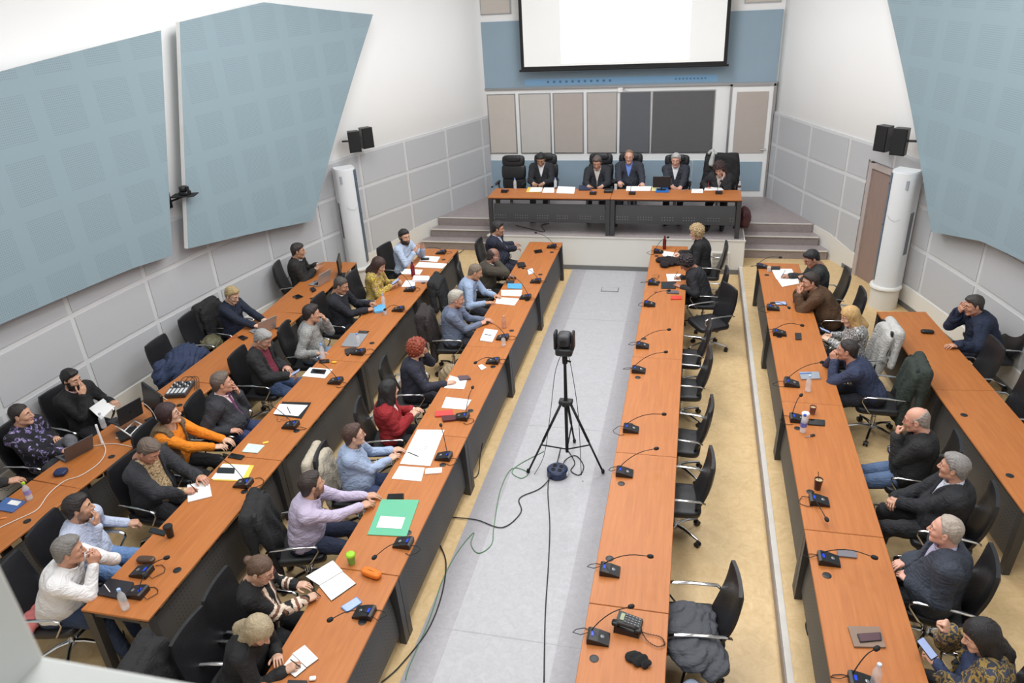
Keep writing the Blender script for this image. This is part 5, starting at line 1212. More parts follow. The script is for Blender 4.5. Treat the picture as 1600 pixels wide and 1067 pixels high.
# wall loudspeakers
def speaker(px, py, s, yaw, label, grp, off=0.24):
    p = on_wall(px, py, s, off); o = empty('wall_loudspeaker', (p[0], p[1], p[2]), yaw); tag(o, label, 'loudspeaker', grp)
    b = MB(); poly = [(-0.12, -0.10), (0.12, -0.10), (0.14, 0.10), (-0.14, 0.10)]; b.prism([(x, -y) for x, y in poly][::-1], -0.21, 0.21); b.build('cabinet', [BLACKPLASTIC], o, 0.4)
    b = MB(); b.box((0, 0.108 - 0.215, 0), (0.25, 0.012, 0.39), 0, None, 0.005); b.build('grille', [BLACKMATTE], o)
    w = wallpt(p[1], s, 0.0); R = Matrix.Rotation(-yaw, 4, 'Z'); t = R @ (Vector((w.x, w.y, p[2])) - Vector(p))
    b = MB(); b.cyl((0, 0.08, 0), tuple(t), 0.02, 8); b.box((0, 0.1, 0), (0.1, 0.03, 0.12)); b.build('bracket', [BLACKPLASTIC], o)
    o.scale = (0.78, 0.78, 0.88 if s < 0 else 0.95); return o
speaker(553, 221, -1, 0.55, 'black wall loudspeaker on the left wall, the one nearer the camera', 'loudspeaker pair on the left wall', 0.30)
speaker(572, 215, -1, 0.85, 'black wall loudspeaker on the left wall, the one nearer the stage', 'loudspeaker pair on the left wall', 0.26)
speaker(1381, 216, 1, -0.85, 'black wall loudspeaker on the right wall, the one nearer the stage', 'loudspeaker pair on the right wall', 0.26)
speaker(1407, 221, 1, -0.55, 'black wall loudspeaker on the right wall, the one nearer the camera', 'loudspeaker pair on the right wall', 0.34)
# small PTZ camera on its shelf between the acoustic boards
p = on_wall(288, 305, -1, 0.30); w = wallpt(p[1], -1, 0.0)
o = empty('wall_camera', tuple(p)); tag(o, 'small black camera on a wall shelf between the two blue boards', 'camera')
b = MB(); b.box((0, 0, 0.0), (0.34, 0.20, 0.015), 0, rotm('Z', 0.25), 0.003); b.tube([(0.0, 0, -0.01), ((w.x - p[0]) * 0.9, w.y - p[1], -0.10)], 0.015, 6); b.box((w.x - p[0] + 0.02, w.y - p[1], -0.06), (0.03, 0.08, 0.26)); b.build('shelf_bracket', [BLACKMATTE], o)
b = MB(); b.box((0.02, 0, 0.035), (0.13, 0.12, 0.05), 0, None, 0.008); b.box((-0.035, 0, 0.085), (0.02, 0.05, 0.08)); b.box((0.075, 0, 0.085), (0.02, 0.05, 0.08)); b.build('camera_base', [BLACKPLASTIC], o)
b = MB(); b.pillow((0.02, -0.01, 0.10), (0.09, 0.12, 0.075), 0.6, 8); b.build('camera_head', [BLACKPLASTIC], o, True)
# ventilation grille on the stage front and floor outlet
b = MB(); b.box((0, 0, 0), (0.34, 0.02, 0.34), 0, None, 0.004)
for i in range(11): b.box((0, -0.012, -0.135 + i * 0.027), (0.28, 0.012, 0.010), 1, rotm('X', 0.0))
o = b.build('ventilation_grille', [CREAM, mat('grille_louvre', (150, 148, 142), 0.5)]); o.location = (0.62, SY - 0.03, 0.27); tag(o, 'cream louvred ventilation grille on the stage front', 'grille')
q = P(953, 453, 0); b = MB(); b.box((0, 0, 0.004), (0.32, 0.2, 0.01), 0, None, 0.003); b.box((0, 0, 0.0105), (0.29, 0.17, 0.003), 1); o = b.build('floor_outlet', [mat('outlet_steel', (134, 134, 136), 0.4, 0.5), GREY]); o.location = (q[0], q[1], 0.004); tag(o, 'flat metal floor outlet in the grey aisle near the stage', 'outlet')

# camera on its tripod in the aisle
tx, ty = -1.28, 7.30
def zfor(py, px=880):
    d = ray(px, py); t = ty / d[1]; return float(CAM_H + d[2] * t)
tp = empty('tripod', (tx, ty, 0.006)); tag(tp, 'black tripod standing in the middle of the grey aisle', 'tripod')
zh, zs, zt = zfor(628), zfor(685), zfor(556)
ft = [Vector((-1.71 - tx, 7.03 - ty, 0.02)), Vector((-0.83 - tx, 7.16 - ty, 0.02)), Vector((0.02, 0.44, 0.02))]
b = MB(); b.cyl((0, 0, zfor(706)), (0, 0, zh + 0.05), 0.020, 12); b.cyl((0, 0, zh), (0, 0, zt), 0.022, 12, 0, 0.016); b.build('centre_column', [BLACKMATTE], tp)
b = MB(); b.lathe([(0.05, zh - 0.05), (0.055, zh), (0.035, zh + 0.03)], 12); b.box((0, 0, zh), (0.16, 0.10, 0.05), 0, None, 0.01); b.build('leg_hub', [BLACKPLASTIC], tp)
for f in ft:
    top = Vector((f.x, f.y, 0)).normalized() * 0.06 + Vector((0, 0, zh - 0.01)); b = MB(); b.tube([top, f.lerp(top, 0.45)], 0.016, 8); b.tube([f.lerp(top, 0.47), f], 0.012, 8); g = b.build('leg', [BLACKMATTE], tp, True)
    b = MB(); b.lathe([(0.018, -0.012), (0.022, 0.01), (0.015, 0.035)], 10, 0, None, f); b.build('rubber_foot', [RUBBER], g)
    m_ = f.lerp(top, 0.40); b = MB(); b.cyl(m_, (0, 0, zfor(704) + 0.02), 0.009, 8); b.build('brace', [BLACKMATTE], tp)
b = MB(); b.lathe([(0.03, zt - 0.10), (0.032, zt), (0.06, zt + 0.01), (0.06, zt + 0.025)], 12); b.cyl((0.0, 0, zt - 0.06), (0.07, -0.03, zt - 0.06), 0.012, 8); b.build('mount', [BLACKMATTE], tp)
pc = empty('conference_camera', (tx, ty, zt + 0.032)); tag(pc, 'black pan-and-tilt video camera mounted on top of the tripod', 'camera')
b = MB(); b.box((0, 0, 0.045), (0.19, 0.18, 0.09), 0, None, 0.018); b.build('camera_base', [BLACKPLASTIC], pc)
for s in (-1, 1):
    b = MB(); b.box((s * 0.098, 0, 0.17), (0.032, 0.13, 0.21), 0, None, 0.012); b.build('side_arm', [BLACKPLASTIC], pc)
b = MB(); b.pillow((0, 0.01, 0.18), (0.155, 0.19, 0.15), 0.5, 10); b.build('camera_head', [mat('camera_graphite', (52, 52, 56), 0.5)], pc, True)
b = MB(); b.cyl((0, -0.06, 0.18), (0, -0.10, 0.18), 0.035, 14); b.build('connector_plate', [BLACKMATTE], pc)
# cable reel
q = P(871, 737, 0.05); rl = empty('cable_reel', (q[0], q[1], 0.006)); tag(rl, 'round blue and black cable reel on the aisle floor by the tripod', 'cable reel')
b = MB(); b.lathe([(0.115, 0.0), (0.125, 0.01), (0.125, 0.085), (0.11, 0.10), (0.03, 0.10)], 28); b.build('reel_case', [mat('dark_blue_plastic', (32, 44, 74), 0.4)], rl, 0.5)
for a in range(4):
    b = MB(); b.lathe([(0.024, 0.098), (0.024, 0.106), (0.019, 0.106), (0.017, 0.101)], 14, 0, None, (0.055 * math.cos(a * PI / 2 + 0.7), 0.055 * math.sin(a * PI / 2 + 0.7), 0)); b.build('socket', [BLACKMATTE], rl)
b = MB(); b.box((0.122, -0.02, 0.05), (0.012, 0.05, 0.04)); b.build('reel_label', [PAPER], rl)

def smooth_path(pts, n=6):
    out = []
    for i in range(len(pts) - 1):
        p0, p1, p2, p3 = pts[max(0, i - 1)], pts[i], pts[i + 1], pts[min(len(pts) - 1, i + 2)]
        for k in range(n):
            t = k / n; out.append(0.5 * ((2 * p1) + (-p0 + p2) * t + (2 * p0 - 5 * p1 + 4 * p2 - p3) * t * t + (-p0 + 3 * p1 - 3 * p2 + p3) * t ** 3))
    return out + [pts[-1]]
GREENC = mat('green_cable', (96, 140, 104), 0.5); CABLE = mat('black_cable', (30, 30, 30), 0.55); WCABLE = mat('white_cable', (222, 216, 206), 0.5); GCABLE = mat('grey_cable', (120, 120, 120), 0.5)
def cable(name, px, z, r, m, label, extra=None):
    pts = [Vector(P(x, y, z + (d if d else 0))) for (x, y, *dd) in px for d in [dd[0] if dd else 0]]
    b = MB(); b.tube(smooth_path(pts), r, 6); o = b.build(name, [m], None, True); tag(o, label, 'cable'); return o
cable('power_cable', [(858, 742), (856, 770), (859, 820), (857, 880), (852, 960), (850, 1066)], 0.012, 0.006, CABLE, 'black cable running straight from the reel towards the camera along the aisle')
cable('power_cable', [(876, 700), (866, 735, .02), (845, 762), (812, 778), (814, 800), (785, 824), (745, 812), (706, 808)], 0.016, 0.006, CABLE, 'black cable curving from the tripod to the left aisle tables')
cable('network_cable', [(850, 705), (812, 725), (800, 738), (815, 747), (825, 738), (800, 732), (782, 765), (772, 820), (768, 850), (748, 864), (736, 850), (740, 832), (715, 862), (692, 905), (672, 965), (640, 1040), (634, 1062)], 0.012, 0.005, GREENC, 'thin green cable looping across the aisle beside the tripod')
cable('power_cable', [(688, 852), (697, 880), (690, 930), (668, 985), (625, 1040), (596, 1066)], 0.014, 0.0065, CABLE, 'black cable along the base of the nearest left aisle table')
cable('power_cable', [(754, 692, .3), (750, 715, .1), (748, 738), (742, 746), (733, 746)], 0.014, 0.006, CABLE, 'short black cable hanging beside the third left aisle table leg')
cable('power_cable', [(885, 700), (898, 722), (892, 735), (905, 742), (912, 728), (900, 712), (884, 718), (878, 730, .1)], 0.014, 0.006, CABLE, 'small black cable loop under the tripod near the reel')
cable('camera_lead', [(874, 560, zt), (868, 600, 1.3), (858, 655, .9), (848, 700, .3), (838, 716)], 0.012, 0.004, CABLE, 'thin black lead dropping from the tripod camera on its left') if False else None
b = MB(); b.tube(smooth_path([Vector((tx - 0.03, ty - 0.08, zt + 0.05)), Vector((tx - 0.10, ty - 0.1, 1.3)), Vector((tx - 0.16, ty - 0.14, 0.8)), Vector((tx - 0.24, ty - 0.2, 0.25)), Vector((tx - 0.35, ty - 0.3, 0.015))]), 0.004, 6); tag(b.build('camera_lead', [CABLE], None, True), 'thin black lead dropping from the video camera, left of the tripod mast', 'cable')
b = MB(); b.tube(smooth_path([Vector((tx + 0.03, ty - 0.08, zt + 0.05)), Vector((tx + 0.07, ty - 0.1, 1.5)), Vector((tx + 0.13, ty - 0.06, 1.0)), Vector((tx + 0.16, ty - 0.06, 0.6)), Vector((tx + 0.2, ty - 0.2, 0.02)), Vector((tx + 0.24, ty - 0.34, 0.014))]), 0.004, 6); tag(b.build('camera_lead', [CABLE], None, True), 'thin black lead dropping from the video camera, right of the tripod mast', 'cable')
cable('power_cable', [(1262, 915, .2), (1258, 938), (1266, 958), (1259, 975), (1262, 992)], Z1 + 0.012, 0.006, CABLE, 'black cable loops at the foot of the inner right row tables')
cable('power_cable', [(432, 838), (405, 880), (385, 925), (352, 946), (328, 955), (300, 985), (270, 1006)], Z1 * 0 + 0.012, 0.007, CABLE, 'black cable lying on the floor behind the woman in the striped cardigan')
cable('power_cable', [(740, 372), (728, 386), (720, 394), (702, 402)], Z1 + 0.012, 0.006, CABLE, 'black cable on the floor at the foot of the left stage steps')
cable('power_cable', [(806, 352), (822, 356), (850, 362), (846, 352), (858, 349)], ZS + 0.012, 0.007, CABLE, 'black cables lying on the stage floor under the podium table')
cable('power_cable', [(192, 985), (205, 1022), (225, 1030), (243, 1026)], Z1 + 0.012, 0.006, CABLE, 'thin cable loop under the near end of the left tier table')

# ---------------------------------------------------------------- chairs nobody sits on
RCH = 'empty office chairs behind the right aisle tables'
for (px, py, fa, dx, w) in ((1104, 541, 208, 0, 'empty office chair turned away behind the woman with dark curls'), (0, 9.35, 178, 1, 'empty office chair at the right aisle tables, farthest of the tucked-in ones'), (0, 8.5, 182, 1, 'empty office chair at the right aisle tables, second of the tucked-in ones'), (0, 7.3, 176, 1, 'empty office chair at the right aisle tables, third of the tucked-in ones'), (0, 6.25, 182, 1, 'empty office chair at the right aisle tables, nearest the camera of the tucked-in ones')):
    if dx == 0: q = P(px, py, 0.05); chair(q[0], q[1], Z0, fa, w, RCH)
    else: chair(0.03, py, Z0, fa, w, RCH)
q = P(1142, 925, 0.85); NEARCH = (q[0] - 0.28, q[1] - 0.04)
chair(NEARCH[0], NEARCH[1], Z0, 186, 'empty office chair with a grey jacket on its seat, near the desk telephone', RCH)
for (px, py, w) in ((1541, 566, 'empty office chair at the right wall table, just behind the man in dark blue'), (1596, 625, 'empty office chair at the right wall table, cut by the picture edge')):
    q = P(px, py, Z1 + 0.75); chair(q[0] - 0.24, q[1] + 0.02, Z1, 184, w, 'empty office chairs at the right wall')
q = P(300, 516, Z1 + 0.8); chair(q[0] + 0.22, q[1] + 0.1, Z1, 2, 'empty office chair left of the short-haired blonde woman')
chair(-5.08, 8.9, Z1, 6, 'spare office chair between the man in black sweater and the grey sweater') if False else None
q = P(802, 262, ZS + 0.95); EMPTYEX = chair(q[0] - 0.02, q[1] - 0.2, ZS, -90, 'empty black executive chair at the left end of the podium', EX, EXEC)
q = P(310, 1010, 0.85); chair(-3.42, 3.10, Z0, 12, 'office chair nearest the gallery, draped with a black coat')
# low red cushion of the near chair
# ---------------------------------------------------------------- coats and bags
def drape(name, loc, face, m, label, w=0.25, top=1.04, bot=0.45, th=0.045, seed=1, lump=0.02, cat='coat', back=-0.30):
    """a coat hung over a chair back; loc is the chair position"""
    fa = math.radians(face)
    def fn(p):
        q = p.copy(); q[:, 2] = q[:, 2] + 0.09 * (q[:, 0] / w) ** 2 + 0.05 * np.sin(q[:, 0] * 11 + seed) * np.clip((top - q[:, 2]) / (top - bot), 0, 1); q[:, 1] = q[:, 1] + 0.011 * np.sin(q[:, 0] * 24 + seed) * np.clip((top - q[:, 2]) * 3, 0, 1); t = np.clip((q[:, 2] - bot) / (top - bot), 0, 1); q[:, 1] = q[:, 1] + (0.10 * t) - back - 0.10
        d = rbox(q, (0, 0.0, (top + bot) / 2), (w, th, (top - bot) / 2), 0.055)
        d = smin(d, cap(p, (-w * 0.8, back - 0.10, top - 0.05), (w * 0.8, back - 0.10, top - 0.05), 0.06), 0.05)
        for s in (-1, 1): d = smin(d, cap(p, (s * w * 0.85, back - 0.10, top - 0.10), (s * (w + 0.02), back - 0.04, bot + 0.12), 0.055, 0.045), 0.03)
        return d + folds(p, lump * 0.22, seed, 0.6) + 0.010 * np.sin(q[:, 0] * 32 + 3 * np.sin(q[:, 2] * 6 + seed)) * np.clip((top - q[:, 2]) * 4, 0, 1)
    V, Q = nets(fn, (-w - 0.15, back - 0.32, bot - 0.12), (w + 0.15, back + 0.2, top + 0.1), 0.013)
    o = link(name, npmesh(name, [(V, Q, 0)], [m])); o.location = loc; o.rotation_euler = (0, 0, fa - PI / 2); tag(o, label, cat); return o
def chair_of(k, coff=0.05):
    body = PEOPLE[k][0]; return body.location.x, body.location.y, body.location.z
def drape_on(k, face, m, label, **kw):
    x, y, z = chair_of(k); fa = math.radians(face); drape(kw.pop('name', 'draped_coat'), (x - 0.06 * math.cos(fa), y - 0.06 * math.sin(fa), z), face, m, label, **kw)
COATS = {'black': cloth((30, 30, 32), key='k'), 'beige': cloth((182, 172, 154), key='k'), 'brown': cloth((46, 38, 38), key='k'), 'green': cloth((44, 52, 46), key='k'), 'pale': cloth((182, 180, 176), key='k'), 'grey': cloth((74, 76, 82), key='k'), 'puffer': cloth((44, 56, 84), key='k')}
drape_on('P3', 5, COATS['black'], 'black coat hung on the chair of the man in light blue shirt', seed=2, top=1.06)
drape_on('P4', 8, COATS['brown'], 'dark brown coat hung on the chair of the white-haired man', seed=3, bot=0.30)
drape_on('P7', 10, COATS['beige'], 'beige coat hung over the chair of the woman in pale blue shirt', seed=4, bot=0.38, top=0.99, w=0.23)
drape_on('P8', 18, COATS['black'], 'black jacket hung over the chair of the man in lilac shirt', seed=5, bot=0.36)
drape_on('U3', 185, COATS['pale'], 'pale grey shiny coat over the chair of the blonde woman', seed=6, bot=0.45)
drape_on('U4', 178, COATS['green'], 'dark green coat hung on the chair of the man in blue sweater', seed=7, bot=0.28, w=0.26)
drape_on('D5', -95, COATS['black'], 'long black coat over the executive chair of the writing woman', seed=8, top=1.26, bot=0.4, w=0.33, back=-0.34)
drape_on('S2', -5, COATS['black'], 'black coat hung on the chair of the short-haired blonde woman', seed=9, bot=0.42)
drape('draped_coat', (-3.42, 3.10, Z0), 12, COATS['black'], 'black coat over the chair nearest the gallery on the left', seed=10, top=1.08, bot=0.3, w=0.30)
x, y, z = chair_of('D5')
def scarf(p):
    return smin(cap(p, (-0.07, 0.0, 0), (0.0, 0.0, 0.05), 0.03), smin(cap(p, (0, 0, 0.05), (0.06, -0.02, 0.0), 0.03), cap(p, (-0.02, 0.06, -0.02), (0.0, 0.07, -0.20), 0.045, 0.05), 0.03), 0.03) + 0.006 * np.sin(p[:, 0] * 90) 
V, Q = nets(scarf, (-0.16, -0.1, -0.32), (0.16, 0.18, 0.14), 0.01); o = link('scarf', npmesh('scarf', [(V, Q, 0)], [cloth((182, 184, 182), key='k')])); q = P(1113, 243, ZS + 1.30); o.location = (q[0], y + 0.40, ZS + 1.28); o.rotation_euler = (0, 0, PI); tag(o, 'light grey scarf lying over the black coat on the podium', 'scarf')
# soft heaps
def heap(name, loc, size, m, label, seed, rz=0.0, cat='coat', fr=1.0, amp=0.02, h=0.012):
    sx, sy, sz = size; r = np.random.RandomState(seed); cs = [(r.uniform(-0.5, 0.5) * sx, r.uniform(-0.5, 0.5) * sy, r.uniform(0.2, 0.7) * sz, r.uniform(0.35, 0.6)) for _ in range(7)]
    def fn(p):
        d = ell(p, (0, 0, sz * 0.42), (sx * 0.62, sy * 0.62, sz * 0.5))
        for (a, b_, c, k) in cs: d = smin(d, ell(p, (a, b_, c * 0.8), (sx * k * 0.55, sy * k * 0.55, sz * k * 0.7)), 0.04 * min(1, sz * 4))
        return smax(d + folds(p, amp, seed, fr), -p[:, 2], 0.005)
    V, Q = nets(fn, (-sx * 1.1, -sy * 1.1, -0.03), (sx * 1.1, sy * 1.1, sz * 1.4), h); o = link(name, npmesh(name, [(V, Q, 0)], [m])); o.location = loc; o.rotation_euler = (0, 0, rz); tag(o, label, cat); return o
q = P(283, 572, Z1 + 0.62); heap('folded_jacket', (q[0] + 0.05, q[1], Z1 + 0.45), (0.38, 0.62, 0.50), COATS['puffer'], 'dark blue quilted jacket piled on a chair by the left wall', 11, 0.1, 'jacket', 0.8, 0.014)
chair(q[0] + 0.02, q[1], Z1, 0, 'office chair hidden beneath the dark blue quilted jacket')
heap('folded_jacket', (NEARCH[0] - 0.02, NEARCH[1] - 0.20, 0.487), (0.36, 0.58, 0.18), COATS['grey'], 'grey jacket lying on the seat of the chair near the telephone', 12, 0.2, 'jacket', 0.8, 0.012)
q = P(1045, 411, TT); heap('folded_jacket', (q[0], q[1], TT), (0.26, 0.30, 0.10), mat('black_fur', (34, 26, 28), 0.95, var=0.2, bump=0.8, bscale=120), 'small black fluffy jacket lying on the table between the two women', 13, 0.4, 'jacket', 1.6, 0.012, 0.009)
q = P(995, 1027, TT + 0.03); heap('knitted_cap', (q[0], q[1], TT), (0.15, 0.09, 0.05), mat('black_knit', (28, 28, 30), 0.95, var=0.15, bump=0.6, bscale=160), 'black knitted cap on the table beside the desk telephone', 14, -0.2, 'cap', 1.6, 0.008, 0.006)
q = P(333, 537, Z1 + 0.55); heap('handbag', (q[0] - 0.02, q[1], Z1 + 0.49), (0.22, 0.28, 0.20), mat('olive_print_bag', (98, 94, 70), 0.6, var=0.3, nscale=20), 'small olive patterned handbag on the chair beside the blonde woman', 15, 0.3, 'bag', 1.4, 0.01, 0.01)
q = P(1143, 335, ZS + 0.2); heap('handbag', (1.05, 14.6, ZS + 0.01), (0.20, 0.30, 0.42), mat('maroon_bag', (74, 34, 38), 0.5, var=0.2, nscale=10), 'maroon bag standing under the right end of the podium table', 16, 0.1, 'bag', 1.0, 0.012, 0.014)
q = P(700, 566, 0.5); heap('handbag', (q[0], q[1], 0.0), (0.22, 0.30, 0.5), mat('tan_checked_bag', (150, 132, 102), 0.6, var=0.3, nscale=18), 'tan handbag on the floor behind the woman with curly red hair', 17, 0.3, 'bag', 1.0, 0.012, 0.014)

x, y, z = chair_of('Q10'); heap('seat_bag', (x - 0.17, y - 0.16, Z1 + 0.487), (0.16, 0.24, 0.10), mat('salmon_cloth', (204, 118, 116), 0.8, var=0.1), 'salmon pink bag on the seat behind the man in white shirt', 18, 0.2, 'bag', 1.0, 0.006, 0.01)
# ================================================================ microphones
L_, R_ = 180, 0        # the side their users sit on
for (bx, by, tx_, ty_, w) in (
    (862, 385, 835, 363, 'gooseneck microphone before the man in navy suit, nearest the stage on the left aisle tables'),
    (837, 439, 818, 419, 'gooseneck microphone before the bald man in the brown-green jacket'),
    (821, 464, 798, 428, 'gooseneck microphone beside the blue booklet and white sheets'),
    (785, 527, 763, 504, 'gooseneck microphone before the white-haired man, next to his thick notepad'),
    (770, 564, 739, 570, 'gooseneck microphone lying low over a small white packet'),
    (721, 651, 738, 606, 'gooseneck microphone before the red blazer, neck leaning over white papers'),
    (693, 713, 689, 665, 'gooseneck microphone standing at the large spread of white papers'),
    (630, 848, 578, 879, 'gooseneck microphone below the green folder'),
    (569, 957, 518, 967, 'gooseneck microphone beside the lit phone, nearest the camera on the left aisle tables')):
    mic((bx, by), (tx_, ty_), TT, L_, w)
for (bx, by, tx_, ty_, w) in (
    (1029, 393, 1043, 371, 'gooseneck microphone beside the dark red bottle'),
    (1021, 442, 1033, 447, 'gooseneck microphone with spectacles next to it, right of the aisle'),
    (1015, 475, 1044, 454, 'gooseneck microphone before the red phone case, right aisle tables'),
    (1004, 540, 1044, 515, 'first gooseneck microphone before the empty chairs, counted from the stage'),
    (998, 578, 1039, 550, 'second gooseneck microphone before the empty chairs, counted from the stage'),
    (986, 670, 1036, 647, 'gooseneck microphone just above a table joint, level with the tripod feet'),
    (976, 738, 1024, 701, 'gooseneck microphone just below a table joint, right of the cable reel'),
    (953, 891, 1014, 869, 'gooseneck microphone with blue display above the desk telephone'),
    (935, 996, 984, 948, 'gooseneck microphone with blue display left of the desk telephone')):
    mic((bx, by), (tx_, ty_), TT, R_, w)
for (bx, by, tx_, ty_, w) in (
    (1191, 416, 1218, 402, 'gooseneck microphone at the stage end of the right tier, beside a water glass'),
    (1208, 481, 1243, 489, 'gooseneck microphone next to the bright phone, right tier'),
    (1218, 520, 1252, 508, 'gooseneck microphone beside the small black square case'),
    (1237, 599, 1283, 566, 'gooseneck microphone before the man in blue sweater'),
    (1247, 654, 1251, 618, 'gooseneck microphone behind the labelled water bottle'),
    (1280, 782, 1291, 810, 'gooseneck microphone beneath the iced coffee, neck bent down to the table'),
    (1295, 874, 1364, 870, 'gooseneck microphone beside the grey remote control'),
    (1347, 1066, 1368, 1014, 'gooseneck microphone at the lower right edge, below the tablet')):
    mic((bx, by), (tx_, ty_), TT1, R_, w, tz=0.06 if by == 782 else 0.2)
for (bx, by, tx_, ty_, w) in (
    (689, 394, 661, 389, 'gooseneck microphone before the gesturing man in light blue shirt'),
    (640, 452, 626, 428, 'gooseneck microphone before the woman in the yellow flowered blouse'),
    (622, 483, 601, 484, 'gooseneck microphone before the man in black sweater with white collar'),
    (560, 550, 536, 567, 'gooseneck microphone beside the silver laptop on the left tier'),
    (524, 595, 493, 564, 'gooseneck microphone below the white sheet with a black device'),
    (454, 664, 406, 627, 'gooseneck microphone beside the black folder with white paper'),
    (380, 755, 347, 717, 'gooseneck microphone over the yellow-edged papers'),
    (221, 893, 258, 872, 'flat microphone unit beside the spectacle case, near end of the left tier'),
    (213, 925, 226, 900, 'microphone unit standing next to the black notebook')):
    mic((bx, by), (tx_, ty_), TT1, L_, w, tz=0.12 if by > 880 else 0.2)
for (bx, by, tx_, ty_, w) in (
    (789, 298, 769, 292, 'podium microphone in front of the empty executive chair'),
    (927, 301, 926, 272, 'podium microphone raised to the mouth of the man leaning forward'),
    (988, 301, 988, 285, 'podium microphone in front of the man in the blue shirt'),
    (1123, 300, 1126, 283, 'podium microphone in front of the writing woman')):
    mic((bx, by), (tx_, ty_), TTS, 90, w, group='podium microphones', cable=False)

# ================================================================ things lying on the tables
def quad(name, cat, label, px, z, th, m, group=None, ch=0.0, parent=None):
    """a flat thing lying on a surface at height z"""
    pts = [Vector(P(x, y, z + th)) for x, y in px]; c = sum(pts, Vector()) / 4; c.z = z + 0.0008
    pl = [((p - c).x, (p - c).y) for p in pts]
    ar = sum(pl[i][0] * pl[(i + 1) % 4][1] - pl[(i + 1) % 4][0] * pl[i][1] for i in range(4))
    if ar < 0: pl = pl[::-1]
    if ch:
        q = []
        for i in range(4):
            a, b_, d = Vector(pl[i - 1]), Vector(pl[i]), Vector(pl[(i + 1) % 4])
            for t in range(4):
                k = t / 3; p0, p2 = b_ + (a - b_).normalized() * ch, b_ + (d - b_).normalized() * ch; q.append(tuple((1 - k) ** 2 * p0 + 2 * k * (1 - k) * b_ + k * k * p2))
        pl = q
    b = MB(); b.prism(pl, 0, th); o = b.build(name, [m], parent, 0.5); o.location = c if parent is None else c - parent.location
    if parent is None: tag(o, label, cat, group)
    return o, pl, th, c
INK = mat('printed_text', (150, 150, 154), 0.8, var=0)
def sheet(label, px, z, th=0.002, m=None, lines=0, name='paper_sheet', cat='paper', group=None):
    o, pl, t, c = quad(name, cat, label, px, z, th, m or PAPER, group)
    if lines:
        P4 = [Vector((x, y)) for x, y in [((Vector(P(a, b_, z + th)) - c).x, (Vector(P(a, b_, z + th)) - c).y) for a, b_ in px]]
        b = MB()
        for i in range(lines):
            t0 = 0.12 + 0.76 * (i + 0.5) / lines; a, d = P4[0].lerp(P4[3], t0), P4[1].lerp(P4[2], t0); e, f = a.lerp(d, 0.12), a.lerp(d, 0.86 if i % 3 else 0.6)
            b.tube([(e.x, e.y, th + 0.0006), (f.x, f.y, th + 0.0006)], 0.0012, 4)
        b.build('printed_lines', [INK], o)
    return o
GLASSBLK = mat('phone_glass', (18, 19, 22), 0.12, var=0, coat=0.5)
SCREENLIT = mat('lit_phone_screen', (150, 165, 205), 0.3, var=0.1, nscale=60, emit=(160, 178, 215), estr=0.35)
def phone(label, px, z, m=None, lit=False, name='mobile_phone', cat='phone', case=None):
    o, pl, t, c = quad(name, cat, label, px, z, 0.009, case or BLACKPLASTIC, None, 0.008)
    b = MB(); b.prism([(x * 0.9, y * 0.9) for x, y in pl], t, t + 0.0012); b.build('screen', [SCREENLIT if lit else (m or GLASSBLK)], o); return o
def open_book(label, quadA, quadB, z, name='open_notebook'):
    e = None
    for i, qd in enumerate((quadA, quadB)):
        if e is None:
            c = sum([Vector(P(x, y, z)) for x, y in quadA + quadB], Vector()) / 8; e = empty(name, c); tag(e, label, 'notebook')
        pts = [Vector(P(x, y, z + 0.012)) - c for x, y in qd]; pl = [(p.x, p.y) for p in pts]
        ar = sum(pl[k][0] * pl[(k + 1) % 4][1] - pl[(k + 1) % 4][0] * pl[k][1] for k in range(4))
        if ar < 0: pl = pl[::-1]
        b = MB(); b.prism([(x * 1.0, y * 1.0) for x, y in pl], 0.004, 0.013 if i == 0 else 0.010, 0); b.prism([(x * 1.02, y * 1.02) for x, y in pl], 0.0005, 0.004, 1); b.build('page_block', [PAPER, BLACKMATTE], e, 0.5)
        p4 = [Vector((p.x, p.y)) for p in pts]; b = MB()
        for k in range(11):
            t0 = 0.1 + 0.08 * k; a, d = p4[0].lerp(p4[3], t0), p4[1].lerp(p4[2], t0); f, g_ = a.lerp(d, 0.1), a.lerp(d, 0.88); zz = 0.0135 if i == 0 else 0.0105; b.tube([(f.x, f.y, zz), (g_.x, g_.y, zz)], 0.0007, 4)
        b.build('ruled_lines', [mat('faint_ruling', (205, 205, 208), 0.8, var=0)], e)
    return e
CLEAR = mat('clear_plastic', (235, 240, 245), 0.08, var=0, alpha=0.38); GLASS = mat('clear_glass', (238, 242, 245), 0.05, var=0, alpha=0.32)
def bottle(label, bx, by, z, h=0.21, cap_=(150, 170, 215), lab=None, tint=None, r=0.032):
    q = P(bx, by, z); e = empty('water_bottle', (q[0], q[1], z + 0.001)); tag(e, label, 'bottle'); k = h / 0.21
    b = MB(); b.lathe([(r * 0.85, 0), (r, 0.008), (r, 0.05 * k), (r * 0.93, 0.06 * k), (r, 0.07 * k), (r, 0.12 * k), (r * 0.95, 0.14 * k), (r * 0.45, 0.175 * k), (0.013, 0.185 * k), (0.013, 0.195 * k)], 20); b.build('bottle_body', [tint or CLEAR], e, True)
    b = MB(); b.lathe([(0.0155, 0.190 * k), (0.0155, 0.208 * k), (0.013, 0.210 * k)], 16); b.build('cap', [mat('cap_%d_%d_%d' % cap_, cap_, 0.4)], e, 0.6)
    if lab:
        b = MB(); b.lathe([(r + 0.0006, 0.068 * k), (r + 0.0006, 0.118 * k)], 20, close=False); b.build('label_band', [lab], e, True)
    return e
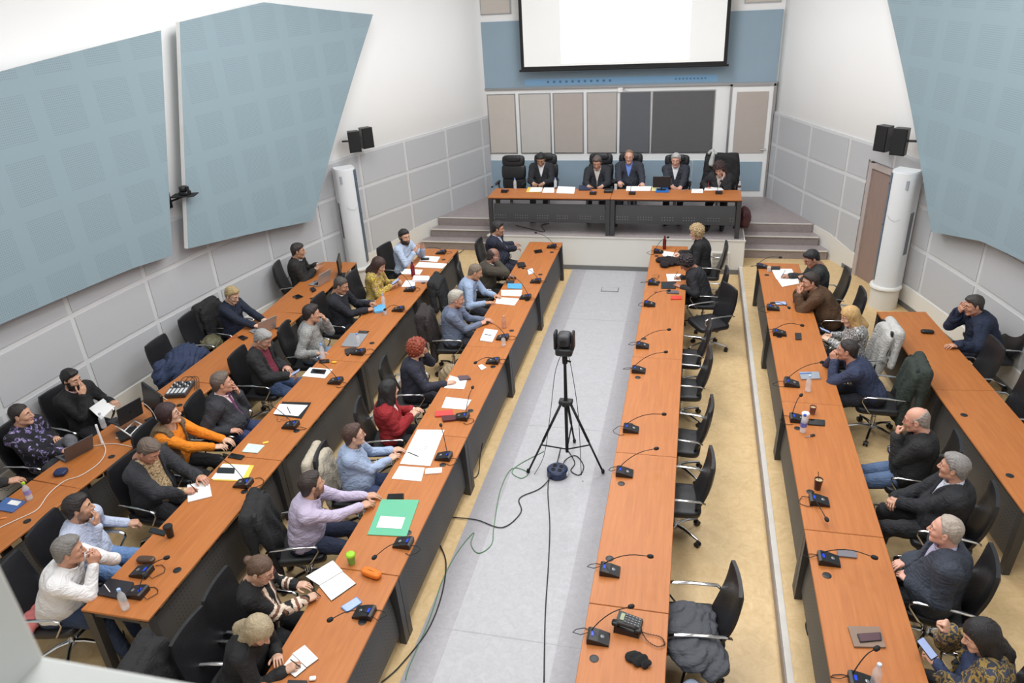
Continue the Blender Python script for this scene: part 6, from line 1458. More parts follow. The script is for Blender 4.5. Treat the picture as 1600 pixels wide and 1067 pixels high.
def cup(label, bx, by, z, h, r0, r1, m, lid=None, name='paper_cup', straw=False):
    q = P(bx, by, z); e = empty(name, (q[0], q[1], z + 0.001)); tag(e, label, 'cup')
    b = MB(); b.lathe([(r0, 0), (r1, h), (r1 - 0.003, h), (r0 - 0.003, 0.012)], 22); b.build('cup_body', [m], e, 0.8)
    b = MB()
    if lid: b.lathe([(r1 + 0.003, h - 0.006), (r1 + 0.004, h + 0.004), (r1 - 0.004, h + 0.014), (r1 - 0.010, h + 0.016)], 22); b.build('lid', [lid], e, 0.8)
    else: b.lathe([(r1 - 0.004, h - 0.015), (0.001, h - 0.014)], 22, close=False); b.build('drink', [mat('coffee_foam', (196, 172, 132), 0.6, var=0.1, nscale=60)], e)
    if straw: b = MB(); b.cyl((0.01, 0, 0.03), (-0.012, 0.02, h + 0.07), 0.003, 8); b.build('straw', [BLACKPLASTIC], e)
    return e
def slab_item(name, cat, label, cx, cy, z, size, rz, m, ch=0.004):
    q = P(cx, cy, z + size[2]); b = MB(); b.box((0, 0, size[2] / 2 + 0.0005), size, 0, None, min(ch, min(size) * 0.3)); o = b.build(name, [m] if not isinstance(m, list) else m, None, 0.5); o.location = (q[0], q[1], z); o.rotation_euler = (0, 0, rz); tag(o, label, cat); return o
def pen(label, a, b_, z, m=None):
    A, B = Vector(P(*a, z + 0.006)), Vector(P(*b_, z + 0.006)); c = (A + B) / 2; b = MB(); b.tube([A - c, (A - c).lerp(B - c, 0.88), B - c], 0.0045, 8, 0, 0.003); o = b.build('pen', [m or BLACKPLASTIC], None, True); o.location = c; tag(o, label, 'pen'); return o
def spectacles(label, cx, cy, z, rz, m=None):
    q = P(cx, cy, z + 0.01); b = MB()
    for s in (-1, 1):
        b.tube([(s * 0.032 + 0.023 * math.cos(k * PI / 6), 0, 0.02 + 0.017 * math.sin(k * PI / 6)) for k in range(13)], 0.002, 5); b.tube([(s * 0.056, 0, 0.028), (s * 0.058, 0.07, 0.016), (s * 0.050, 0.12, 0.003)], 0.002, 5)
    b.tube([(-0.01, 0, 0.024), (0, 0.002, 0.028), (0.01, 0, 0.024)], 0.002, 5); o = b.build('spectacles', [m or BLACKPLASTIC], None, True); o.location = (q[0], q[1], z + 0.001); o.rotation_euler = (0, 0, rz); tag(o, label, 'glasses'); return o
def laptop(label, cx, cy, z, user, w=0.32, d=0.22, ang=108, m=None, lit=True, logo=None):
    """user: direction (degrees) from the laptop to its user"""
    q = P(cx, cy, z + 0.01); e = empty('laptop', (q[0], q[1], z + 0.001), math.radians(user - 90)); tag(e, label, 'laptop'); m = m or mat('laptop_silver', (186, 188, 192), 0.35, 0.6, var=0.02)
    b = MB(); b.box((0, 0, 0.009), (w, d, 0.016), 0, None, 0.003); bs = b.build('keyboard_base', [m], e, 0.5)
    b = MB(); b.box((0, -0.03, 0.0175), (w * 0.84, d * 0.48, 0.002)); b.build('keyboard', [BLACKMATTE], bs); b = MB(); b.box((0, 0.075, 0.0175), (0.10, 0.055, 0.001)); b.build('trackpad', [GREYMETAL], bs)
    M = trs(0, -d / 2 + 0.004, 0.015) @ rotm('X', -math.radians(ang) + PI)
    M = trs(0, -d / 2 + 0.004, 0.015) @ rotm('X', math.radians(ang - 90))
    b = MB(); b.box((0, -0.004, d / 2), (w, 0.008, d), 0, M, 0.003); ld = b.build('lid', [m], e, 0.5)
    b = MB(); b.box((0, 0.0008, d / 2 + 0.002), (w * 0.94, 0.002, d * 0.86), 0, M); b.build('screen', [mat('laptop_screen', (120, 130, 150), 0.2, var=0.15, nscale=12, emit=(190, 200, 215), estr=0.5) if lit else GLASSBLK], ld)
    if logo:
        b = MB(); b.pillow((0, -0.0088, d * 0.47), (0.034, 0.002, 0.036), 0.9, 8, 0, M); b.pillow((0.004, -0.0088, d * 0.47 + 0.024), (0.012, 0.002, 0.014), 0.9, 6, 0, M @ rotm('Y', 0.0)); b.build('lid_logo', [logo], ld, True)
    return e
LT = 'paper sheets on the left aisle tables'
# ---- left aisle tables
phone('black phone before the man in navy suit', [(834, 391), (846, 389), (848, 393.5), (836, 395.5)], TT)
quad('glasses_case', 'case', 'dark glasses case before the bald man in the brown-green jacket', [(807, 410), (819, 409), (822, 415), (810, 417)], TT, 0.025, BLACKPLASTIC, None, 0.008)
quad('face_mask', 'mask', 'folded white face mask beside the second microphone from the stage', [(824, 421), (832, 419), (834, 426), (826, 429)], TT, 0.012, mat('mask_white', (222, 230, 238), 0.9), None, 0.006)
quad('blue_booklet', 'booklet', 'light blue booklet before the man in light blue shirt', [(793, 442.6), (816, 443), (815, 451), (793, 450)], TT, 0.01, mat('sky_blue_cover', (84, 166, 214), 0.5))
phone('dark phone above the blue booklet', [(791, 438), (804, 438), (803, 442), (791, 442)], TT)
sheet('upper of two white sheets below the blue booklet', [(783, 453), (816, 453), (814, 463), (783, 461.5)], TT, lines=4)
sheet('lower of two white sheets below the blue booklet', [(776.5, 464), (811, 466.6), (804, 477), (774, 474)], TT, lines=4)
quad('notepad', 'notebook', 'thick white notepad before the white-haired man', [(757.6, 513.4), (778, 516), (769, 533.6), (750, 531)], TT, 0.018, PAPER)
pen('black pen on the thick white notepad', (757, 522), (769, 524), TT + 0.018)
bottle('small water bottle with pinkish tint among the microphones of the white-haired man', 788, 512, TT, 0.19, (190, 150, 140), None, mat('pink_plastic', (214, 160, 140), 0.15, var=0, alpha=0.6))
bottle('clear water bottle right behind the neck of the white-haired man\'s microphone', 787, 540, TT, 0.15, (30, 30, 32))
quad('tissue_packet', 'packet', 'small white packet under the low microphone', [(747, 571), (753, 569), (760, 574), (752, 578)], TT, 0.01, PAPER)
sheet('white sheets under the hand of the woman with curly red hair', [(703, 586.6), (729.6, 593.7), (725, 608), (694, 606)], TT, lines=4)
quad('glasses_case', 'case', 'maroon and grey glasses case on the sheets of the curly red-haired woman', [(715, 587), (731, 586), (736, 591), (718, 593)], TT + .002, 0.02, mat('mauve_case', (92, 74, 80), 0.4), None, 0.006)
sheet('white papers before the woman in the red blazer', [(697, 620), (736.6, 624.6), (727, 640), (690, 637)], TT, lines=5)
quad('pencil_pouch', 'pouch', 'bright red pouch before the woman in the red blazer', [(680, 642), (707, 640), (709, 648), (680, 650)], TT, 0.02, mat('red_pouch', (205, 66, 62), 0.6), None, 0.01)
quad('spectacle_case', 'case', 'dark red spectacle case touching a microphone', [(690, 650), (711, 648), (713, 655), (692, 657)], TT, 0.025, mat('maroon_case', (84, 38, 44), 0.35), None, 0.012)
sheet('large spread of white papers before the woman in pale blue shirt', [(652, 671), (694.5, 671.7), (672, 728), (625, 724.5)], TT, 0.003, lines=9)
pen('black pen lying on the large spread of papers', (637, 706), (654, 713), TT + .003)
spectacles('reading glasses folded on the large spread of papers', 659, 701, TT + .003, 0.3, GREYMETAL)
sheet('white sheets below the large spread of papers', [(624, 728), (663.6, 730.7), (658, 752), (612, 747.6)], TT, lines=5)
quad('envelope', 'envelope', 'white envelope with dark edge beside the table joint', [(665, 732), (691, 730), (690, 738), (664, 740)], TT, 0.012, PAPER)
phone('black phone above the green folder', [(606, 771.5), (631, 770.6), (631, 778.5), (604, 779)], TT)
FO, _, _, _ = quad('folder', 'folder', 'large mint green folder before the man in lilac shirt', [(596, 780), (655, 781), (635, 838), (574, 835)], TT, 0.006, mat('mint_card', (98, 178, 142), 0.6, var=0.03))
sheet('small white sheet lying on the green folder', [(595, 806), (633, 808.6), (627, 826), (588, 824)], TT + 0.007, lines=0)
cup('reusable cup with lime green lid near the man in lilac shirt', 550, 880, TT, 0.10, 0.030, 0.040, mat('grey_green_print', (120, 160, 70), 0.5, var=0.3, nscale=25), mat('lime_lid', (150, 206, 44), 0.4), 'reusable_cup')
q = P(580, 895, TT + .03); b = MB(); b.pillow((0, 0, 0.03), (0.20, 0.085, 0.058), 0.6, 12); o = b.build('pencil_case', [mat('orange_fabric', (226, 122, 34), 0.7, var=0.08, bump=0.3, bscale=60)], None, True); o.location = (q[0], q[1], TT); o.rotation_euler = (0, 0, -0.25); tag(o, 'orange pencil case on the left aisle table', 'pencil case')
b = MB(); b.tube([(-0.09, 0, 0.05), (0, 0.0, 0.061), (0.09, 0, 0.05)], 0.003, 6); b.build('zip', [mat('dark_orange_zip', (150, 76, 20), 0.5)], o)
open_book('open white notebook of the woman in the striped cardigan', [(478, 900.6), (520, 875.5), (535.6, 892), (499, 914)], [(499, 915), (535.6, 893), (555.7, 910.7), (517.5, 937.4)], TT)
phone('phone with lit screen in a blue case beside the nearest left microphone', [(532, 948), (557.7, 932), (566, 941), (542, 956.7)], TT, lit=True, case=mat('blue_case', (90, 140, 196), 0.4))
open_book('small open notebook of the woman with greying blonde hair', [(457, 1021), (476, 1007.6), (497, 1028.6), (479, 1042)], [(441, 1041.5), (457, 1022), (478, 1043), (461, 1057)], TT)
slab_item('earbud_case', 'case', 'tiny white earbud case at the bottom edge of the left aisle table', 488, 1058, TT, (0.05, 0.035, 0.025), 0.3, PAPER, 0.008)
quad('wallet', 'wallet', 'black wallet at the very bottom of the left aisle table', [(450, 1062), (480, 1063), (476, 1078), (446, 1078)], TT, 0.015, BLACKPLASTIC, None, 0.006)
# ---- left tier, middle row
sheet('white sheet under a phone before the gesturing man', [(662, 399.7), (688, 401), (683, 409), (655, 407)], TT1)
phone('black phone on the sheet of the gesturing man', [(658, 402.5), (671, 402.5), (670, 406), (657, 406)], TT1 + .002)
sheet('wide spread of white papers in front of the gesturing man', [(655, 409), (698.7, 412), (691.6, 419.4), (648, 417)], TT1, lines=3)
sheet('white sheet left of the maroon bottle', [(632.6, 420), (660.7, 421.3), (656, 429), (626, 428)], TT1, lines=3)
bottle('maroon metal bottle standing on the left tier table', 646, 431, TT1, 0.25, (90, 30, 44), None, mat('maroon_metal', (124, 32, 52), 0.35, 0.3), 0.034)
quad('white_box', 'box', 'flat white box beside the maroon bottle', [(646.6, 430), (671, 431), (670.5, 438), (644, 438)], TT1, 0.035, mat('box_white', (232, 228, 236), 0.5))
sheet('white sheet before the woman in the yellow flowered blouse', [(634, 438), (648.6, 438), (648, 448), (627, 448)], TT1)
quad('tissue_box', 'packet', 'light blue packet held by the man in black sweater', [(584, 478), (600, 474), (604, 484), (585, 487)], TT1, 0.03, mat('light_blue_box', (96, 172, 220), 0.5))
cup('small clear drinking glass beside the blue packet', 602, 491, TT1, 0.09, 0.026, 0.032, GLASS, None, 'drinking_glass')
bottle('clear water bottle behind the blue packet', 600, 478, TT1, 0.2, (150, 180, 215))
quad('laptop', 'laptop', 'closed silver laptop before the man in light grey sweater', [(546.8, 520), (574.4, 521.4), (559.5, 541.7), (532.8, 540)], TT1, 0.018, mat('laptop_silver', (186, 188, 192), 0.35, 0.6, var=0.02), None, 0.01)
phone('black phone behind the closed silver laptop', [(561, 516.4), (577, 517), (572, 521), (559, 520)], TT1)
bottle('clear water bottle standing by the closed silver laptop', 560, 538, TT1, 0.17, (110, 150, 220))
quad('wallet', 'wallet', 'dark wallet below the closed silver laptop', [(538, 545), (556, 542), (557, 549), (540, 552)], TT1, 0.02, mat('dark_wallet', (52, 46, 46), 0.5), None, 0.008)
bottle('clear water bottle before the man in light grey sweater', 505, 560, TT1, 0.22, (120, 160, 225))
phone('small grey phone beside a yellow sweet', [(498, 562), (514, 561), (515, 566), (499, 567)], TT1)
slab_item('sweet', 'sweet', 'small yellow wrapped sweet on the left tier table', 522, 565, TT1, (0.06, 0.04, 0.015), 0.2, mat('yellow_wrapper', (232, 176, 40), 0.4), 0.006)
sheet('white sheet with a black device before the maroon shirt', [(484.4, 574), (520, 577), (507.5, 591), (472, 587.5)], TT1, lines=0)
phone('black device lying on the white sheet before the maroon shirt', [(488, 576), (510, 577.5), (507, 584), (485, 582)], TT1 + .002)
quad('folder', 'folder', 'black folder under white paper on the left tier table', [(441.5, 627.5), (486, 628.7), (471, 653), (430, 648)], TT1, 0.008, BLACKMATTE)
sheet('white paper lying in the black folder', [(437, 631), (481, 633), (466, 650), (427, 646.4)], TT1 + 0.009, lines=3)
pen('pen on the white paper of the black folder', (449, 636), (454, 646), TT1 + .012)
spectacles('reading glasses below the black folder', 441, 657, TT1, 0.5, mat('tortoise', (110, 70, 44), 0.3))
sheet('small pale mint leaflet with a yellow tab', [(388, 692.8), (413.4, 695.6), (402, 707.4), (378, 705.4)], TT1, 0.008, mat('mint_leaflet', (204, 226, 218), 0.6, var=0.12, nscale=12), name='leaflet', cat='leaflet')
slab_item('sticky_note', 'note', 'yellow tab next to the mint leaflet', 415, 691, TT1, (0.06, 0.03, 0.004), 0.6, mat('sticky_yellow', (240, 206, 84), 0.7), 0.001)
phone('black phone before the orange blouse', [(361.8, 707.7), (382.5, 711.5), (377, 717.9), (355.5, 714)], TT1)
quad('folder', 'folder', 'yellow folder under white papers beside the microphone', [(350, 724), (397, 727), (385, 752), (332, 750)], TT1, 0.003, mat('yellow_folder', (238, 204, 84), 0.6))
sheet('white papers on the yellow folder', [(348, 724.7), (390, 727), (377, 750), (330, 748)], TT1 + .004)
phone('black phone on the papers of the yellow folder', [(341, 730), (367, 731), (366, 739), (338, 738)], TT1 + .007)
quad('notepad', 'notebook', 'white pad the man in dark suit jacket writes on', [(292.5, 757.6), (326.4, 750), (331, 774.8), (293.5, 784)], TT1, 0.01, PAPER)
cup('black coffee cup on the left tier table', 267, 838, TT1, 0.115, 0.030, 0.040, BLACKPLASTIC, BLACKMATTE)
phone('black phone beside the black coffee cup', [(231.6, 830.5), (236, 824), (260.4, 829), (256, 837)], TT1)
q = P(228, 875, TT1 + .02); b = MB(); b.pillow((0, 0, 0.025), (0.17, 0.075, 0.048), 0.6, 12); o = b.build('spectacle_case', [mat('brown_gloss_case', (78, 58, 46), 0.2)], None, True); o.location = (q[0], q[1], TT1); o.rotation_euler = (0, 0, 0.1); tag(o, 'glossy brown spectacle case near the end of the left tier', 'case')
quad('notebook', 'notebook', 'black hardcover notebook beside the white shirt', [(149.6, 927), (170, 903), (209, 909.6), (196, 937)], TT1, 0.02, mat('black_cover', (36, 36, 42), 0.35), None, 0.004)
pen('white pen lying on the black notebook', (163, 913), (172, 925), TT1 + 0.02, PAPER)
bottle('clear water bottle at the near end of the left tier table', 197, 951, TT1, 0.22, (160, 190, 230))
# ---- outer row, left wall
laptop('silver laptop of the man in black jacket at the far left', 499, 441, TT1, 165, 0.30, 0.21, 105)
q = P(533, 430, TT1); e = empty('monitor', (q[0], q[1], TT1 + .001), math.radians(110)); tag(e, 'small black monitor seen edge-on at the end of the outer left row', 'monitor')
b = MB(); b.box((0, 0, 0.20), (0.40, 0.03, 0.26), 0, None, 0.006); b.build('display_panel', [BLACKPLASTIC], e, 0.5); b = MB(); b.box((0, 0, 0.005), (0.18, 0.14, 0.01)); b.cyl((0, 0, 0.01), (0, 0, 0.12), 0.015); b.build('stand', [BLACKPLASTIC], e)
phone('black phone between the two laptops of the outer left row', [(456.5, 463), (466, 459.6), (474, 463), (464, 467)], TT1)
quad('computer_mouse', 'mouse', 'black computer mouse beside the far laptop', [(484, 450), (490, 448), (494, 452), (488, 455)], TT1, 0.025, BLACKPLASTIC, None, 0.008)
laptop('silver laptop the short-haired blonde woman types on', 410, 514, TT1, 155, 0.32, 0.22, 112)
phone('black phone beside the blonde woman\'s laptop', [(371, 526.5), (378, 523.5), (388, 527), (380, 531.5)], TT1)
spectacles('red-framed reading glasses beside a phone on the outer left row', 365, 528, TT1, 0.8, mat('red_frame', (150, 40, 36), 0.4))
quad('computer_mouse', 'mouse', 'small black mouse on the outer left table right of the silver laptop', [(447, 501), (452, 498.5), (455, 501), (450, 503.5)], TT1, 0.02, BLACKPLASTIC, None, 0.008)
# audio mixer
q = P(281, 607, TT1 + .04); e = empty('audio_mixer', (q[0], q[1], TT1 + .001), 0.25); tag(e, 'small audio mixer with knobs and cables on the outer left table', 'mixer')
b = MB(); b.box((0, 0, 0.03), (0.26, 0.34, 0.05), 0, rotm('X', 0.0), 0.006); b.build('mixer_body', [mat('mixer_grey', (60, 62, 66), 0.4)], e, 0.5)
b = MB()
for i in range(5): b.box((-0.10 + i * 0.05, -0.08, 0.0565), (0.03, 0.12, 0.003), 0)
b.build('channel_strips', [mat('mixer_white_print', (208, 208, 208), 0.5)], e)
for i in range(5):
    for j in range(3):
        b = MB(); b.lathe([(0.009, 0.055), (0.008, 0.072), (0.006, 0.073)], 10, 0, None, (-0.10 + i * 0.05, 0.02 + j * 0.045, 0)); b.build('knob', [BLACKPLASTIC if (i + j) % 2 else PAPER], e)
for i in range(3): b = MB(); b.tube(smooth_path([Vector((-0.06 + 0.06 * i, 0.17, 0.04)), Vector((-0.02 + 0.06 * i, 0.24, 0.07)), Vector((0.10 + 0.03 * i, 0.22, 0.05)), Vector((0.18 + 0.02 * i, 0.02 * i, 0.01))]), 0.004, 6); b.build('audio_lead', [CABLE], e, True)
# monitor by the mixer
q = P(238, 640, TT1 + .15); e = empty('monitor', (q[0], q[1], TT1 + .001), math.radians(150)); tag(e, 'large black monitor standing beside the laptop stand by the left wall', 'monitor')
b = MB(); b.box((0, 0, 0.25), (0.52, 0.035, 0.32), 0, rotm('X', 0.15), 0.006); b.build('display_panel', [BLACKPLASTIC], e, 0.5); b = MB(); b.box((0, 0, 0.006), (0.22, 0.18, 0.012), 0, None, 0.003); b.cyl((0, 0, 0.01), (0, 0, 0.16), 0.02); b.build('stand', [BLACKPLASTIC], e)
# raised laptop on a white wire stand
q = P(203, 676, TT1); e = empty('laptop_stand', (q[0], q[1], TT1 + .001), math.radians(98)); tag(e, 'white metal laptop stand on the outer left table', 'stand')
for s in (-1, 1):
    b = MB(); b.tube([(s * 0.12, -0.13, 0.006), (s * 0.12, 0.10, 0.006)], 0.008, 8); b.tube([(s * 0.12, -0.12, 0.008), (s * 0.10, 0.06, 0.16)], 0.008, 8); b.build('side_frame', [WHITE], e, True)
for (y, z_) in ((-0.08, 0.04), (-0.02, 0.09), (0.055, 0.155)): b = MB(); b.tube([(-0.115, y, z_), (0.115, y, z_)], 0.007, 8); b.build('crossbar', [WHITE], e, True)
for s in (-1, 1): b = MB(); b.box((s * 0.12, -0.14, 0.004), (0.05, 0.05, 0.006), 0, None, 0.002); b.build('foot_pad', [WHITE], e)
q = P(196, 640, TT1 + 0.19); lp = laptop('dark grey laptop raised on the white stand, its lid towards the aisle', 196, 652, TT1 + 0.165, 165, 0.31, 0.22, 100, mat('space_grey', (60, 60, 63), 0.4, 0.5), False, BLACKMATTE)
quad('media_box', 'box', 'flat black box under the white laptop stand', [(180, 676), (212, 664), (219, 676), (188, 689)], TT1, 0.03, BLACKPLASTIC, None, 0.006)
sheet('white sheets in the hands of the bearded man by the wall', [(139, 638), (168, 618), (180, 634), (158, 655)], TT1 + 0.05, 0.006)
laptop('grey laptop of the young man in the flowered sweatshirt', 116, 706, TT1, 160, 0.32, 0.22, 115, mat('mid_grey_laptop', (108, 108, 112), 0.4, 0.5))
bottle('clear water bottle in front of the raised laptop', 163, 668, TT1, 0.2, (190, 190, 200))
q = P(160, 692, TT1); b = MB(); b.lathe([(0.018, 0), (0.014, 0.02), (0.012, 0.20), (0.014, 0.235), (0.010, 0.245)], 14); o = b.build('charger_stick', [WHITE], None, 0.8); o.location = (q[0], q[1], TT1); tag(o, 'slim white upright charger with a cable on the outer left table', 'charger')
q = P(95, 738, TT1 + .02); b = MB(); b.pillow((0, 0, 0.025), (0.13, 0.12, 0.048), 0.5, 10); o = b.build('glasses_case', [mat('navy_case', (34, 48, 84), 0.4)], None, True); o.location = (q[0], q[1], TT1); o.rotation_euler = (0, 0, 0.3); tag(o, 'dark blue rounded case before the flowered sweatshirt', 'case')
bottle('water bottle with lime green cap on the outer left table', 47, 780, TT1, 0.21, (160, 220, 40), mat('label_violet', (150, 140, 200), 0.5, var=0.3, nscale=40))
quad('notebook', 'notebook', 'blue and white notebook at the left edge', [(10, 776.5), (41, 783), (19, 800), (-10, 795)], TT1, 0.012, mat('blue_cover', (74, 104, 158), 0.5))
sheet('white label sheet on the blue notebook', [(18, 781), (34, 783.5), (27, 790), (11, 787)], TT1 + 0.013, 0.001)
slab_item('usb_stick', 'stick', 'tiny orange stick on the table at the left edge', 5, 809, TT1, (0.05, 0.018, 0.008), 0.4, mat('orange_stick', (236, 150, 90), 0.5), 0.002)
spectacles('black glasses at the left picture edge', 6, 766, TT1, 0.2)
cable('charging_cable', [(161, 692, .03), (165, 704), (156, 722), (128, 742), (100, 752), (76, 772), (58, 796), (28, 811), (0, 824), (-12, 830)], TT1 + 0.006, 0.0045, WCABLE, 'long white charging cable winding along the outer left table')
cable('charging_cable', [(145, 697), (175, 693), (205, 698), (216, 705), (230, 712, -.1)], TT1 + 0.006, 0.004, WCABLE, 'short white cable running off the outer left table by the stand')
cable('charging_cable', [(208, 640, .2), (222, 630, .25), (236, 640, .2), (244, 655, .1), (240, 662, .02)], TT1 + 0.006, 0.004, WCABLE, 'white cable arching from the raised laptop')
cable('charging_cable', [(262, 625, .2), (250, 620, .25), (242, 632, .2), (243, 650, .1), (246, 664, .02)], TT1 + 0.006, 0.004, WCABLE, 'white cable hanging over the large black monitor')
# ---- right aisle tables
bottle('dark red metal bottle before the curly blonde woman', 1038, 389, TT, 0.25, (100, 34, 36), None, mat('dark_red_metal', (112, 30, 34), 0.3, 0.4), 0.032)
sheet('white sheets the curly blonde woman writes on', [(1031, 391), (1057, 395), (1054, 405), (1038, 402)], TT, 0.004, lines=3)
sheet('white sheet the woman with dark curls writes on', [(1041, 428), (1063.6, 428), (1063.6, 438.7), (1043, 439.4)], TT, 0.003, lines=3)
spectacles('black folded spectacles beside the second right microphone', 1029, 433, TT, 1.4)
phone('black tablet before the woman with dark curls', [(1033, 440), (1056.7, 440), (1056, 451), (1033, 450)], TT, name='tablet', cat='tablet')
quad('glasses_case', 'case', 'grey glasses case below the black tablet', [(1041, 453), (1060, 454), (1061, 458), (1042, 457)], TT, 0.018, mat('grey_case', (92, 88, 96), 0.4), None, 0.006)
quad('phone_case', 'case', 'bright red phone case at the edge of the right aisle table', [(1048, 462), (1065, 462), (1065, 467), (1048, 467)], TT, 0.014, mat('bright_red', (206, 62, 50), 0.5), None, 0.006)
slab_item('name_tag', 'tag', 'small dark red tag before the right aisle microphones', 1025, 456, TT, (0.05, 0.03, 0.006), 0.2, mat('dull_red', (150, 60, 50), 0.6), 0.001)
# desk telephone
q = P(982, 975, TT + .03); e = empty('desk_telephone', (q[0], q[1], TT + .001), math.radians(82)); tag(e, 'black desk telephone with keypad on the right aisle table', 'telephone')
b = MB(); vs = [(-0.09, -0.10, 0), (0.09, -0.10, 0), (0.09, 0.10, 0), (-0.09, 0.10, 0), (-0.085, -0.095, 0.03), (0.085, -0.095, 0.03), (0.085, 0.095, 0.065), (-0.085, 0.095, 0.065)]
b.add(vs, [(3, 2, 1, 0), (4, 5, 6, 7), (0, 1, 5, 4), (1, 2, 6, 5), (2, 3, 7, 6), (3, 0, 4, 7)]); b.build('telephone_body', [BLACKPLASTIC], e, 0.4)
R6 = rotm('X', 0.18)
b = MB(); b.box((0.03, 0.065, 0.050), (0.07, 0.03, 0.004), 0, R6); b.build('lcd', [mat('green_lcd', (140, 150, 110), 0.3, var=0)], e)
KEY = mat('grey_keys', (120, 122, 126), 0.5)
for i in range(4):
    for j in range(5): b = MB(); b.box((-0.005 + i * 0.024, 0.035 - j * 0.026, 0.051), (0.016, 0.014, 0.006), 0, R6, 0.002); b.build('key', [KEY], e)
b = MB(); b.tube([(-0.062, -0.10, 0.055), (-0.062, -0.05, 0.075), (-0.062, 0.05, 0.085), (-0.062, 0.11, 0.085)], 0.017, 10); b.pillow((-0.062, -0.09, 0.055), (0.055, 0.06, 0.04), 0.6, 8); b.pillow((-0.062, 0.09, 0.078), (0.055, 0.06, 0.04), 0.6, 8); b.build('handset', [BLACKPLASTIC], e, True)
cp = smooth_path([Vector((-0.06, -0.12, 0.04)), Vector((-0.10, -0.17, 0.012)), Vector((-0.13, -0.25, 0.012)), Vector((-0.09, -0.30, 0.012)), Vector((-0.03, -0.26, 0.012)), Vector((-0.03, -0.16, 0.012)), Vector((-0.03, -0.10, 0.02))], 20); cc = []
for i, p_ in enumerate(cp): cc.append(p_ + Vector((0, 0.006 * math.cos(i * 1.6), 0.006 * math.sin(i * 1.6))))
b = MB(); b.tube(cc, 0.0028, 5); b.build('coiled_cord', [RUBBER], e, True)
# ---- right tier
sheet('upper white sheet under the writing hand of the man in dark grey coat', [(1205, 420), (1237, 420), (1243, 432), (1213, 436)], TT1, lines=4)
sheet('lower white sheets before the man in dark grey coat', [(1212, 433), (1246, 430), (1248.6, 443), (1222, 448)], TT1 + .002, lines=4)
cup('small clear drinking glass next to the far right tier microphone', 1201, 424, TT1, 0.08, 0.028, 0.033, GLASS, None, 'drinking_glass')
quad('spectacle_case', 'case', 'long black case above the sheets of the man in dark grey coat', [(1204, 416), (1219, 416), (1219, 420), (1205, 420)], TT1, 0.022, BLACKPLASTIC, None, 0.006)
phone('phone with lit screen beside the microphone of the brown jacket', [(1209, 471), (1228, 471), (1230, 476), (1212, 476)], TT1, lit=True)
quad('card_wallet', 'wallet', 'small black square case on the right tier table', [(1242, 520), (1252, 520), (1252.5, 530), (1243, 530)], TT1, 0.012, mat('card_black', (44, 38, 40), 0.5), None, 0.003)
quad('notebook', 'notebook', 'grey notebook before the man in blue sweater', [(1248.6, 581), (1279, 580.5), (1282, 591), (1252, 592)], TT1, 0.014, mat('grey_cover', (146, 152, 162), 0.5))
pen('bright blue pen on the grey notebook', (1250, 583.5), (1268, 582.5), TT1 + 0.014, mat('bright_blue', (40, 120, 220), 0.4))
bottle('clear water bottle before the man in blue sweater', 1262, 611, TT1, 0.21, (180, 205, 235))
cup('small printed brown and white coffee cup on the right tier table', 1269, 646, TT1, 0.09, 0.027, 0.036, mat('brown_white_print', (120, 76, 66), 0.6, var=0.5, nscale=22))
cup('white takeaway cup behind the labelled water bottle', 1257, 660, TT1, 0.11, 0.030, 0.038, PAPER, PAPER)
bottle('water bottle with blue and white label in front of a white cup', 1254, 675, TT1, 0.22, (50, 90, 200), mat('label_blue_white', (96, 110, 190), 0.5, var=0.5, nscale=40))
phone('long black tablet beside the labelled water bottle', [(1264, 654), (1289, 656), (1289, 665), (1262, 663)], TT1, name='tablet', cat='tablet')
q = P(1265, 682, TT1); e = empty('car_keys', (q[0], q[1], TT1 + .001), 0.5); tag(e, 'car keys lying below the long black tablet', 'keys')
b = MB(); b.pillow((0.035, 0.0, 0.008), (0.055, 0.030, 0.014), 0.6, 8); b.build('key_fob', [BLACKPLASTIC], e, True)
b = MB(); b.box((-0.02, 0.0, 0.003), (0.05, 0.008, 0.002)); b.box((-0.045, 0.0, 0.003), (0.018, 0.02, 0.002)); b.build('key_blade', [GREYMETAL], e)
b = MB(); b.tube([(0.012 * math.cos(k * PI / 6), 0.012 * math.sin(k * PI / 6), 0.005) for k in range(13)], 0.0014, 5); b.build('key_ring', [CHROME], e, True)
cup('iced coffee in a dark cup with a straw on the right tier table', 1277, 764, TT1, 0.115, 0.028, 0.040, mat('cold_coffee', (74, 44, 38), 0.3, var=0.2), None, 'iced_coffee_cup', True)
quad('remote_control', 'remote', 'flat grey remote control under the microphone neck', [(1308, 858), (1338, 861), (1339, 871), (1309, 868)], TT1, 0.014, mat('remote_grey', (112, 110, 116), 0.5), None, 0.004)
quad('tablet', 'tablet', 'brown tablet case with a phone on top, near the plaid jacket', [(1324.5, 978), (1374, 979), (1384.5, 1011), (1334.7, 1010)], TT1, 0.012, mat('taupe_case', (134, 112, 96), 0.6), None, 0.008)
phone('plum coloured phone lying on the brown tablet case', [(1339, 990), (1376, 987.7), (1378, 1000), (1344, 1003)], TT1 + 0.013, mat('plum_glass', (84, 58, 66), 0.3))
bottle('clear water bottle at the bottom edge beside the lowest right microphone', 1366, 1072, TT1, 0.22, (200, 215, 240))
q = P(1449, 518, TT1 + .02); b = MB(); b.pillow((0, 0, 0.022), (0.16, 0.08, 0.042), 0.6, 10); o = b.build('spectacle_case', [BLACKPLASTIC], None, True); o.location = (q[0], q[1], TT1); tag(o, 'black case alone on the right wall table', 'case')
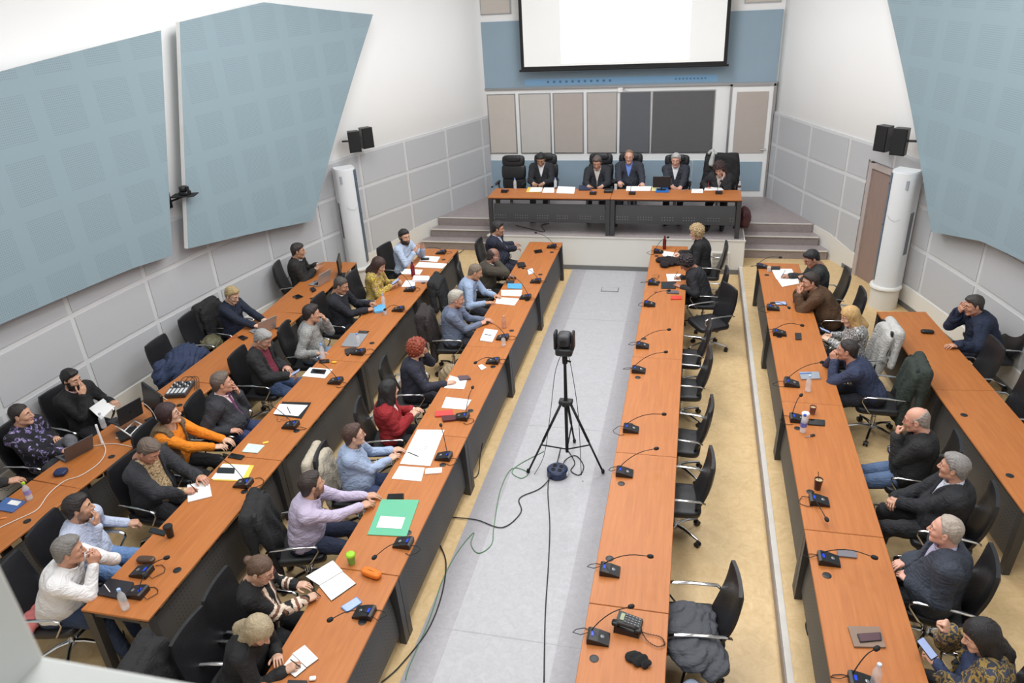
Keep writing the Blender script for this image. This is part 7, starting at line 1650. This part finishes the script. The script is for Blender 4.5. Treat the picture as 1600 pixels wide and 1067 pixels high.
# ---- podium
bottle('water bottle at the left end of the podium table', 805, 295, TTS, 0.22, (90, 130, 200))
quad('folder', 'folder', 'yellow folder before the man at the left of the podium', [(825, 292.5), (846, 292.5), (844, 300), (822, 300)], TTS, 0.005, mat('yellow_folder', (238, 204, 84), 0.6))
sheet('white sheets on the yellow folder of the podium', [(830, 292.6), (848, 292.8), (846, 299.5), (826, 299.5)], TTS + .006)
sheet('white sheet right of the yellow folder on the podium', [(850, 293), (866, 293), (866, 301), (847, 301)], TTS, lines=2)
sheet('pile of white papers between two men on the podium', [(872, 291), (899, 292), (897, 302), (869, 301)], TTS, 0.012)
bottle('water bottle beside the pile of podium papers', 868, 293, TTS, 0.2, (90, 130, 200))
quad('folder', 'folder', 'dark blue folder before the man leaning to his microphone', [(905, 289), (923, 289), (923, 296), (904, 296)], TTS, 0.02, mat('dark_blue_folder', (36, 46, 76), 0.5))
slab_item('translation_receiver', 'receiver', 'black box between the second and third man of the podium', 951, 296, TTS, (0.17, 0.16, 0.05), 0, BLACKPLASTIC, 0.008)
cup('water glass on the podium beside the black box', 962, 297, TTS, 0.12, 0.028, 0.032, GLASS, None, 'drinking_glass')
sheet('white sheets before the man in the blue shirt on the podium', [(979, 291), (1018, 291), (1016, 298), (978, 298)], TTS, 0.004)
sheet('yellow-tinted sheet beside the blue folder on the podium', [(1019, 291), (1038, 291), (1040, 298), (1018, 298)], TTS, 0.003, mat('pale_yellow_paper', (236, 226, 160), 0.7))
quad('folder', 'folder', 'bright blue folder before the grey-haired man on the podium', [(1026, 294), (1044, 292.5), (1045, 300), (1024, 300)], TTS, 0.01, mat('bright_blue_card', (34, 110, 190), 0.5))
spectacles('spectacles lying on the podium right of the folded hands', 1071, 298, TTS, 0.6, GREYMETAL)
sheet('white card between the folded hands and the writing woman', [(1081, 295), (1098.5, 295), (1098.5, 301.5), (1080, 301.5)], TTS, lines=3)
sheet('white sheets the podium woman writes on', [(1102, 291), (1124, 290), (1131, 297), (1100, 297.5)], TTS, 0.003)
bottle('dark-labelled water bottle at the right end of the podium table', 1155, 297, TTS, 0.17, (220, 200, 190), mat('label_dark', (70, 56, 52), 0.5, var=0.3, nscale=40))
q = P(1036, 283, TTS); e = empty('monitor', (q[0], 14.46, TTS + .001), math.radians(180)); tag(e, 'small dark monitor between the blue-shirted and grey-haired men on the podium', 'monitor')
b = MB(); b.box((0, 0, 0.16), (0.34, 0.02, 0.22), 0, None, 0.005); b.build('display_panel', [BLACKPLASTIC], e, 0.5); b = MB(); b.box((-0.06, -0.011, 0.15), (0.07, 0.003, 0.06)); b.build('painted_light_spot', [mat('pale_blue_reflection', (190, 214, 240), 0.3, emit=(190, 214, 240), estr=0.4)], e); b = MB(); b.box((0, 0, 0.006), (0.16, 0.12, 0.012)); b.cyl((0, 0.0, 0.01), (0, 0, 0.07), 0.012); b.build('stand', [BLACKPLASTIC], e)  # pale glowing patch paints a reflected light spot onto the dark display
# pens held in writing hands, phones held in hands
def in_hand(kind, key, side, label, m=None):
    body, info = PEOPLE[key][0], PEOPLE[key][1]; A = info['A'][side]; Rw = info['Rw']; org = info['org']
    t = Rw.T @ A[3] + org
    c = Vector(t)
    if kind == 'pen':
        f = unit(A[4]); fw = Rw.T @ f; a = c + Vector(fw) * 0.055 + Vector((0, 0, -0.045)); e_ = a + Vector((0, 0, 0.13)) - Vector(fw) * 0.06
        b = MB(); b.tube([a - c, (e_ - c)], 0.0042, 7); o = b.build('pen', [m or BLACKPLASTIC], None, True); o.location = c; tag(o, label, 'pen')
    else:
        f = Rw.T @ unit(A[4]); b = MB(); b.box((0, 0, 0), (0.072, 0.148, 0.008), 0, None, 0.003); b.box((0, 0, 0.0045), (0.064, 0.136, 0.001), 1); o = b.build('mobile_phone', [BLACKPLASTIC, SCREENLIT], None, 0.5); o.location = c + Vector(f) * 0.03 + Vector((0, 0, 0.03)); o.rotation_euler = (0.45, 0, math.atan2(-f[0], f[1])); tag(o, label, 'phone')
in_hand('pen', 'P9', 1, 'pen in the hand of the woman in the striped cardigan'); in_hand('pen', 'P10', 1, 'pen in the hand of the woman with greying blonde hair')
in_hand('pen', 'Q8', 1, 'pen in the hand of the man in dark suit jacket'); in_hand('pen', 'T1', 1, 'pen in the hand of the curly blonde woman'); in_hand('pen', 'U1', 1, 'pen in the hand of the man in dark grey coat')
in_hand('pen', 'D5', 1, 'pen in the hand of the woman on the podium', mat('red_pen', (180, 50, 40), 0.4)); in_hand('pen', 'T2', 1, 'pen in the hand of the woman with dark curls')
in_hand('phone', 'Q2', 1, 'phone in the hands of the woman in the yellow flowered blouse'); in_hand('phone', 'Q5', 1, 'phone in the hand of the grey-haired man with the maroon shirt')
in_hand('phone', 'U3', 1, 'phone in the hands of the blonde woman in the print blouse'); in_hand('phone', 'U8', -1, 'phone held by the woman in the plaid jacket')
